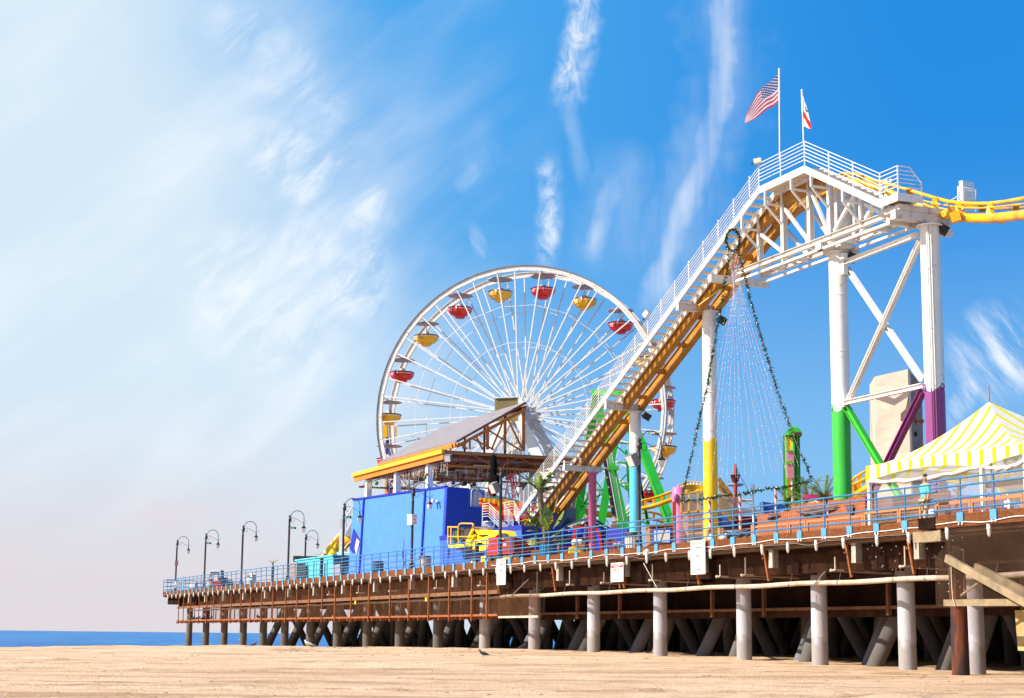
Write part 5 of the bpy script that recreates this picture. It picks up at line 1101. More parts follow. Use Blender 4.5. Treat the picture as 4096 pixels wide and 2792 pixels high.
# ------------------------------------------------------------------ corrugated blue container
kc = PD((2088,2101), 91.5); uK, vK, zK = UV(kc); kl = PV((1760,2141), vK); uL = UV(kl)[0]
ct = thing('blue_container', 'corrugated bright blue container behind the boom lift', 'container', G((uK+uL)/2, vK, DZ))
CB, nt, b = nodes('blue_corrugated'); wt = nt.nodes.new('ShaderNodeTexWave'); wt.wave_profile = 'SIN'; wt.inputs['Scale'].default_value = 1.9; nt.links.new(coords(nt, (1,1,1), (0,0,R(67))), wt.inputs[0]); c = ramp(nt, wt.outputs['Fac'], [(0,(.008,.05,.36)),(.5,(.035,.16,.74)),(1,(.045,.19,.80))]); nt.links.new(c, b.inputs['Base Color']); b.inputs['Roughness'].default_value = .5; bump(nt, b, wt.outputs['Fac'], .8, .05)
m = M(); m.gb(uK, uL, vK, vK+2.4, DZ, zK); part('body', m, CB, ct)
m = M(); m.gb(uK-.02, uL, vK-.03, vK-.002, zK-.22, zK+.03); m.gb(uK-.06, uK-.003, vK-.03, vK+2.6, DZ, zK+.03); part('frame', m, BLU3, ct)  # end face in darker blue, shade of that side put into the colour
m = M(); m.gb(uK+.1, uK+.9, vK+2.6, vK+6.3, DZ, zK-.25); m2 = m; solo('blue_fence_wall', m, BLU3, 'dark blue wall running back behind the banana plant', 'wall')
m = M(); 
a = PD(z4(900,640),95); b_ = PD(z4(1440,640),92); m.prism([a, b_, Vector((b_.x,b_.y,dz0)), Vector((a.x,a.y,dz0))], Vector((.1,.3,0))); m.prism([PD(z4(1440,640),92), PD(z4(1820,640),91), PD(z4(1820,980),91), PD(z4(1440,980),92)], Vector((.1,.3,0))); solo('blue_fence_wall', m, BLU3, 'dark blue panel wall behind the walking man', 'wall')
for i in range(3): m = M(); q = PD(w2(1655+i*50,640),90.6); m.bar(q, q-Z*.9, .05,.05, Vector((1,0,0))); solo('door_bar', m, GALVS, 'steel locking bar on the blue container, %s of three' % ('left','middle','right')[i], 'bar', group='container locking bars')
# metal roofed shed
sh = thing('shed', 'dark shed with a ribbed metal gable roof behind the pink column', 'shed', PD(z4(1150,900),97))
m = M(); m.prism([PD(z4(720,640),96), PD(z4(1130,498),96), PD(z4(1130,500),99), PD(z4(740,640),99.5)], Z*.05) if 0 else None
P1, P2, P3 = PD(z4(725,625),98.5), PD(z4(1235,475),97), PD(z4(1520,645),95.8); bk_ = Vector((.4,2.2,0)); P1f, P2f = PD(z4(920,625),95.2), PD(z4(1250,480),94.8)
m = M(); m.prism([P1, P2, P2f, P1f], Z*.06); part('roof', m, CORR, sh)
m = M(); m.prism([P2, P2+bk_, P3+bk_, P3], Z*.06); m.prism([P2f, P2+Vector((.1,.2,0)), P3+bk_, P3-Vector((0,.3,0))], Z*.07); part('roof', m, mat('roof_blue_grey', (.05,.06,.12), .5), sh)
m = M(); m.prism([P1f+Vector((.2,.2,-.02)), P2f+Vector((0,.3,-.12)), P3+Vector((-.2,.2,-.02)), Vector((P3.x-.2,P3.y+.2,dz0)), Vector((P1f.x+.2,P1f.y+.2,dz0))], Vector((.1,.3,0))); part('front_wall', m, mat('shed_dark', (.03,.025,.03), .8), sh)
m = M(); m.bar(P2f, P3-Vector((0,.35,0)), .1,.1); part('fascia', m, mat('fascia_purple', (.10,.05,.14), .6), sh)
D0_ = DZ+CZ
def ground(p): return Vector((p.x, p.y, D0_))
# ------------------------------------------------------------------ trash cans
TC = mat('can_stone', (.52,.46,.38), .8, var=.12, bp=.2)
def can(c, r, h, body, lid, lb, liner=False):
    t = thing('trash_can', lb, 'trash can', c)
    m = M(); m.lathe(c, [(r*.92,0),(r,.05),(r,h-.08),(r*.98,h)], 20); part('body', m, body, t)
    m = M(); m.lathe(c+Z*h, [(r*1.04,-.06),(r*1.06,.04),(r*.9,.10),(r*.5,.12)] if not liner else [(r*1.05,-.18),(r*1.08,-.02),(r*1.0,.06),(r*.8,.03)], 20); part('lid' if not liner else 'liner', m, lid, t)
    if liner:
        m = M()
        for k in range(20): a = 2*math.pi*k/20; d = Vector((math.cos(a), math.sin(a), 0)); m.bar(c+d*(r+.015)+Z*.05, c+d*(r+.015)+Z*(h-.12), .045, .02, d)
        part('ribs', m, body, t)
TLID = mat('can_lid', (.12,.09,.07), .7)
can(zd(50.8,1.75), .36, 1.02, TC, TLID, 'beige trash can behind the fire lane lamp post')
can(zd(91.2,1.6), .34, 1.02, TC, TLID, 'beige trash can with dark top by the third far lamp')
can(zd(104.0,1.3), .34, 1.02, TC, TLID, 'beige trash can at the second far lamp post')
can(ground(PV(c10(285,200),1.6)), .36, 1.05, mat('can_pale', (.66,.60,.52), .8, var=.1), BLACK, 'large cream trash can with black liner at the foot of the cyan column', True)
CBL = mat('can_blue', (.01,.22,.42), .45, var=.15)
can(zd(58.2,1.3), .33, 1.0, CBL, BLACK, 'blue ribbed trash can before the left part of the blue wall', True)
can(ground(PD(z4(545,1075),85.5)), .34, 1.15, CBL, BLACK, 'blue ribbed barrel in front of the banana plant', True)
m = M(); q = zd(84.3,1.5); m.lathe(q, [(.11,0),(.11,1.55),(.07,1.6),(.05,1.9)], 12); t = thing('telescope_post', 'dark post topped by a white double lamp head between the third and fourth far lamps', 'lamp post', q); part('post', m, LAMPM, t)
m = M(); m.bar(q+Vector((-.35,0,2.02)), q+Vector((.35,0,2.05)), .22, .09); m.bar(q+Vector((-.2,0,1.9)), q+Vector((.2,0,1.93)), .12, .06); part('lamp_head', m, GALV, t)
q = PD(w6(765,1400),119); q.z = D0_; m = M(); m.lathe(q, [(.13,0),(.12,1.5),(.16,1.6),(.08,1.7)], 12); t = thing('telescope_post', 'dark post with white double lamp head before the turquoise shed', 'lamp post', q); part('post', m, BLACK, t)
m = M(); m.bar(q+Vector((-.45,0,1.95)), q+Vector((.35,0,2.05)), .26, .10); part('lamp_head', m, GALV, t)
# ------------------------------------------------------------------ turquoise shed and things at the sea end
TQ = mat('turquoise', (.10,.56,.64), .5, var=.08, dirt=(.07,.42,.50), scale=1.5); TQD = mat('teal_shaded', (.02,.17,.19), .6, var=.15)  # end panel gets a darkened turquoise, its unlit side painted in
vS = 3.0; a = PV(w6(185,1095), vS); b_ = PV(w6(1030,990), vS); uA, uB_ = UV(a)[0], UV(b_)[0]; zS = (UV(a)[2]+UV(b_)[2])/2
t = thing('turquoise_shed', 'long turquoise shed with dark doorways left of the blue wall', 'shed', G((uA+uB_)/2, vS, DZ))
m = M(); m.gb(uB_, uA, vS, vS+2.5, DZ, zS); part('body', m, TQ, t)
m = M(); m.gb(uB_-.1, uA+.1, vS-.08, vS+2.6, zS+.002, zS+.10); part('roof', m, TQ, t)
m = M(); m.gb(uB_-.04, uB_-.003, vS+.05, vS+3.4, zS-.75, zS+.05); part('end_panel', m, TQD, t)
for (x0, x1) in ((240,320),(740,775),(838,858)):
    p0, p1 = UV(PV(w6(x0,1300), vS))[0], UV(PV(w6(x1,1300), vS))[0]; m = M(); m.gb(min(p0,p1), max(p0,p1), vS-.03, vS-.004, DZ+.05, zS-.45); part('doorway', m, mat('doorway_dark', (.02,.035,.05), .8), t)
for f in (.16,.33,.5,.66,.83): uu = lerp(uB_, uA, f); m = M(); m.gb(uu-.03, uu+.03, vS-.025, vS-.003, DZ, zS-.3); part('batten', m, mat('turquoise_shade', (.07,.42,.50), .5), t)
m = M(); p0 = UV(PV(w6(160,1400), vS-.6))[0]; m.gb(p0-1.6, p0+.3, vS-.9, vS-.2, DZ, DZ+1.75); solo('machinery_cabinet', m, mat('cabinet_mixed', (.30,.22,.20), .7, var=.5, scale=3), 'small cluttered cabinet at the left end of the turquoise shed', 'cabinet')
m = M(); q = PV(w6(450,1040), 4.2); m.box(q, PU*.15+PN*.0, PN*.9, Z*.18); m.box(q+Vector((0,0,-.05)), (1.05,.1,0), (0,.4,0), (0,0,.22)); solo('dark_box', m, mat('box_brown', (.06,.045,.04), .7), 'dark box on the turquoise shed roof under the far lamp', 'box')
# white staircase structure left of the blue wall
ws = thing('white_stair_tower', 'white stair structure with slatted rails between the turquoise shed and the blue wall', 'staircase', PD(w6(1330,1300),127))
part('stair_underside', plated([w6(x,y) for x,y in ((1285,520),(1480,180),(1480,535))], 125, 2.0), mat('slat_beige', (.50,.43,.38), .7, var=.1, st=(1,1,3)), ws)
part('stair_side', plated([w6(x,y) for x,y in ((1262,520),(1262,480),(1480,80),(1480,185),(1300,525))], 124.6, .3), WHITEP, ws)
for i in range(5): m = M(); m.tube([PD(w6(1215,340-i*20),124.2), PD(w6(1475,-60-i*30+40),124.2)], .03, 5); part('stair_rail', m, WHITEP, ws)
for i in range(5): x = 1290+i*45; m = M(); m.tube([PD(w6(x,430-(x-1262)*1.85+40),124.2), PD(w6(x,430-(x-1262)*1.85-110),124.2)], .03, 5); part('stair_post', m, WHITEP, ws)
part('panel', plated([w6(x,y) for x,y in ((1180,145),(1240,130),(1245,400),(1178,405))], 124, .15), WHITER, ws)
m = M(); m.bar(PD(w6(1213,400),124), ground(PD(w6(1213,1400),124)), .24, .24, Vector((1,0,0))); part('post', m, WHITEP, ws)
part('slat_panel', plated([w6(x,y) for x,y in ((1370,1180),(1395,1010),(1480,840),(1480,1430),(1370,1430))], 123.5, .1), mat('slat_white', (.72,.70,.68), .6, var=.1), ws)
part('slat_panel', plated([w6(x,y) for x,y in ((1010,1185),(1190,1160),(1190,1430),(1010,1430))], 122.5, .1), MATS['slat_white'], ws)
for i in range(8): m = M(); x = 1020+i*22; m.bar(PD(w6(x,1175),122.3), PD(w6(x,1420),122.3), .03, .05, Vector((1,0,0))); part('slat', m, WHITEP, ws)
part('low_wall', plated([w6(x,y) for x,y in ((1200,1150),(1370,1120),(1370,1400),(1200,1400))], 124.8, .2), WHITEP, ws)
for i in range(9): m = M(); x = 1275+i*15; m.bar(PD(w6(x,985),126), PD(w6(x,930),126), .03, .04, Vector((1,0,0))); part('baluster', m, WHITEP, ws)
m = M(); m.tube([PD(w6(1270,930),126), PD(w6(1420,915),126)], .04, 5); part('baluster_rail', m, WHITEP, ws)
m = M(); q = PD(w6(1185,960),125); m.ball(q+Z*.6, 1.0, 12, 8, (1,1,1.1)); part('dome', m, WHITEP, ws) if 0 else None
part('curved_panel', plated([w6(x,y) for x,y in ((1085,915),(1140,900),(1190,820),(1260,800),(1300,880),(1310,980),(1120,980),(1115,925))], 126, .4), WHITEP, ws)
lc = thing('coaster_curve', 'short piece of yellow coaster track climbing behind the white stair structure', 'coaster track', PD(w6(1150,1000),128))
m = M(); m.tube([PD(w6(x,y),d) for x,y,d in ((960,1010,129),(1080,900,128),(1200,760,127.5),(1330,650,127),(1440,580,126.6),(1600,520,126))], .46, 14); part('spine', m, YEL, lc)
m = M(); m.tube([PD(w6(x,y),127) for x,y in ((800,1010),(880,890),(990,740),(1110,590),(1185,515),(1300,440))], .17, 8); part('track_rail', m, YEL, lc)
m = M(); m.tube([PD(w6(x,y),126) for x,y in ((1300,830),(1370,730),(1480,650))], .12, 8); part('track_rail', m, OCH, lc)
for pts in (((985,745),(1060,800),(1110,860),(1075,900),(1030,850)),((1155,520),(1200,600),(1180,620),(1140,570)),((865,880),(920,990),(830,990),(820,950)),((1290,800),(1340,850),(1330,890),(1300,870))):
    part('track_bracket', plated([w6(*p) for p in pts], 127, .25), YEL, lc)
# buggy / forklift at the sea end
bg_ = thing('buggy', 'small white cab buggy with a red front parked at the sea end', 'buggy', zd(101.5,1.8))
def w4p(pts, d, th=.5): return plated([w4(*p) for p in pts], d, th)
dB = 146
part('cab_frame', M().prism([PD(w4(x,y),dB) for x,y in ((583,500),(592,418),(735,412),(735,430),(607,432),(598,500))], Vector((0,1.2,0))), WHITEP, bg_)
part('cab_post', w4p(((725,430),(738,430),(738,500),(725,500)),dB), WHITEP, bg_)
part('windscreen', w4p(((607,434),(724,432),(724,475),(600,478)),dB+.3,.05), mat('glass_blue', (.25,.35,.45), .1), bg_)
part('hood', w4p(((636,478),(700,470),(705,555),(640,560)),dB-.3,.8), WHITEP, bg_)
part('bumper', w4p(((633,560),(733,553),(733,620),(633,625)),dB-.6,1.2), mat('buggy_red', (.72,.07,.02), .4), bg_)
part('mast', w4p(((738,418),(768,418),(770,520),(740,520)),dB+.4,.4), mat('dark_brown', (.07,.04,.035), .7), bg_)
part('flatbed', w4p(((735,560),(860,555),(860,600),(735,605)),dB,1.5), MATS['dark_brown'], bg_)
part('flatbed_rail', w4p(((770,528),(858,535),(858,542),(770,537)),dB,1.5), MATS['dark_brown'], bg_)
for x in (655,720,840): m = M(); c_ = PD(w4(x,625),dB); m.lathe(c_, [(.1,0),(.33,.02),(.33,.22),(.1,.24)], 14, (0,-1,0)); part('wheel', m, BLACK, bg_)
m = M(); m.gb(106.5,107.9,2.2,3.4,DZ,DZ+1.35); solo('blue_box', m, mat('skip_blue',(.01,.07,.32),.5), 'dark blue box behind the railing by the second far lamp', 'box')
m = M(); m.gb(109.2,111.6,1.0,1.3,DZ,DZ+.85); solo('cabinet', m, mat('cabinet_beige',(.5,.44,.4),.7), 'low beige cabinet near the sea end', 'cabinet')
for u_, lb in ((115.6,'small white notice on the last lamp post base'),(87.2,'small white box behind the railing by the double lamp head')): m = M(); m.gb(u_,u_+.55,.6,.7,DZ+.6,DZ+1.25); solo('notice_box', m, WHITEP, lb, 'notice')
# ------------------------------------------------------------------ boom lift
bm = thing('boom_lift', 'yellow boom lift with basket and red body parked behind the railing', 'boom lift', PV(w2(1200,1300), 2.6)-Z*0)
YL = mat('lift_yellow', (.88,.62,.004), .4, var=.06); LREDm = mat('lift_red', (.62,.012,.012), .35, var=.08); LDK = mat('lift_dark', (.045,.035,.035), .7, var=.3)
def wv2(pts, v, th): return plate([w2(*p) for p in pts], v, th)
part('upper_boom', wv2(((650,470),(1340,490),(1340,640),(1260,690),(1060,700),(1060,625),(780,625),(850,690),(1060,690),(980,770),(720,740),(630,640)), 2.6, .35), YL, bm) if 0 else None
part('upper_boom', wv2(((660,470),(1340,492),(1340,585),(1270,640),(1240,668),(1060,700),(1060,610),(770,620),(720,560),(690,480)), 2.6, .35), YL, bm)
part('boom_link', wv2(((630,640),(770,628),(850,690),(1062,640),(1062,720),(890,790),(880,830),(770,830),(700,790),(660,790),(640,1075),(625,1075),(620,640)), 2.62, .30), YL, bm)
part('lower_boom', wv2(((790,920),(1050,880),(1010,1030),(880,1050),(800,1065),(700,830),(760,830),(790,920)), 2.6, .35), YL, bm) if 0 else part('lower_boom', wv2(((900,785),(1060,740),(1100,760),(1010,1030),(800,1065),(800,920),(960,890),(960,860),(890,860)), 2.64, .35), YL, bm)
part('tower_link', wv2(((625,640),(680,640),(720,860),(640,1080),(620,1080)), 2.55, .1), YL, bm)
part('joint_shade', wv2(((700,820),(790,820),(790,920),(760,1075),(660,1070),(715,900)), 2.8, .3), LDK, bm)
part('red_cover', wv2(((1085,720),(1160,690),(1290,680),(1320,720),(1315,1160),(1010,1190),(1005,1060),(1060,900),(1060,760)), 2.4, .9), LREDm, bm)
for x, y in ((1260,775),(1170,925)): m = M(); m.lathe(PV(w2(x,y),2.4), [(.06,0),(.09,.01)], 12, -PN); part('vent', m, LDK, bm)
part('red_cover', wv2(((1430,830),(1600,720),(1720,700),(1725,1140),(1430,1150)), 2.4, 1.2), mat('lift_red_dark', (.30,.012,.015), .4, var=.1), bm)
part('decal', wv2(((1465,860),(1550,860),(1540,915),(1475,915)), 2.37, .02), WHITEP, bm)
part('counterweight', wv2(((1405,490),(1510,500),(1560,520),(1590,590),(1620,650),(1615,745),(1440,745),(1410,640)), 2.6, .6), YL, bm)
part('cable_guard', wv2(((1405,570),(1510,565),(1560,600),(1580,690),(1440,710),(1415,650)), 2.5, .08), LDK, bm)
part('hose_tray', wv2(((660,400),(720,395),(1020,400),(1080,475),(900,480),(660,465)), 2.7, .25), mat('hose_brown', (.20,.13,.10), .8, var=.3), bm)
for a, b_ in (((640,460),(450,860)),((690,620),(520,900)),((600,640),(430,1030)),((600,880),(440,1040))): m = M(); m.bar(PV(w2(*a),2.5), PV(w2(*b_),2.5), .12, .14, PN); part('jib_arm', m, YL, bm)
bk2 = []
def tb(pts, r=.035, nm='basket_rail', v=2.3): m = M(); m.tube([PV(w2(*p),v) for p in pts], r, 8); part(nm, m, mat('basket_yellow', (.80,.42,.005), .4), bm)
tb(((240,840),(228,620),(235,380),(260,320),(320,300),(600,305),(645,325),(650,360),(620,410)), .045); tb(((-60,400),(90,400),(225,410)), .045); tb(((35,410),(30,860)), .045); tb(((-60,665),(540,665))); tb(((-50,400),(-55,860)), .045)
part('basket_floor', wv2(((-60,870),(40,870),(420,880),(420,960),(-40,965)), 2.2, 1.0), YL, bm); part('floor_grate', wv2(((130,985),(480,975),(560,1030),(160,1025)), 2.3, .7), LDK, bm)
part('control_cover', wv2(((285,410),(610,400),(610,490),(560,570),(480,850),(300,850),(320,700),(280,520)), 2.6, .3), LDK, bm)
part('harness', wv2(((80,540),(120,470),(200,480),(215,700),(150,800),(60,840),(80,650)), 2.5, .2), mat('harness_green', (.05,.12,.04), .8, var=.8, scale=9), bm)
for x in (725,1150,1925): m = M(); c_ = ground(PV(w2(x,1300),2.2 if x < 1200 else 2.8)); c_.z += .40; m.lathe(c_, [(.16,-.0),(.40,.02),(.42,.14),(.40,.26),(.16,.28)], 18, -PN); w_ = part('wheel', m, BLACK, bm); m = M(); m.lathe(c_-PN*.285, [(.19,0),(.10,.02)], 14, -PN); part('hub', m, WHITER, w_)
part('chassis', wv2(((850,1215),(1075,1195),(1080,1330),(850,1360)), 2.1, 1.4), YL, bm); part('chassis', wv2(((1480,1185),(1720,1200),(1640,1260),(1700,1290),(1440,1290)), 2.5, 1.4), mat('lift_orange', (.75,.38,.01), .5), bm)
# ------------------------------------------------------------------ banana plants
LEAF, nt, b = nodes('banana_leaf'); v = coords(nt); c = ramp(nt, ntex(nt, 2.2, 5, v), [(.3, (.07,.15,.02)), (.5,(.17,.26,.035)), (.7, (.36,.38,.08))]); nt.links.new(c, b.inputs['Base Color']); b.inputs['Roughness'].default_value = .45
tr = nt.nodes.new('ShaderNodeBsdfTranslucent'); nt.links.new(c, tr.inputs[0]); mxs = nt.nodes.new('ShaderNodeMixShader'); mxs.inputs[0].default_value = .3
out = [n for n in nt.nodes if n.type == 'OUTPUT_MATERIAL'][0]; nt.links.new(b.outputs[0], mxs.inputs[1]); nt.links.new(tr.outputs[0], mxs.inputs[2]); nt.links.new(mxs.outputs[0], out.inputs[0])
STALK = mat('stalk', (.16,.12,.06), .8, var=.3, scale=5, bp=.4); FROND = mat('dry_leaf', (.28,.20,.09), .8, var=.4)
def leaf(m, base, az_, el_, L, W, droop=.5, split=.35, n=12):
    """one banana leaf: a ribbed, torn blade bent along its length"""
    d = Vector((math.cos(az_)*math.cos(el_), math.sin(az_)*math.cos(el_), math.sin(el_))); p = Vector(base); sd = Vector((-math.sin(az_), math.cos(az_), 0)); roll = random.uniform(-.9,.9); pts = []
    for i in range(n+1): pts.append((p.copy(), d.copy())); p = p+d*(L/n); d = (d-Z*(droop/n)).normalized()
    for s_ in (-1, 1):
        for i in range(n):
            if i < 2: continue
            if random.random() < split*.35: continue
            f0, f1_ = i/n, (i+1)/n-(.25/n if random.random() < split else 0)
            def wd(f): return W*math.sin(min(1, (f-.1)/.9)*math.pi)**.6*.5 if f > .1 else .01
            p0, d0 = pts[i]; p1, d1 = pts[i+1]; up0 = sd.cross(d0)
            s0 = (sd*math.cos(roll*.5)+up0*math.sin(roll*.5)*1.0); fold = .25*abs(roll)+.15
            a = p0; b__ = p0.lerp(p1, (f1_-f0)*n); o0 = (s0*s_-Z*fold*random.uniform(.4,1.2)).normalized()+d0*.25
            m.add([a, b__, b__+o0*wd(f1_), a+o0*wd(f0)], [(0,1,2,3)])
    m.tube([q for q, _ in pts], [.035*(1-.85*i/n)+.006 for i in range(n+1)], 5)
def banana(lb, base, trunk, leaves, tr_=.11, name='banana_plant'):
    t = thing(name, lb, 'plant', base); m = M(); m.tube(trunk, [tr_*1.5]+[tr_]*(len(trunk)-2)+[tr_*1.7], 10)
    for i in range(26): f = random.random(); k = min(len(trunk)-2, int(f*(len(trunk)-1))); p = Vector(trunk[k]).lerp(Vector(trunk[k+1]), f*(len(trunk)-1)-k); a = random.random()*6.28; e = Vector((math.cos(a),math.sin(a),0)); m.add([p+e*tr_, p+e*tr_+Z*.15, p+e*(tr_+.12)-Z*random.uniform(.1,.3)], [(0,1,2)])
    part('trunk', m, STALK, t)
    for l in leaves: m = M(); leaf(m, *l); part('leaf', m, LEAF, t)
    return t
dP = 93.0; tb_ = ground(PD(y3(1060,1000),dP)); tpt = PD(y3(1030,400),dP)
L = []
for x, y, W, dr in ((860,205,.75,.1),(1070,185,.8,.2),(800,235,.6,.3),(795,335,.6,.9),(1180,215,.7,.5),(1270,330,.65,1.1),(1230,250,.6,.7),(880,300,.7,.8),(1000,180,.7,.1),(1120,420,.5,1.5),(940,420,.5,1.4),(1180,300,.6,.9)):
    e = PD(y3(x,y),dP); d = e-tpt; hyp = math.hypot(d.x, .01); dy = random.uniform(-.6,.6); az_ = math.atan2(dy*max(.4,abs(d.x)), d.x); L.append((tpt-Z*random.uniform(0,.35), az_, math.atan2(d.z, abs(d.x))+dr*.5, d.length*1.15+.25, W*1.1, dr, .4))
banana('tall banana palm with a bare trunk in front of the stairs', tb_, [tb_, PD(y3(1065,850),dP), PD(y3(1040,650),dP), PD(y3(1035,520),dP), tpt], L, .14)
dQ = 88.5; bq = ground(PD(y3(1120,1380),dQ)); L = []
for x0, y0, x, y, W, dr in ((1190,1010,1110,720,.62,.0),(1240,1060,1390,810,.55,.1),(990,1110,740,850,.55,.9),(1000,1080,800,950,.6,.6),(960,1000,790,1010,.5,.9),(1000,1120,820,1110,.5,1.2),(1150,1050,1080,940,.4,.3),(1170,1100,1060,960,.4,.2),(1210,1180,1370,1090,.5,.4),(1200,1200,1330,1130,.4,.2),(1000,1200,850,1250,.4,1.2),(1230,1250,1400,1230,.4,1.2),(1100,1150,1180,1010,.4,.3),(980,1180,880,1330,.4,1.6),(1300,1300,1450,1270,.35,1.3),(1080,1080,950,900,.5,.4),(1130,1200,1000,1290,.4,1.4)):
    s = PD(y3(x0,y0),dQ+random.uniform(-.5,.5)); e = PD(y3(x,y),dQ); d = e-s; az_ = math.atan2(random.uniform(-.4,.4), d.x); L.append((s, az_, math.atan2(d.z, abs(d.x))+dr*.5, d.length*1.15, W*1.35, dr, .2))
banana('bushy low banana plant beside the blue barrel', bq, [bq, PD(y3(1110,1150),dQ), PD(y3(1120,1020),dQ)], L, .12)
L = []
for x, y, dr in ((1430,1180,.9),(1540,1200,.8),(1500,1250,1.2),(900,1380,1.2),(1420,1260,.5)):
    s = PD(y3(1330,1300),88); e = PD(y3(x,y),88); d = e-s; L.append((s, math.atan2(random.uniform(-.3,.3), d.x), math.atan2(d.z,abs(d.x))+dr*.5, d.length*1.1+.1, .35, dr, .3))
banana('small leafy plant right of the blue barrel', ground(PD(y3(1330,1400),88)), [ground(PD(y3(1330,1400),88)), PD(y3(1330,1300),88)], L, .06)
def fan(q, n, L, lb, up=.9):
    t = thing('palm', lb, 'palm', ground(q)); m = M(); m.tube([ground(q), q], [.16,.12], 10); part('trunk', m, STALK, t); m = M()
    for i in range(n):
        a = random.uniform(0, 6.28); e_ = random.uniform(-.1, 1.25); d = Vector((math.cos(a)*math.cos(e_), math.sin(a)*math.cos(e_)*.7, math.sin(e_))); p = q.copy(); ps = []
        for k in range(9): ps.append(p.copy()); p = p+d*L/8; d = (d-Z*.09).normalized()
        m.tube(ps, .015, 4)
        for k in range(1, 9):
            for s_ in (-1,1):
                for j in range(3):
                    c_ = ps[k-1].lerp(ps[k], j/3); sd_ = (d.cross(Z).normalized()*s_*.8+d*.7-Z*.25).normalized(); m.add([c_, c_+d*.04, c_+sd_*L*.32*(1-k/12)], [(0,1,2)])
    part('fronds', m, LEAF, t)
fan(PD(c6(1235,960),78), 16, 1.35, 'dark green palm crown left of the green column behind the fence'); fan(PD(c6(1370,930),76), 12, 1.2, 'palm crown just left of the green column'); fan(PD(c6(1060,960),80), 9, .9, 'small palm by the green tower')
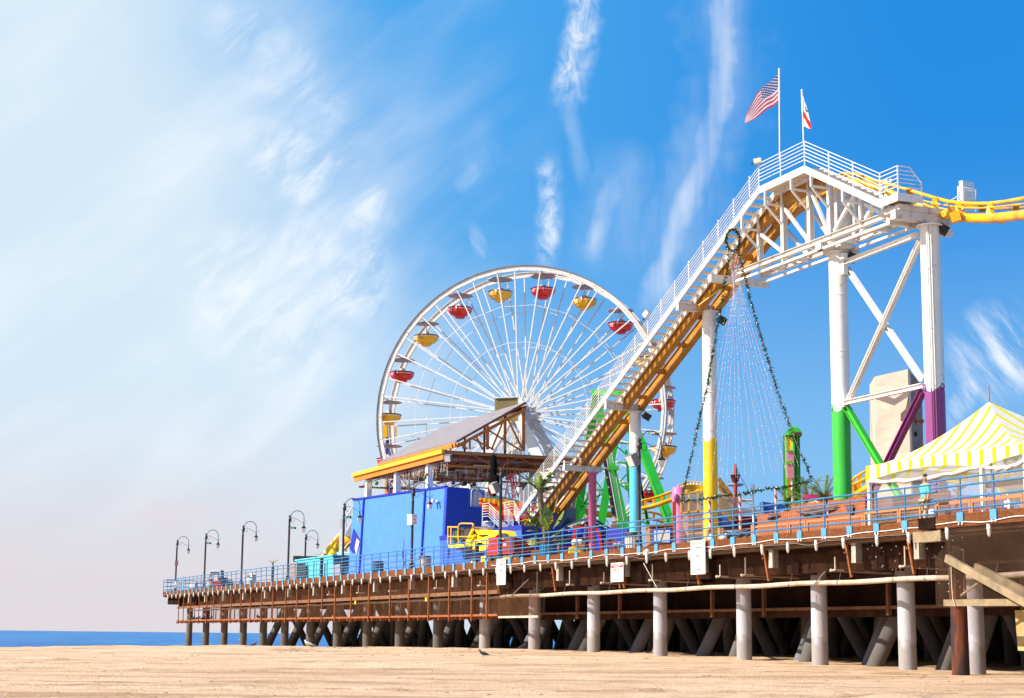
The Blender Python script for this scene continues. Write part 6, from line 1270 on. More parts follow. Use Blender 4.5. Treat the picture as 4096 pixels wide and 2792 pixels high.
# ------------------------------------------------------------------ people
def person(lb, foot, h, face, pose, cols, cap=None):
    """one skinned body with shirt, trousers, shoes, hair as children; face = heading angle of the gaze"""
    t = None; S = h/1.75; rot = Matrix.Translation(foot) @ Matrix.Rotation(face, 4, 'Z') @ Matrix.Scale(S, 4)
    def skin(name, V, E, Rr, mt_, parent, root=0, lvl=2, **k):
        me = bpy.data.meshes.new(name); me.from_pydata([tuple((rot @ Vector(v))-Vector(foot)) for v in V], E, []); me.materials.append(mt_)
        o = bpy.data.objects.new(name, me); COL.objects.link(o); o.parent = parent
        if parent is None: o.location = foot; WM[o] = Matrix.Translation(foot)
        else: WM[o] = WM[parent]
        md = o.modifiers.new('Skin', 'SKIN'); md.use_smooth_shade = True
        for i, sv in enumerate(me.skin_vertices[0].data):
            r = Rr[i]; r = (r, r) if not isinstance(r, tuple) else r; sv.radius = (r[0]*S, r[1]*S); sv.use_root = (i == root)
        o.modifiers.new('Sub', 'SUBSURF').levels = lvl; o.modifiers['Sub'].render_levels = lvl; return o
    aL, aR, st_ = pose
    # x forward, y left
    V = [(0,0,.95),(0,0,1.15),(0,0,1.34),(0,0,1.47),(.01,0,1.56),(.02,0,1.66),
         (0,.10,.90),(st_*.5+.02,.10,.50),(st_,.10,.09),(st_+.14,.10,.04),(0,-.10,.90),(-st_*.4+.03,-.10,.50),(-st_,-.10,.09),(-st_+.14,-.10,.04),
         (0,.19,1.40),(aL[0][0],.23,aL[0][1]),(aL[1][0],aL[1][2],aL[1][1]),(0,-.19,1.40),(aR[0][0],-.23,aR[0][1]),(aR[1][0],-aR[1][2],aR[1][1])]
    E = [(0,1),(1,2),(2,3),(3,4),(4,5),(0,6),(6,7),(7,8),(8,9),(0,10),(10,11),(11,12),(12,13),(2,14),(14,15),(15,16),(2,17),(17,18),(18,19)]
    Rr = [(.13,.14),(.12,.13),(.13,.15),.055,(.075,.07),(.095,.085),.085,.06,.042,.035,.085,.06,.042,.035,.06,.045,.03,.06,.045,.03]
    for hi, s_ in ((16,1),(19,-1)):
        w_ = Vector(V[hi]); e_ = Vector(V[hi-1]); d = (w_-e_).normalized(); pal = len(V); V.append(tuple(w_+d*.08)); E.append((hi,pal)); Rr.append((.022,.036))
        for f in range(4):
            o_ = Vector((0,0,.016))*(f-1.5)*1.3; L_f = (.065,.078,.074,.058)[f]; V += [tuple(w_+d*.10+o_), tuple(w_+d*(.10+L_f*.6)+o_+Vector((.01,0,0))), tuple(w_+d*(.10+L_f)+o_+Vector((.028,-s_*.008,0)))]; n_ = len(V); E += [(pal,n_-3),(n_-3,n_-2),(n_-2,n_-1)]; Rr += [.009,.0085,.007]
        V += [tuple(w_+d*.05+Vector((.035,0,.02))), tuple(w_+d*.09+Vector((.05,0,.02)))]; n_ = len(V); E += [(hi,n_-2),(n_-2,n_-1)]; Rr += [.011,.009]
    body = skin('person', V, E, Rr, cols['skin'], None); props(body, lb, 'person')
    # face pieces joined to the head by thin meshes: nose, eyes, mouth, ears
    def loc(v): return rot @ Vector(v)
    m = M(); m.hexa([loc(v) for v in ((.105,-.012,1.60),(.105,.012,1.60),(.10,.016,1.62),(.10,-.016,1.62),(.135,-.010,1.605),(.135,.010,1.605),(.105,.008,1.65),(.105,-.008,1.65))]); part('nose', m, cols['skin'], body)
    for s_ in (-1,1):
        m = M(); m.ball(loc((.098,.032*s_,1.66)), .012*S, 6, 4); part('eye', m, cols['hair'], body); m = M(); m.ball(loc((.015,.092*s_,1.64)), .024*S, 8, 5, (.8,.4,1.2)); part('ear', m, cols['skin'], body)
    m = M(); m.box(loc((.105,0,1.575)), rot.to_3x3() @ Vector((.004,0,0)), rot.to_3x3() @ Vector((0,.022,0)), Z*.004); part('mouth', m, mat('lips', (.30,.08,.07), .6), body)
    Vs = V[:4]+[V[14],V[15],V[16],V[17],V[18],V[19]]; Vs = [Vector(v) for v in Vs]; lg = cols.get('long', 1)
    wl_ = Vs[5].lerp(Vs[6], .85 if lg else .1); wr_ = Vs[8].lerp(Vs[9], .85 if lg else .1)
    Vs = [(0,0,.90),(0,0,1.12),(0,0,1.33),(0,0,1.44),tuple(Vs[4]),tuple(Vs[5]),tuple(wl_),tuple(Vs[7]),tuple(Vs[8]),tuple(wr_)]
    skin('shirt', Vs, [(0,1),(1,2),(2,3),(2,4),(4,5),(5,6),(2,7),(7,8),(8,9)], [(.15,.16),(.14,.15),(.15,.17),.065,.078,.060,.050,.078,.060,.050], cols['shirt'], body)
    Vt = [(0,0,.97),(0,.10,.88),V[7],tuple(Vector(V[8])+Z*.02),(0,-.10,.88),V[11],tuple(Vector(V[12])+Z*.02)]
    skin('trousers', Vt, [(0,1),(1,2),(2,3),(0,4),(4,5),(5,6)], [(.145,.15),.10,.078,.062,.10,.078,.062], cols['trousers'], body)
    for i in (8,12): 
        f = Vector(V[i]); skin('shoe', [tuple(f-Vector((.05,0,.04))), tuple(f+Vector((.06,0,-.045))), tuple(f+Vector((.17,0,-.055)))], [(0,1),(1,2)], [.045,.045,.035], cols['shoes'], body, lvl=1)
    skin('hair' if not cap else 'cap', [(-.03,0,1.66),(-.01,0,1.735),(.04,0,1.74)]+([(.13,0,1.715)] if cap else []), [(0,1),(1,2)]+([(2,3)] if cap else []), [(.088,.085),(.085,.07),(.07,.05)]+([(.05,.008)] if cap else []), cap or cols['hair'], body)
    return body
SKN = mat('skin', (.42,.23,.15), .6, var=.05); HAIR = mat('hair_dark', (.025,.015,.012), .7)
ft = ground(PV(z4(1160,1000), 1.1)); ft.z = D0_
person('man in navy jacket and dark trousers walking behind the railing near the pink column', ft, 1.78, -.15, (((-.05,1.15),(.06,.95,.24)),((.02,1.14),(.12,.92,.25)),.16), {'skin':mat('skin_dark', (.16,.08,.05), .6), 'hair':HAIR, 'shirt':mat('jacket_navy', (.03,.045,.22), .8), 'trousers':mat('trousers_brown', (.10,.065,.06), .85), 'shoes':BLACK}, mat('cap_dark', (.02,.02,.04), .8))
ft = ground(PV(c7(855,1150), .55))
person('man in a turquoise shirt and khaki trousers walking left by the step in the railing', ft, 1.80, math.pi+.35, (((.02,1.14),(.08,.93,.24)),((-.06,1.15),(.02,.93,.25)),.12), {'skin':SKN, 'hair':HAIR, 'shirt':mat('shirt_turquoise', (.08,.50,.48), .8), 'trousers':mat('trousers_khaki', (.46,.36,.20), .85), 'shoes':BLACK, 'long':0})
# ------------------------------------------------------------------ red and yellow service cart
ca = thing('service_cart', 'red framed cart on a yellow base with two cream rolls beside the navy jacket man', 'cart', ground(PD(z4(1050,1040),84)))
def z4p(pts, d, th): return plated([z4(*p) for p in pts], d, th)
part('base', z4p(((890,1045),(905,940),(980,925),(1180,930),(1240,990),(1230,1060)),83.5,1.2), YL, ca)
for a, b_, w_ in (((965,920),(985,625),.14),((965,635),(1230,625),.12),((1225,625),(1225,860),.12),((1330,640),(1380,760),.14),((1380,760),(1410,990),.12),((960,915),(1150,910),.10)): m = M(); m.bar(PD(z4(*a),84), PD(z4(*b_),84), w_, w_, Vector((0,1,0))); part('frame_bar', m, RED, ca)
for x in (1020,1100): m = M(); m.lathe(PD(z4(x,880),83.6)-Z*.0, [(.05,-.5),(.17,-.45),(.19,0),(.17,.45),(.05,.5)], 14, (.3,1,0)); part('cream_roll', m, mat('roll_cream', (.75,.6,.42), .7), ca)
m = M(); m.prism([PD(z4(x,y),84.5) for x,y in ((1445,970),(1455,815),(1640,808),(1630,970))], Vector((.02,.08,0))); t = solo('framed_poster', m, GALVS, 'metal framed pink and violet poster board behind the railing', 'poster'); m = M(); m.prism([PD(z4(x,y),84.45) for x,y in ((1460,960),(1468,828),(1628,820),(1620,960))], Vector((0,.02,0))); part('print', m, mat('poster_print', (.30,.06,.22), .6, var=.9, scale=3), t)
for i, (x, y) in enumerate(((1635,880),(1700,860))): m = M(); q = PV(z4(x,y),1.0); m.lathe(ground(q), [(.09,0),(.09,.55),(.12,.56),(.12,.62),(.02,.66)], 10); solo('pale_bollard', m, mat('bollard_grey', (.36,.31,.28), .8), ('short pale bollard left of the cream trash can','taller pale bollard beside the cream trash can')[i], 'bollard')
m = M(); m.prism([PD(z4(x,y),100) for x,y in ((1575,530),(1650,545),(1645,655),(1560,655))], Vector((.02,.1,0))); solo('wooden_board', m, mat('board_orange_wood', (.38,.15,.05), .7), 'tilted brown board at the foot of the green ride', 'board')
OB = mat('barrier_orange', (.55,.22,.02), .5)
for i, (x0, x1, y) in enumerate(((300,430,1010),(650,880,1020))):
    t = thing('barrier', ('low orange barrier left of the blue barrel','low orange barrier right of the blue barrel')[i], 'barrier', ground(PD(z4(x0,y),86)));
    m = M(); m.bar(PD(z4(x0,y),86), PD(z4(x1,y),86), .06, .06); part('top_rail', m, OB, t)
    for k in range(8): x = lerp(x0,x1,k/7); m = M(); q = PD(z4(x,y),86); m.bar(q, ground(q), .04,.04, Vector((1,0,0))); part('bar', m, OB, t)
# ------------------------------------------------------------------ right of the cyan column
BW = mat('booth_wood', (.34,.17,.06), .75, var=.25, st=(6,6,1)); RW_ = mat('red_post', (.50,.035,.012), .5)
def y4p(pts, d, th, m=None): return plated([y4(*p) for p in pts], d, th, m)
bt = thing('wooden_booth', 'brown wooden booth with a blue framed white board', 'booth', ground(PD(y4(380,1280),80)))
part('body', y4p(((190,1010),(250,1000),(560,990),(560,1290),(200,1290)),80.2,2.2), BW, bt); part('counter_top', y4p(((180,1000),(560,980),(565,1000),(185,1018)),80,2.5), BW, bt)
part('blue_frame', y4p(((232,1055),(538,1048),(535,1280),(235,1285)),80,.12), mat('frame_blue', (.01,.10,.62), .5), bt); part('white_board', y4p(((262,1078),(515,1072),(512,1262),(265,1265)),79.9,.06), WHITEP, bt)
m = M(); m.bar(PD(y4(510,815),79.5), PD(y4(355,1290),78.6), .05, .05); solo('leaning_pole', m, BLACK, 'thin black pole leaning in front of the white board', 'pole')
m = M(); m.bar(PD(y4(583,620),80), ground(PD(y4(583,1270),80)), .17, .17, Vector((1,0,0))); solo('red_post', m, RW_, 'square red post between the booth and the pink stump column', 'post')
q = ground(PD(y4(655,1250),85)); ptop = PD(y4(655,405),85); m = M(); m.lathe(q, [(.32,0),(.32,ptop.z-q.z),(.25,ptop.z-q.z+.04),(.06,ptop.z-q.z+.05),(.06,ptop.z-q.z+.14)], 20); t = thing('pink_column', 'short free standing pink column left of the yellow mesh fence', 'column', q); part('shaft', m, PINK, t)
m = M(); m.ring(PD(y4(608,560),84.6), Vector((.3,.95,0)), Z, .01, .22, Vector((.05,0,0)), 18); part('flange_disc', m, PINK, t); m = M(); m.ring(PD(y4(655,630),84.6), Vector((1,0,0)), Vector((0,1,0)), .30, .335, Z*.02, 20) if 0 else m.lathe(PD(y4(655,632),85), [(.335,0),(.335,.05)], 20); part('joint_ring', m, PINK, t)
mf = thing('mesh_fence', 'yellow framed mesh fence panel behind the yellow column', 'fence', ground(PD(y4(860,800),84)))
YF = mat('frame_yellow', (.75,.48,.10), .5)
fr0 = ((690,490),(1100,440),(1100,750),(690,800))
for a, b_ in (((690,490),(1240,428)),((690,800),(1240,740)),((690,490),(690,810)),((812,478),(812,795)),((958,460),(958,780)),((1240,430),(1240,740))): m = M(); m.bar(PD(y4(*a),83.5), PD(y4(*b_),83.5), .08, .08, Vector((0,1,0))); part('frame_bar', m, YF, mf)
m = M()
for i in range(42): x = 690+i*13; m.bar(PD(y4(x,490-(x-690)*.113),83.6), PD(y4(x,800-(x-690)*.11),83.6), .012,.012, Vector((0,1,0)))
for i in range(26): y = 495+i*12; m.bar(PD(y4(690,y),83.6), PD(y4(1240,y-60),83.6), .012,.012)
part('wire_mesh', m, mat('mesh_orange', (.55,.25,.05), .6), mf)['kind'] = 'stuff'
part('grey_panel', y4p(((750,610),(950,600),(950,770),(760,775),(735,680)),84.5,.1), mat('panel_grey', (.45,.42,.46), .7), mf); part('grey_panel', y4p(((925,470),(1035,455),(1035,550),(945,560)),84.5,.1), MATS['panel_grey'], mf)
part('white_skirt', y4p(((680,800),(1035,765),(1035,800),(690,830)),83.6,.1), mat('skirt_pinkwhite', (.62,.48,.44), .6), mf)
rt = thing('round_kiosk', 'pale pink round kiosk with red uprights behind the railing', 'kiosk', ground(PD(y4(760,1200),84.5)))
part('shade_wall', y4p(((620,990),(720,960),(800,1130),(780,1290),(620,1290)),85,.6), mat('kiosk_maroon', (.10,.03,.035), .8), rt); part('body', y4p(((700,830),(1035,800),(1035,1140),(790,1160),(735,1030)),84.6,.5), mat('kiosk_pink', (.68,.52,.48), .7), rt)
for x in (705,825,975): m = M(); m.bar(PD(y4(x,825),84.2), PD(y4(x,900),84.2), .13,.13, Vector((1,0,0))); part('red_upright', m, RED, rt)
part('netting', y4p(((640,870),(1035,830),(1035,1250),(640,1280)),83.3,.01), netmat('white_mesh', (.6,.5,.48), .22), rt)
GW = mat('grey_fence_wood', (.34,.23,.19), .85, var=.25, st=(8,8,1), bp=.4)
gf = thing('weathered_fence', 'weathered grey brown board gate behind the railing', 'fence', ground(PD(y4(920,1250),80)))
for i in range(7): x = 802+i*33; part('board', y4p(((x,895+(i%3)*6-i*4),(x+31,892+(i%2)*8-i*4),(x+31,1240),(x,1245)),80,.05), GW, gf)
for y in (970,1110): part('cross_board', y4p(((800,y+10),(1035,y-8),(1035,y+6),(800,y+24)),79.9,.05), mat('fence_white_rail', (.6,.45,.36), .8), gf)
# candy cane poles
CC, nt, b = nodes('candy_stripe'); tcn = nt.nodes.new('ShaderNodeTexCoord'); s3 = nt.nodes.new('ShaderNodeSeparateXYZ'); nt.links.new(tcn.outputs['Object'], s3.inputs[0])
ang_ = mth(nt, 'ARCTAN2', s3.outputs[1], s3.outputs[0]); ph = mth(nt, 'FRACT', mth(nt, 'ADD', mth(nt, 'MULTIPLY', s3.outputs[2], 2.4), mth(nt, 'DIVIDE', ang_, 6.2832))); nt.links.new(mixc(nt, mth(nt, 'GREATER_THAN', ph, .62), (.80,.77,.74), (.62,.02,.02)), b.inputs['Base Color'])
for i, (x, yt, d, lb) in enumerate(((400,945,77,'in front of the yellow column'),(654,908,77.5,'beside the ship mast'),(957,862,78.5,'just left of the green tower'))):
    tp = PD(c6(x,yt),d); q = ground(tp); m = M(); m.lathe(q, [(.075,0),(.06,(tp.z-q.z)*.5),(.06,tp.z-q.z),(.09,tp.z-q.z+.02),(.01,tp.z-q.z+.1)], 14); solo('candy_pole', m, CC, 'red and white candy striped pole '+lb, 'pole', q, 'candy striped poles holding the garland')
# pirate ship ride
ps = thing('ship_ride', 'pirate ship ride with a red mast, crow\'s nest and furled sails', 'ship ride', ground(PD(c6(615,1100),90)))
SR_ = mat('mast_red', (.38,.035,.025), .5, var=.15); SRD = mat('ship_maroon', (.12,.018,.02), .6, var=.2)
tp = PD(c6(615,648),90); q = PD(c6(615,1120),90); m = M(); m.tube([q, PD(c6(615,830),90), tp], [.14,.11,.07], 10); part('mast', m, SR_, ps)
m = M(); m.lathe(PD(c6(615,798),90), [(.17,0),(.26,.34),(.28,.35),(.28,.38),(.22,.38)], 14); part('crows_nest', m, SRD, ps)
m = M(); m.prism([PD(c6(x,y),89.9) for x,y in ((618,665),(626,672),(640,738),(618,738))], Vector((0,.06,0))); part('pennant', m, mat('pennant_green', (.06,.09,.07), .8), ps)
m = M(); m.tube([PD(c6(546,826),90), PD(c6(580,822),90), PD(c6(650,824),90), PD(c6(684,820),90)], [.05,.09,.09,.05], 8); part('yard', m, mat('sail_grey', (.32,.29,.34), .8), ps)
m = M(); m.tube([PD(c6(x,y),90) for x,y in ((475,958),(520,950),(570,962),(610,968),(650,955),(700,955),(772,952))], [.06,.10,.10,.12,.09,.07,.05], 8); part('yard', m, mat('sail_pale', (.55,.46,.44), .8), ps)
m = M(); m.tube([PD(c6(475,955),89.9), PD(c6(700,952),89.9)], .04, 6); part('red_spar', m, SR_, ps)
for a, b_ in (((612,670),(575,740)),((575,740),(535,840)),((622,670),(655,745)),((655,745),(770,945)),((480,870),(780,1010)),((605,1010),(575,1110)),((625,1010),(690,1140))): m = M(); m.tube([PD(c6(*a),90), PD(c6(*b_),90)], .015 if a[1] < 900 else .06, 4); part('rigging', m, GALVS if a[1] < 860 else SR_, ps)
m = M(); m.prism([PD(c6(x,y),90.5) for x,y in ((470,1110),(480,1050),(560,1095),(640,1090),(800,1085),(830,1110),(820,1190),(480,1190))], Vector((0,2,0))); part('hull', m, SRD, ps)
m = M(); m.prism([PD(c6(x,y),88) for x,y in ((478,1088),(500,1085),(610,1145),(612,1175),(480,1165))], Vector((0,.5,0))); part('blue_seats', m, mat('seat_blue', (.015,.10,.42), .5, var=.8, scale=4), ps)
m = M(); m.prism([PD(c6(x,y),92) for x,y in ((475,1025),(840,1030),(850,1050),(475,1050))], Vector((0,2,0))); part('roof_edge', m, mat('ride_grey_roof', (.22,.17,.24), .7), ps)
part('safety_net', plated([c6(x,y) for x,y in ((475,880),(560,900),(850,1010),(850,1090),(475,1090))], 87, .01), netmat('pale_net', (.6,.52,.5), .14), ps)
# white statuette
q = ground(PD(c6(765,1000),88)); m = M(); m.tube([q, PD(c6(765,870),88)], .05, 8); tt = thing('statuette_post', 'white figure holding a bird aloft on a tall slim pole', 'statue', q); part('pole', m, WHITEP, tt)
m = M(); m.tube([PD(c6(x,y),88) for x,y in ((763,872),(763,850),(762,838),(764,828))], [.14,.09,.10,.07], 8); m.tube([PD(c6(x,y),88) for x,y in ((750,818),(760,828),(772,830),(768,818))], [.04,.06,.05,.07], 6); part('figure', m, WHITEP, tt)
# yellow low coaster tracks in the background
bk_tr = thing('low_coaster_track', 'low loops of yellow coaster track winding behind the columns', 'coaster track', ground(PD((2600,2100),97)))
def trk2(pts, d, r, r2=.07, mt_=None):
    P = [PD(p, d) for p in pts]; m = M(); m.tube(P, r, 10); part('spine', m, mt_ or YEL, bk_tr)
    Q = [p+Z*(r+.32) for p in P]
    for s_ in (-.35,.35): m = M(); m.tube([q+Vector((0,s_,0)) for q in Q], r2, 6); part('track_rail', m, mt_ or YEL, bk_tr)
    for a, b_ in zip(P, P[1:]):
        m = M(); c_ = a.lerp(b_,.5); m.prism([c_+Vector((-.05,0,-r*1.1)), c_+Vector((.05,0,-r*1.1)), c_+Vector((.10,0,r+.32)), c_+Vector((-.10,0,r+.32))], Vector((0,.15,0))); part('track_bracket', m, mt_ or YEL, bk_tr)
trk2([c4(480,912),c4(560,925),c4(660,950),c4(740,965),c4(830,968),c4(900,960)], 118, .22)
trk2([c4(1090,918),c4(1160,905),c4(1230,885),c4(1290,862),c4(1350,842),c4(1400,820)], 98, .13)
trk2([c4(1095,1010),c4(1160,1000),c4(1230,1015),c4(1300,1050)], 112, .10, .05, OCH)
m = M(); cc_ = PD(y4(905,440),97)
for k in range(17):
    a = math.pi*(k/16); p = cc_+Vector((-math.cos(a)*1.05, math.sin(a)*.8, math.sin(a)*.62-.08)); d = Vector((-math.cos(a), .3, math.sin(a)*.8)).normalized()
    if k % 1 == 0: m.prism([p-d*.03-Z*.03, p+Z*.04+Vector((.06,0,0)), p-d*.42+Vector((.08,-.1,-.1)), p-d*.45+Vector((-.02,-.1,-.18))], Vector((0,.1,0)))
m2 = M(); m2.tube([cc_+Vector((-math.cos(math.pi*k/16)*1.08, math.sin(math.pi*k/16)*.8, math.sin(math.pi*k/16)*.65-.08)) for k in range(17)], .035, 6); part('track_rail', m2, YEL, bk_tr); part('arc_ribs', m, YEL, bk_tr)
m = M(); m.grid(lambda s, t: cc_+Vector((-math.cos(math.pi*s)*.85, math.sin(math.pi*s)*.5+t*.2, math.sin(math.pi*s)*.38-.55*t)), 16, 3); part('spine', m, YEL, bk_tr)
trk2([x6(785,420),x6(860,520),x6(920,600),x6(980,680),x6(1050,770)], 93, .09, .06, OCH)
trk2([x6(795,740),x6(860,820),x6(930,900),x6(1000,980),x6(1075,1060)], 89, .16, .06)
for pts in (((860,860),(940,905),(1000,990),(960,1030),(890,980)),((800,700),(850,760),(830,800),(795,790))): part('track_bracket', plated([x6(*p) for p in pts], 88.6, .2), YEL, bk_tr)
trk2([c7(200,935),c7(260,915),c7(330,875),c7(400,830),c7(470,790)], 74, .20); trk2([c7(205,870),c7(260,830),c7(320,790),c7(400,765)], 75, .07, .05)
part('track_bracket', plated([c7(*p) for p in ((240,820),(262,815),(275,850),(310,860),(300,890),(262,890),(240,860))], 74.3, .2), OCH, bk_tr)
m = M(); m.tube([PD(x6(380,700),86), PD(x6(505,770),86)], .04, 6); part('strut', m, OCH, bk_tr)
# frog-hopper style green tower
gt = thing('green_drop_tower', 'slim green drop tower with a rounded top and pink panels', 'tower ride', ground(PD(c6(1105,1045),80)))
GT_ = mat('tower_green', (.05,.55,.03), .4, var=.08); GT2 = mat('tower_green_dark', (.01,.30,.02), .45)
def c6p(pts, d, th): return plated([c6(*p) for p in pts], d, th)
part('side_left', c6p(((1040,390),(1052,388),(1060,1050),(1052,1050)),80,.9), GT_, gt); part('side_mid', c6p(((1100,370),(1115,370),(1122,1045),(1106,1048)),79.8,.9), GT_, gt)
part('side_right', c6p(((1113,365),(1160,372),(1170,1040),(1120,1045)),80.2,.7), GT2, gt); part('edge_light', c6p(((1135,372),(1142,372),(1150,1040),(1143,1042)),80.0,.1), GT_, gt)
part('back_panel', c6p(((1050,400),(1100,395),(1108,1045),(1058,1048)),79.95,.1), mat('tower_ochre', (.40,.20,.02), .6), gt); part('light_strip', c6p(((1080,420),(1100,418),(1106,1040),(1088,1042)),79.9,.04), YL, gt)
m = M(); P_ = []
for k in range(13): a = math.pi*k/12; P_.append(PD(c6(1110-72*math.cos(a), 400-66*math.sin(a)),79.6))
m.prism(P_, Vector((.1,1.0,0))); part('dome_top', m, GT_, gt); part('dome_shade', c6p(((1115,378),(1170,375),(1172,395),(1118,400)),79.5,.2), SRD, gt)
for x in (1100,1143): part('prong', c6p(((x-4,335),(x+3,335),(x+5,312),(x-1,308)),79.7,.1), GT_, gt)
for y0, y1_ in ((538,625),(650,768)): part('pink_panel', c6p(((1052,y0),(1110,y0-4),(1111,y1_-4),(1055,y1_)),79.7,.15), mat('panel_pink', (.62,.22,.30), .5), gt)
for y in (530,635,1040): part('cross_bar', c6p(((1045,y),(1108,y-4),(1108,y+6),(1045,y+10)),79.65,.1), GT_, gt)
for x in (1090,1097): m = M(); m.tube([PD(c6(x,760),79.8), PD(c6(x+6,1045),79.8)], .03, 5); part('guide_rod', m, WHITEP, gt)
# blue skip, umbrella, pink roofs
SB = mat('skip_blue',(0,0,0)); part_ = None
t = thing('blue_canopy', 'blue angled canopy behind the wooden fence', 'canopy', ground(PD(x3(600,300),79))); part('panel', plated([x3(*p) for p in ((275,35),(840,115),(850,150),(650,300),(320,330))],79,.8), mat('canopy_blue', (.008,.06,.36), .5), t); part('edge', plated([x3(*p) for p in ((272,35),(300,60),(335,330),(280,330))],78.8,.2), BLUEP, t)
q = PD(x3(1530,20),76); t = thing('parasol', 'pale pink parasol behind the wooden fence', 'parasol', ground(q)); m = M(); m.lathe(q-Z*.78, [(1.75,0),(1.70,.03),(.9,.42),(.02,.80)], 8, smooth=False); part('canopy', m, mat('parasol_pink', (.72,.42,.36), .7), t); m = M(); m.tube([ground(q), q], .03, 6); part('pole', m, GALVS, t)
m = M(); m.prism([PD(c6(x,y),77.5) for x,y in ((1180,940),(1200,905),(1430,900),(1435,935))], Vector((.5,2,0))); solo('pink_roof', m, mat('roof_hotpink', (.75,.05,.20), .5, var=.3, st=(8,1,1)), 'hot pink roof edge behind the palm crowns', 'roof')
m = M(); m.prism([PD(c7(x,y),77) for x,y in ((215,985),(240,940),(330,910),(470,930),(470,1000))], Vector((.5,2,0))); solo('pink_roof', m, mat('roof_pink2', (.72,.10,.26), .5), 'pink roof just right of the green column', 'roof')
m = M(); m.prism([PD(x3(x,y),77) for x,y in ((1240,130),(1900,130),(1900,200),(1240,200))], Vector((0,1,0))); solo('maroon_wall', m, SRD, 'dark red wall below the parasol', 'wall')
# ------------------------------------------------------------------ wooden fence with tarps
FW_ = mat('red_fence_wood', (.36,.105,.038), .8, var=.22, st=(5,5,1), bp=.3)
fe = thing('board_fence', 'reddish dog eared board fence behind the railing', 'fence', zd(8, 2.6))
vF = 2.6; uf0 = UV(PV(x3(180,340), vF))[0]; uf1 = UV(PV(x4(640,360), vF))[0]; u = uf1; hh = 1.5; i = 0
while u < uf0:
    h_ = {True:1.62, False:1.42}[u > uf0-5 and u < uf0-2.6 or u < uf1+3.2]+random.uniform(-.03,.03); m = M(); z0 = DZ; zt_ = DZ+h_
    if not (uf0-5.15 < u < uf0-4.95): 
        m.prism([G(u+.005,vF,z0),G(u+.135,vF,z0),G(u+.135,vF,zt_-.05),G(u+.10,vF,zt_),G(u+.04,vF,zt_),G(u+.005,vF,zt_-.05)], PN*.03); part('board', m, FW_, fe)
    u += .141; i += 1
TARP = mat('tarp_grey', (.075,.07,.085), .6, var=.3)
for j, (pts, lb) in enumerate(((((430,330),(670,310),(665,345),(560,400),(410,470),(405,440)),'dark tarp draped over the left end of the board fence'),(((1060,260),(1330,230),(1400,190),(2040,125),(1950,200),(1700,300),(1550,370),(1350,360),(1250,380),(1210,340),(1100,290)),'long grey tarp sagging over the middle of the board fence'))):
    P = [PV(x3(*p), vF-.10) for p in pts]; cc = sum(P, Vector())/len(P); m = M(); vs = [cc-PN*.05]+P; mid = [cc.lerp(p,.55)-PN*random.uniform(.0,.09) for p in P]; n_ = len(P); m.add([cc]+mid+P, [(0,1+k,1+(k+1)%n_) for k in range(n_)]+[(1+k,1+n_+k,1+n_+(k+1)%n_,1+(k+1)%n_) for k in range(n_)]+[], False)
    m.prism(P, PN*.03); solo('tarp', m, TARP, lb, 'tarp')
P = [PV(x4(*p), vF-.1) for p in ((170,410),(360,395),(350,560),(300,640),(240,570),(200,500))]; m = M(); m.prism(P, PN*.04); solo('tarp', m, TARP, 'small dark tarp folded over the fence beside the green column', 'tarp')
# planter boxes with mesh fronts along the walkway
PW = mat('planter_wood', (.50,.20,.075), .7, var=.15); MESHD = netmat('planter_mesh', (.05,.03,.03), .85); 
def frame(x0p, x1p, v, z1_, lb, name='mesh_frame_fence'):
    u0, u1 = UV(PV(x1p, v))[0], UV(PV(x0p, v))[0]; t = thing('low_fence', lb, 'fence', G((u0+u1)/2, v, DZ), 'low wooden mesh panels along the walkway')
    for a in ((u0,u1,DZ+z1_-.09,DZ+z1_),(u0,u1,DZ+.02,DZ+.10),(u0,u0+.09,DZ,DZ+z1_-.095),(u1-.09,u1,DZ,DZ+z1_-.095)): m = M(); m.gb(a[0],a[1],v,v+.06,a[2],a[3]); part('frame_bar', m, PW, t)
    m = M(); n_ = int((u1-u0)/.10)
    for k in range(1,n_): uu = u0+.09+(u1-u0-.18)*k/n_; m.gb(uu-.004,uu+.004,v+.02,v+.03,DZ+.1,DZ+z1_-.1)
    for k in range(1,9): zz = DZ+.1+(z1_-.2)*k/9; m.gb(u0+.09,u1-.09,v+.031,v+.039,zz-.004,zz+.004)
    part('wire_mesh', m, mat('wire_tan', (.45,.25,.12), .6), t)['kind'] = 'stuff'
frame(x3(60,600), x3(885,600), 1.9, .88, 'low wooden mesh panel at the left end of the row'); frame(x3(900,600), x3(1290,600), 1.9, .88, 'low wooden mesh panel, second from the left'); frame(x3(1310,600), x3(1745,600), 1.9, .88, 'low wooden mesh panel, third from the left'); frame(x3(1760,600), x4(600,700), 1.9, .88, 'long low wooden mesh panel beside the green column')
frame(x4(610,700), x4(1420,700), 1.5, .92, 'low wooden mesh panel below the tent corner'); frame(x4(1430,700), x4(1935,700), 1.5, .92, 'low wooden mesh panel with a leaning board'); 
frame(x5(-60,900), x5(690,900), 1.2, .92, 'low wooden mesh panel behind the walking man'); frame(x5(700,900), x5(1800,900), 1.2, .92, 'low wooden mesh panel with the yellow numeral card'); frame(x5(1810,900), x5(2300,900), 1.2, .92, 'last low wooden mesh panel at the right edge')
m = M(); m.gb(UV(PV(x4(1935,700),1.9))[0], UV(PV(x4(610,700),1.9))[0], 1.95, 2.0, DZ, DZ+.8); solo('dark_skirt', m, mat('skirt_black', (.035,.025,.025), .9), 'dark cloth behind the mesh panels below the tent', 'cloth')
m = M(); u_ = UV(PV(x4(720,400),2.4))[0]; m.gb(u_-4.5,u_+.2,2.5,2.56,DZ,DZ+1.45); solo('dark_red_fence', m, mat('fence_maroon', (.09,.02,.015), .8, var=.3), 'dark maroon board fence in the tent shade', 'fence')
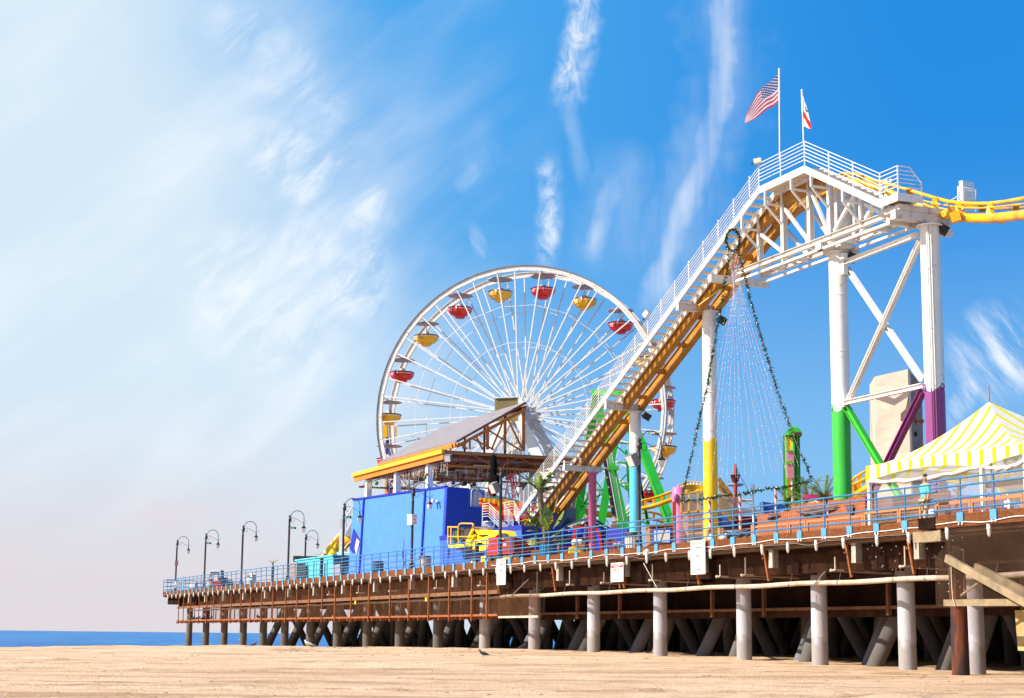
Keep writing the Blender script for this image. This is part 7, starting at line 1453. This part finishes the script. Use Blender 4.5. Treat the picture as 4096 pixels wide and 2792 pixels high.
for (x, y, s_, lb) in ((1470,870,'2','small card with a yellow numeral on the mesh panel'),(-130,1050,'1','small card with a yellow numeral behind the railing')):
    q = PV(x5(x,y), 1.1); t = thing('number_card', lb, 'sign', q, 'yellow numeral cards'); m = M(); m.box(q, PU*.13, PN*.008, Z*.10); p_ = part('card', m, WHITEP, t); text(s_, .17, q-PN*.014, -PU, Z, mat('digit_yellow', (.8,.5,.01), .6), p_, 'number')
# low rope posts and rocks
for i, (x, yt, yb) in enumerate(((600,1225,1390),(812,1195,1380),(858,1200,1290),(1410,1135,1330))):
    q = PD(x6(x,yb),76); tp = PD(x6(x,yt),76); m = M(); m.lathe(ground(tp), [(.10,0),(.10,tp.z-D0_),(.04,tp.z-D0_+.03)], 10); solo('timber_bollard', m, mat('bollard_brown', (.30,.16,.08), .8), ('round timber bollard by the foot of the yellow column','orange brown timber bollard right of the yellow column','grey timber bollard with rolled netting','timber bollard where the rope net ends')[i], 'bollard', group='timber bollards')
m = M(); a, b_ = PD(x6(860,1260),76.2), PD(x6(1400,1190),76.2)
for k in range(5): m.tube([a.lerp(b_,f/8)+Vector((0,.03*k,-.07*k-.10*math.sin(f/8*math.pi)+.02*math.sin(f*2+k))) for f in range(9)], .035, 5)
solo('rope_net', m, mat('rope_grey', (.16,.13,.11), .9, var=.4, scale=8), 'bundle of grey rope net slung between bollards', 'rope')
for i, (x, y) in enumerate(((645,1370),(875,1358))):
    q = PD(x6(x,y),72); t = thing('gull_decoy', ('white gull sitting on the edge above the large notice','white gull preening on the edge right of the large notice')[i], 'gull', q, 'gulls sitting on the pier edge'); m = M(); m.ball(q, .13, 12, 8, (1.25 if i else 1,1,1)); m.ball(q+Vector((.10 if i else 0,-.03,.12)), .06, 10, 6); part('body', m, WHITEP, t); m = M(); m.lathe(q+Vector((.14 if i else .03,-.08,.12)), [(.018,0),(.001,.06)], 6, (.5,-.8,-.1)); part('beak', m, YEL, t)
m = M()
for k in range(14): q = PV(c6(500+k*20+random.uniform(-6,6), 1238-k*1.5), 1.3); q.z = D0_+.08; m.ball(q, random.uniform(.10,.2), 7, 5, (1,1,.8))
solo('rocks', m, mat('rocks_mixed', (.22,.17,.15), .9, var=.6, scale=6), 'heap of rounded rocks behind the edge boards', 'rocks', kind='stuff')
# ------------------------------------------------------------------ climbing wall
cwl = thing('climbing_wall', 'tall beige climbing tower wrapped in canvas behind the tent', 'climbing wall', ground(PD((3590,2050),72)))
def A7(x, y): return (x*1.7625, y*1.7625)
CAN, nt, b = nodes('canvas'); c = ramp(nt, ntex(nt, .8, 5, coords(nt,(1,1,2)), .8), [(.3,(.50,.36,.29)),(.7,(.64,.48,.40))]); nt.links.new(c, b.inputs['Base Color']); b.inputs['Roughness'].default_value = .9; bump(nt, b, ntex(nt, 1.2, 3, coords(nt,(.5,.5,1.0)), .8), .5, .12)
P = [PD(A7(*p),d) for p,d in (((1987,1110),72),((1985,855),72),((2060,838),71),((2068,1110),71))]; P[0].z = P[3].z = D0_
m = M(); m.prism(P, Vector((.3,2.5,0))); part('canvas_face', m, CAN, cwl)
P = [PD(A7(*p),d) for p,d in (((2069,1110),71),((2061,838),71),((2092,872),72.6),((2097,1110),72.6))]; P[0].z = P[3].z = D0_
m = M(); m.prism(P, Vector((-.1,.9,0))); part('rock_face', m, mat('rock_face', (.36,.25,.19), .9, var=.25, bp=.5), cwl)
m = M(); m.bar(PD(A7(2064,838),70.9), ground(PD(A7(2070,1100),70.9)), .07,.07, Vector((1,0,0))); part('corner_strip', m, GALVS, cwl)
for x, y in ((2081,914),(2092,956),(2077,985),(2081,955),(2089,1020)):
    m = M(); m.ball(PD(A7(x,y),71.6), .11, 8, 5); part('hold', m, mat('hold_orange', (.55,.16,.04), .6) if y != 985 else BLACK, cwl)
m = M(); m.prism([PD(A7(x,y),70.9) for x,y in ((1987,905),(1990,890),(2030,905),(2062,885),(2062,900),(2030,920))], Vector((0,.06,0))); part('canvas_fold', m, mat('fold_shadow_cloth', (.44,.32,.26), .9), cwl)  # strip of darker canvas, shadow of the fold put into its colour
# ------------------------------------------------------------------ striped tent
STR, nt, b = nodes('striped_canvas'); uvn = nt.nodes.new('ShaderNodeUVMap'); s2 = nt.nodes.new('ShaderNodeSeparateXYZ'); nt.links.new(uvn.outputs[0], s2.inputs[0]); c = mixc(nt, mth(nt, 'LESS_THAN', mth(nt, 'FRACT', s2.outputs[0]), .32), (.80,.78,.74), (.86,.74,.001)); nt.links.new(c, b.inputs['Base Color']); b.inputs['Roughness'].default_value = .6; bump(nt, b, ntex(nt, 1.1, 4, coords(nt,(1,1,2)), .6), .5, .12)
tr = nt.nodes.new('ShaderNodeBsdfTranslucent'); nt.links.new(c, tr.inputs[0]); mxs = nt.nodes.new('ShaderNodeMixShader'); mxs.inputs[0].default_value = .35
out = [n for n in nt.nodes if n.type == 'OUTPUT_MATERIAL'][0]; nt.links.new(b.outputs[0], mxs.inputs[1]); nt.links.new(tr.outputs[0], mxs.inputs[2]); nt.links.new(mxs.outputs[0], out.inputs[0])
vT = 1.5; e0_ = PV(c7(345,662), vT); uT0 = UV(e0_)[0]; zE = UV(e0_)[2]-.02; uT1 = UV(PV(c7(1305,560), vT))[0]; pitch_ = (uT0-uT1)/10.0
pk = PUc(c7(1385,120), 2.4); pkU, pkV, pkZ = UV(pk); uT2 = 2*pkU-uT0-2.6; vT2 = 2*pkV-vT
tn = thing('striped_tent', 'white and yellow striped peaked tent with clear side walls at the right', 'tent', G(pkU, pkV, DZ))
def tentface(c0, c1_, uo0, uo1, nm):
    m = M(); n1, n2 = 40, 14; vs = []
    for j in range(n2+1):
        f = j/n2; 
        for i in range(n1+1):
            g = i/n1; e = Vector(c0).lerp(Vector(c1_), g); P = Vector((pkU, pkV, pkZ)); q = e.lerp(P, f); sg = (pkZ-zE)*(f**1.55-f); q.z += sg; vs.append(G(q.x, q.y, q.z))
    m.add(vs, [(j*(n1+1)+i, j*(n1+1)+i+1, (j+1)*(n1+1)+i+1, (j+1)*(n1+1)+i) for j in range(n2) for i in range(n1)], True)
    o = part(nm, m, STR, tn); uv = o.data.uv_layers.new(name='UVMap')
    for p in o.data.polygons:
        for li_ in p.loop_indices:
            vi = o.data.loops[li_].vertex_index; i, j = vi % (n1+1), vi//(n1+1); g = .5+(i/n1-.5)*(1-j/n2); uv.data[li_].uv = (lerp(uo0, uo1, g)/pitch_, j)
cs = [(uT0,vT,zE),(uT2,vT,zE),(uT2,vT2,zE),(uT0,vT2,zE)]; Lu, Lv = uT0-uT2, vT2-vT
tentface(cs[0], cs[1], .0, Lu, 'roof_panel'); tentface(cs[1], cs[2], 0, Lv, 'roof_panel'); tentface(cs[2], cs[3], 0, Lu, 'roof_panel'); tentface(cs[3], cs[0], 0, Lv, 'roof_panel')
def valance(p0, p1, L_, span):
    m = M(); n1 = 80; vs = []; 
    for i in range(n1+1):
        g = i/n1; p = Vector(p0).lerp(Vector(p1), g); ph = ((g*L_) % span)/span; dz = .60-.30*math.sin(ph*math.pi)**.7; vs += [G(p.x,p.y,p.z+.01), G(p.x,p.y,p.z-dz)]
    m.add(vs, [(2*i,2*i+1,2*i+3,2*i+2) for i in range(n1)]); o = part('valance', m, STR, tn); uv = o.data.uv_layers.new(name='UVMap')
    for p in o.data.polygons:
        for li_ in p.loop_indices: uv.data[li_].uv = ((o.data.loops[li_].vertex_index//2)/n1*L_/pitch_, 0)
spn = uT0-uT1
valance(cs[0], cs[1], Lu, spn); valance(cs[3], cs[0], Lv, Lv); valance(cs[1], cs[2], Lv, Lv); valance(cs[2], cs[3], Lu, spn)
for (u_, v_) in ((uT0-.08,vT+.08),(uT1,vT+.08),(uT2+.1,vT+.08),(uT0-.08,vT2-.08),(uT1,vT2-.08),(uT2+.1,vT2-.08)): m = M(); m.gb(u_-.06,u_+.06,v_-.06,v_+.06,DZ,zE); part('post', m, WHITEP, tn)
m = M(); m.tube([G(pkU,pkV,DZ), G(pkU,pkV,pkZ+.55)], .03, 8); part('centre_pole', m, GALVS, tn)
CLR, nt, b = nodes('clear_plastic'); b.inputs['Base Color'].default_value = (.75,.68,.70,1); b.inputs['Roughness'].default_value = .15; b.inputs['Alpha'].default_value = .16; bump(nt, b, ntex(nt, 3, 3, coords(nt,(1,1,.4))), .5, .1)
for a, b_ in (((uT0-.2,vT+.12),(uT1+.1,vT+.12)),((uT1-.1,vT+.12),(uT2,vT+.12)),((uT0-.1,vT+.2),(uT0-.1,vT2)),((uT0-.2,vT2-.1),(uT2,vT2-.1))):
    m = M(); m.grid(lambda s, t: G(lerp(a[0],b_[0],s)+.03*math.sin(s*30), lerp(a[1],b_[1],s)+.05*math.sin(s*25+t*3), lerp(DZ+.5,zE-.35,t)), 30, 6); part('clear_wall', m, CLR, tn)
RP = mat('rolled_plastic', (.66,.58,.56), .25, var=.15, bp=.6, bs=6)
for a, b_ in (((uT0-.1,vT+.02),(uT1+.1,vT+.02)),((uT1-.1,vT+.02),(uT2,vT+.02))):
    m = M(); m.tube([G(lerp(a[0],b_[0],f/14), a[1], zE-.55-.14*math.sin(f/14*math.pi)+.03*math.sin(f*2.1)) for f in range(15)], [.07+.02*math.sin(f*1.7) for f in range(15)], 8); part('rolled_wall', m, RP, tn)
# things inside / behind the tent seen through the clear wall
m = M(); m.prism([PD(x5(x,y),66) for x,y in ((180,690),(1000,690),(1400,720),(1400,1100),(180,1100))], Vector((0,.5,0))); solo('magenta_wall', m, mat('wall_magenta', (.42,.05,.18), .6), 'magenta wall seen through the tent behind the tent post', 'wall')
for i, pts in enumerate((((180,340),(520,360),(560,460),(380,440),(200,400)),((940,470),(1080,560),(1060,600),(960,570)),((1290,530),(1500,540),(1570,690),(1320,670)))):
    m = M(); m.prism([PD(x5(*p),62.5) for p in pts], Vector((0,.1,0))); solo('yellow_banner', m, YL, ('yellow bunting seen at the upper left inside the tent','small yellow bunting right of the tent post','yellow drape above the violet one inside the tent')[i], 'banner', group='yellow banners in the tent')
for i, pts in enumerate((((1070,620),(1120,640),(1140,820),(1050,820)),((1320,690),(1570,700),(1600,1040),(1360,1060)))):
    m = M(); m.prism([PD(x5(*p),62.3) for p in pts], Vector((0,.1,0))); solo('violet_drape', m, mat('drape_violet', (.10,.05,.50), .7), ('narrow violet drape inside the tent','wide violet drape inside the tent')[i], 'drape')
m = M(); q = PD(x5(1830,520),60); m.ball(q, .62, 20, 14); solo('white_globe', m, WHITEP, 'big white globe at the right edge inside the tent', 'globe')
m = M(); m.gb(uT2, uT0-.5, vT2-.4, vT2-.3, zE-1.0, zE-.75); m.gb(uT2, uT0-5, vT+1.2, vT+1.3, zE-1.1,zE-.9); solo('tent_beam', m, mat('beam_brown',(.16,.085,.03),.8), 'brown beams under the tent roof', 'beam')
m = M(); 
for k, (x0, y0, x1, y1_) in enumerate(((400,860,430,400),(430,560,600,500),(400,640,330,560),(440,620,470,420))): m.tube([PD(x5(x0,y0),63), PD(x5(x1,y1_),63)], [.09-.02*k,.05-.01*k], 6)
solo('bare_tree', m, STALK, 'bare pale tree trunk seen through the clear tent wall', 'tree')
m = M(); m.tube([PD(c7(x,y),72) for x,y in ((-60,790),(60,778),(170,770),(340,752))], .012, 4); solo('guy_wire', m, GALVS, 'thin wire from the green column to the tent corner', 'wire')
# ------------------------------------------------------------------ birds on the sand and catwalk
PGB = mat('pigeon_dark', (.035,.035,.045), .6, var=.4, scale=20)
def bird(lb, q, s, mt_, hd, group, wing=None, cat='pigeon'):
    t = thing(cat, lb, cat, q, group); S = s; f = Vector((math.cos(hd), math.sin(hd), 0)); r_ = Vector((-f.y, f.x, 0))
    m = M(); P = [q+f*a*S+Z*z_*S for a, z_ in ((-.20,.07),(-.10,.10),(0,.12),(.08,.15),(.12,.21),(.13,.235),(.15,.24))]
    m.tube(P, [x*S for x in (.012,.045,.062,.050,.030,.030,.018)], 10); part('body', m, mt_, t)
    m = M(); b0 = q-f*.14*S+Z*.09*S; m.hexa([b0-r_*.02*S, b0+r_*.02*S, b0-f*.16*S+r_*.03*S-Z*.03*S, b0-f*.16*S-r_*.03*S-Z*.03*S, b0-r_*.02*S+Z*.015*S, b0+r_*.02*S+Z*.015*S, b0-f*.16*S+r_*.03*S-Z*.02*S, b0-f*.16*S-r_*.03*S-Z*.02*S]); part('tail', m, wing or mt_, t)
    for s_ in (-1,1):
        m = M(); m.tube([q+f*.06*S+r_*s_*.05*S+Z*.14*S, q-f*.04*S+r_*s_*.06*S+Z*.13*S, q-f*.19*S+r_*s_*.025*S+Z*.08*S], [.025*S,.035*S,.008*S], 8); part('wing', m, wing or mt_, t)
        m = M(); m.tube([q+r_*s_*.025*S+Z*.08*S, q+r_*s_*.03*S, q+r_*s_*.03*S+f*.03*S], .006*S, 5); part('leg', m, mat('bird_leg', (.5,.2,.12), .6), t)
    m = M(); m.lathe(q+f*.165*S+Z*.24*S, [(.011*S,0),(.001,.035*S)], 6, f); part('beak', m, mat('beak_dark', (.2,.15,.08), .5), t)
def sg_(p, z=None):
    for d in (60,):
        r = ray(p); 
        Y = 20.
        while Y < 200 and r.z*Y+CZ > sandz(r.x*Y, Y): Y += .25
        q = r*Y; q.z = sandh(q.x, q.y); return q
bird('black pigeon walking on the open sand before the piles', sg_(c11(925,1235)), 1.25, PGB, math.pi-.2, 'pigeons')
q = sg_(c1(1320,1468)); 
q = G(69.5, .2, 0); q.z = sandz(q.x,q.y); bird('white and grey gull sitting on the sand by the outer piles', q, 1.9, WHITEP, math.pi-.3, None, mat('gull_grey', (.35,.36,.38), .6), 'gull')
q = G(86.6,.8,0); q.z = sandz(q.x,q.y); bird('dark pigeon at the foot of the grey outer piles', q, 1.4, PGB, .4, 'pigeons')
q = G(34.3,.95,0); q.z = sandz(q.x,q.y); bird('dark pigeon at the foot of a pale pile below the boom lift', q, 1.3, PGB, .4, 'pigeons')
for i, u_ in enumerate((108.2,107.6,106.6,105.2,104.7,102.9,99.6,84.1,71.0)): bird('pigeon perched on the catwalk floor, %s from the sea end' % nth[i], G(u_,.4,1.03), 1.5, PGB, 2.5-i*.6, 'pigeons perched on the catwalk')
for i, u_ in enumerate((38.2,30.4)): bird('pigeon perched on the long pipe, %s one' % ('left','right')[i], G(u_,.24,2.02), 1.2, PGB, .8, 'pigeons on the pipe')
# seaweed and litter flecks on the sand
m = M()
for i in range(260):
    if i % 6 == 0: cx_, cy_ = random.uniform(-.32,.34), random.uniform(24,105)
    y = cy_+random.gauss(0,.5); x = cy_*cx_+random.gauss(0,1.6)
    if x > 13.2-.4244*(y-54)-1: continue
    z = sandh(x,y)+.01; L_ = random.uniform(.02,.14)*(y/50); a = random.uniform(-.5,.5); m.tube([(x,y,z),(x+L_*math.cos(a)*.5,y+L_*math.sin(a),z+.015),(x+L_*math.cos(a),y+L_*math.sin(a)*1.3,z+.004)], .004+.00006*y, 4)
solo('seaweed', m, mat('kelp_dark', (.09,.05,.03), .9), 'dark scraps of seaweed and sticks strewn on the sand', 'seaweed', kind='stuff')
# distant buoy / boat on the sea
q = Vector((-95,610,-2.6+CZ)); m = M(); m.lathe(q, [(.9,0),(.7,.5),(.25,.9),(.2,2.6),(.5,2.7),(.5,3.3),(.01,3.6)], 10); solo('buoy', m, WHITEP, 'tiny white marker buoy on the sea at the left', 'buoy')
# sky colours as seen in the photograph (linear)
EXPO = .90
BASEMIX = .9
SKYR = (.008,.140,.415); SKYM = (.050,.232,.475); SKYH = (.165,.325,.50); SKYL = (.365,.445,.51); SKYW = (.415,.378,.395); CLOUDW = (.44,.375,.40); CLOUD = (.55,.57,.59)
# ------------------------------------------------------------------ world, sun, camera
SAZ, SEL = -105.0, 37.5
sd = Vector((math.sin(R(SAZ))*math.cos(R(SEL)), math.cos(R(SAZ))*math.cos(R(SEL)), math.sin(R(SEL))))
li = bpy.data.lights.new('sun', 'SUN'); li.energy = 4.5; li.angle = R(.6); li.color = (1,.925,.82)
lo = bpy.data.objects.new('sun', li); COL.objects.link(lo); lo.rotation_euler = sd.to_track_quat('Z', 'Y').to_euler(); lo.location = (-60,-20,60)
w = bpy.data.worlds.new('World'); sc.world = w; w.use_nodes = True; nt = w.node_tree; bg = nt.nodes['Background']
class N_:
    def __init__(s, o): s.o = o
    def _b(s, op, y, rev=False):
        n = nt.nodes.new('ShaderNodeMath'); n.operation = op; a, b = (y, s) if rev else (s, y)
        for i, x in enumerate((a, b)):
            if isinstance(x, N_): nt.links.new(x.o, n.inputs[i])
            elif x is not None: n.inputs[i].default_value = x
        return N_(n.outputs[0])
    def __add__(s, y): return s._b('ADD', y)
    __radd__ = __add__
    def __mul__(s, y): return s._b('MULTIPLY', y)
    __rmul__ = __mul__
    def __sub__(s, y): return s._b('SUBTRACT', y)
    def __rsub__(s, y): return s._b('SUBTRACT', y, True)
    def __truediv__(s, y): return s._b('DIVIDE', y)
    def fn(s, op, y=None): return s._b(op, y)
    def sst(s, a, b):
        n = nt.nodes.new('ShaderNodeMapRange'); n.interpolation_type = 'SMOOTHSTEP'; nt.links.new(s.o, n.inputs[0]); n.inputs[1].default_value = a; n.inputs[2].default_value = b; return N_(n.outputs[0])
tc = nt.nodes.new('ShaderNodeTexCoord'); sp = nt.nodes.new('ShaderNodeSeparateXYZ'); nt.links.new(tc.outputs['Generated'], sp.inputs[0])
X_, Y_, Z_ = (N_(sp.outputs[i]) for i in range(3))
az = X_.fn('ARCTAN2', Y_)*57.2958; el = Z_.fn('ARCSINE')*57.2958
def wn(sa, se, detail=6, off=0, rough=.6, dist=0, rot=0):
    cb = nt.nodes.new('ShaderNodeCombineXYZ')
    a = az*math.cos(rot)-el*math.sin(rot); e = az*math.sin(rot)+el*math.cos(rot)
    nt.links.new((a*sa).o, cb.inputs[0]); nt.links.new((e*se).o, cb.inputs[1]); cb.inputs[2].default_value = off
    n = nt.nodes.new('ShaderNodeTexNoise'); n.inputs['Scale'].default_value = 1; n.inputs['Detail'].default_value = detail; n.inputs['Roughness'].default_value = rough; n.inputs['Distortion'].default_value = dist
    nt.links.new(cb.outputs[0], n.inputs['Vector']); return N_(n.outputs[0])
def pae(x, y):   # 2324-px photo point to azimuth / elevation
    r = ray((x*1.7625, y*1.7625)).normalized(); return math.degrees(math.atan2(r.x, r.y)), math.degrees(math.asin(r.z))
sky = nt.nodes.new('ShaderNodeTexSky'); sky.sky_type = 'NISHITA'; sky.sun_disc = False; sky.sun_elevation = R(SEL); sky.sun_rotation = R(SAZ)
sky.air_density = 1.0; sky.dust_density = .4; sky.ozone_density = 3.0
hs = nt.nodes.new('ShaderNodeHueSaturation'); hs.inputs['Saturation'].default_value = 1.35; hs.inputs['Hue'].default_value = .485; nt.links.new(sky.outputs[0], hs.inputs['Color'])
def wmix(fac, a, col, blend='MIX'):
    m = nt.nodes.new('ShaderNodeMix'); m.data_type = 'RGBA'; m.blend_type = blend; nt.links.new(fac.o, m.inputs[0]); nt.links.new(a, m.inputs[6])
    if isinstance(col, tuple): m.inputs[7].default_value = (*col, 1)
    else: nt.links.new(col, m.inputs[7])
    return m.outputs[2]
K = 1/.10
def C(r, g, b, k=1.0): return (r*K*k, g*K*k, b*K*k)
col = hs.outputs[0]
# blue deepens away from the sun and with height
one = N_((Z_*0+1).o)
t_l = az.sst(14, -12)                       # towards the sun
base = wmix(one*BASEMIX, col, C(*SKYR))
base = wmix(az.sst(15, -6)*.8, base, C(*SKYM))
base = wmix(el.sst(17, 1)*.9, base, C(*SKYH))
veil = (az+(el-12)*.55+wn(.09,.12,4,3)*8).sst(5.5, -7)
base = wmix(veil*.97, base, C(*SKYL))
warp = wn(.35,.35,4,7)
low = el.sst(9, .5)*az.sst(8, -12)
base = wmix(low*.9, base, C(*SKYW))
base = wmix((wn(.20,.9,6,12).sst(.52,.68))*el.sst(5.2,3.0)*el.sst(.2,1.8)*az.sst(-4,-13)*.55, base, C(*CLOUDW))
# cirrus haze band from upper left to lower middle
cir = wn(.10,.34,5,1,.50,.3,R(-38)).sst(.38,.80)*az.sst(3,-6)*el.sst(1.5,7)
base = wmix(cir*.4, base, C(*CLOUD))
def blob(x, y, sx, sy, rot=0):
    a, e = pae(x, y); da = az-a; de = el-e; c, s = math.cos(rot), math.sin(rot)
    p = (da*c+de*s)*(1/sx); q = (de*c-da*s)*(1/sy); return (p*p+q*q).sst(1, 0)
NB1 = wn(.38,1.0,7,3,.62,.6,-.75).sst(.36,.78); NB2 = wn(.30,1.3,5,8,.62,.25,.95).sst(.36,.74)
m1 = None; m2 = None
for x, y, sx, sy, ro, st in ((790,430,2.2,1.1,-.6,.8),(700,390,3.4,1.5,-.5,.9),(760,600,2.8,2.4,-.9,.95),(600,700,4.5,3.0,-.7,.7),(1060,400,.6,.8,0,.3),(650,180,5,1.6,-.7,.5)):
    t = blob(x,y,sx,sy,ro)*st; m1 = t if m1 is None else m1.fn('MAXIMUM', t)
for x, y, sx, sy, ro, st in ((2270,800,2.0,2.0,.9,.9),(2190,900,1.5,.5,1.0,.8),(1085,545,.35,.8,.3,.4)):
    t = blob(x,y,sx,sy,ro)*st; m2 = t if m2 is None else m2.fn('MAXIMUM', t)
base = wmix(m1*NB1, base, C(*CLOUD)); base = wmix(m2*NB2, base, C(*CLOUD))
TR = [([(1335,-60),(1310,110),(1285,230)],.80,1.05,1),([(1285,230),(1310,330),(1330,430)],.45,.35,0),([(1245,360),(1250,480),(1238,600)],.62,.95,1),
      ([(1640,-60),(1640,90),(1640,230),(1590,380),(1520,560),(1480,700)],.70,.9,0),([(1640,-60),(1650,200),(1560,420),(1490,620)],1.9,.32,0),([(1400,380),(1375,470),(1345,590)],.6,.8,0),([(1420,330),(1380,620)],1.8,.28,0),
      ([(1090,250),(1075,420)],1.2,.18,0)]
WP_ = wn(.8,.8,2,3)-.5
PF = wn(1.9,1.3,7,1,.66,.7).sst(.24,.80); WI = wn(1.1,.13,5,5,.50,.25).sst(.12,.85)
acc = {}
for pts, wd, st, pf in TR:
    seg = None
    for (x0,yy0),(x1,yy1) in zip(pts, pts[1:]):
        a0, e0 = pae(x0,yy0); a1, e1 = pae(x1,yy1); L = math.hypot(a1-a0, e1-e0); ux, uy = (a1-a0)/L, (e1-e0)/L
        da = az-a0+WP_*(wd*1.3); de = el-e0
        s_ = da*ux+de*uy; d_ = (da*(-uy)+de*ux).fn('ABSOLUTE')
        fi = (x0,yy0) == pts[0]; la = (x1,yy1) == pts[-1]
        mk = d_.sst(wd, wd*.05)*(s_.sst(-.5,1.0) if fi else s_.sst(-.7,-.1))*(s_.sst(L+.5, L-1.0) if la else s_.sst(L+.7, L+.1))
        seg = mk if seg is None else seg.fn('MAXIMUM', mk)
    seg = seg*(st*.85); acc[pf] = seg if pf not in acc else acc[pf].fn('MAXIMUM', seg)
base = wmix(acc[1]*PF, base, C(*CLOUD)); base = wmix(acc[0]*WI*.85, base, C(*CLOUD))
w.cycles.sampling_method = 'NONE'
nt.links.new(base, bg.inputs['Color']); bg.inputs['Strength'].default_value = .10
cam = bpy.data.cameras.new('Camera'); co = bpy.data.objects.new('Camera', cam); COL.objects.link(co); sc.camera = co
cam.sensor_width = 36; cam.lens = 36*F/4096; cam.clip_end = 20000; cam.clip_start = .2
bk = -FW; co.matrix_world = Matrix(((RT.x,UP.x,bk.x,0),(RT.y,UP.y,bk.y,0),(RT.z,UP.z,bk.z,CZ),(0,0,0,1)))
sc.render.resolution_x = 1024; sc.render.resolution_y = 698
sc.view_settings.view_transform = 'Standard'; sc.view_settings.look = 'None'; sc.view_settings.exposure = EXPO; sc.view_settings.gamma = 1

cy = sc.cycles; cy.max_bounces = 5; cy.diffuse_bounces = 3; cy.glossy_bounces = 2; cy.transparent_max_bounces = 16; cy.caustics_reflective = False; cy.caustics_refractive = False
cy.use_adaptive_sampling = True; cy.adaptive_threshold = .02
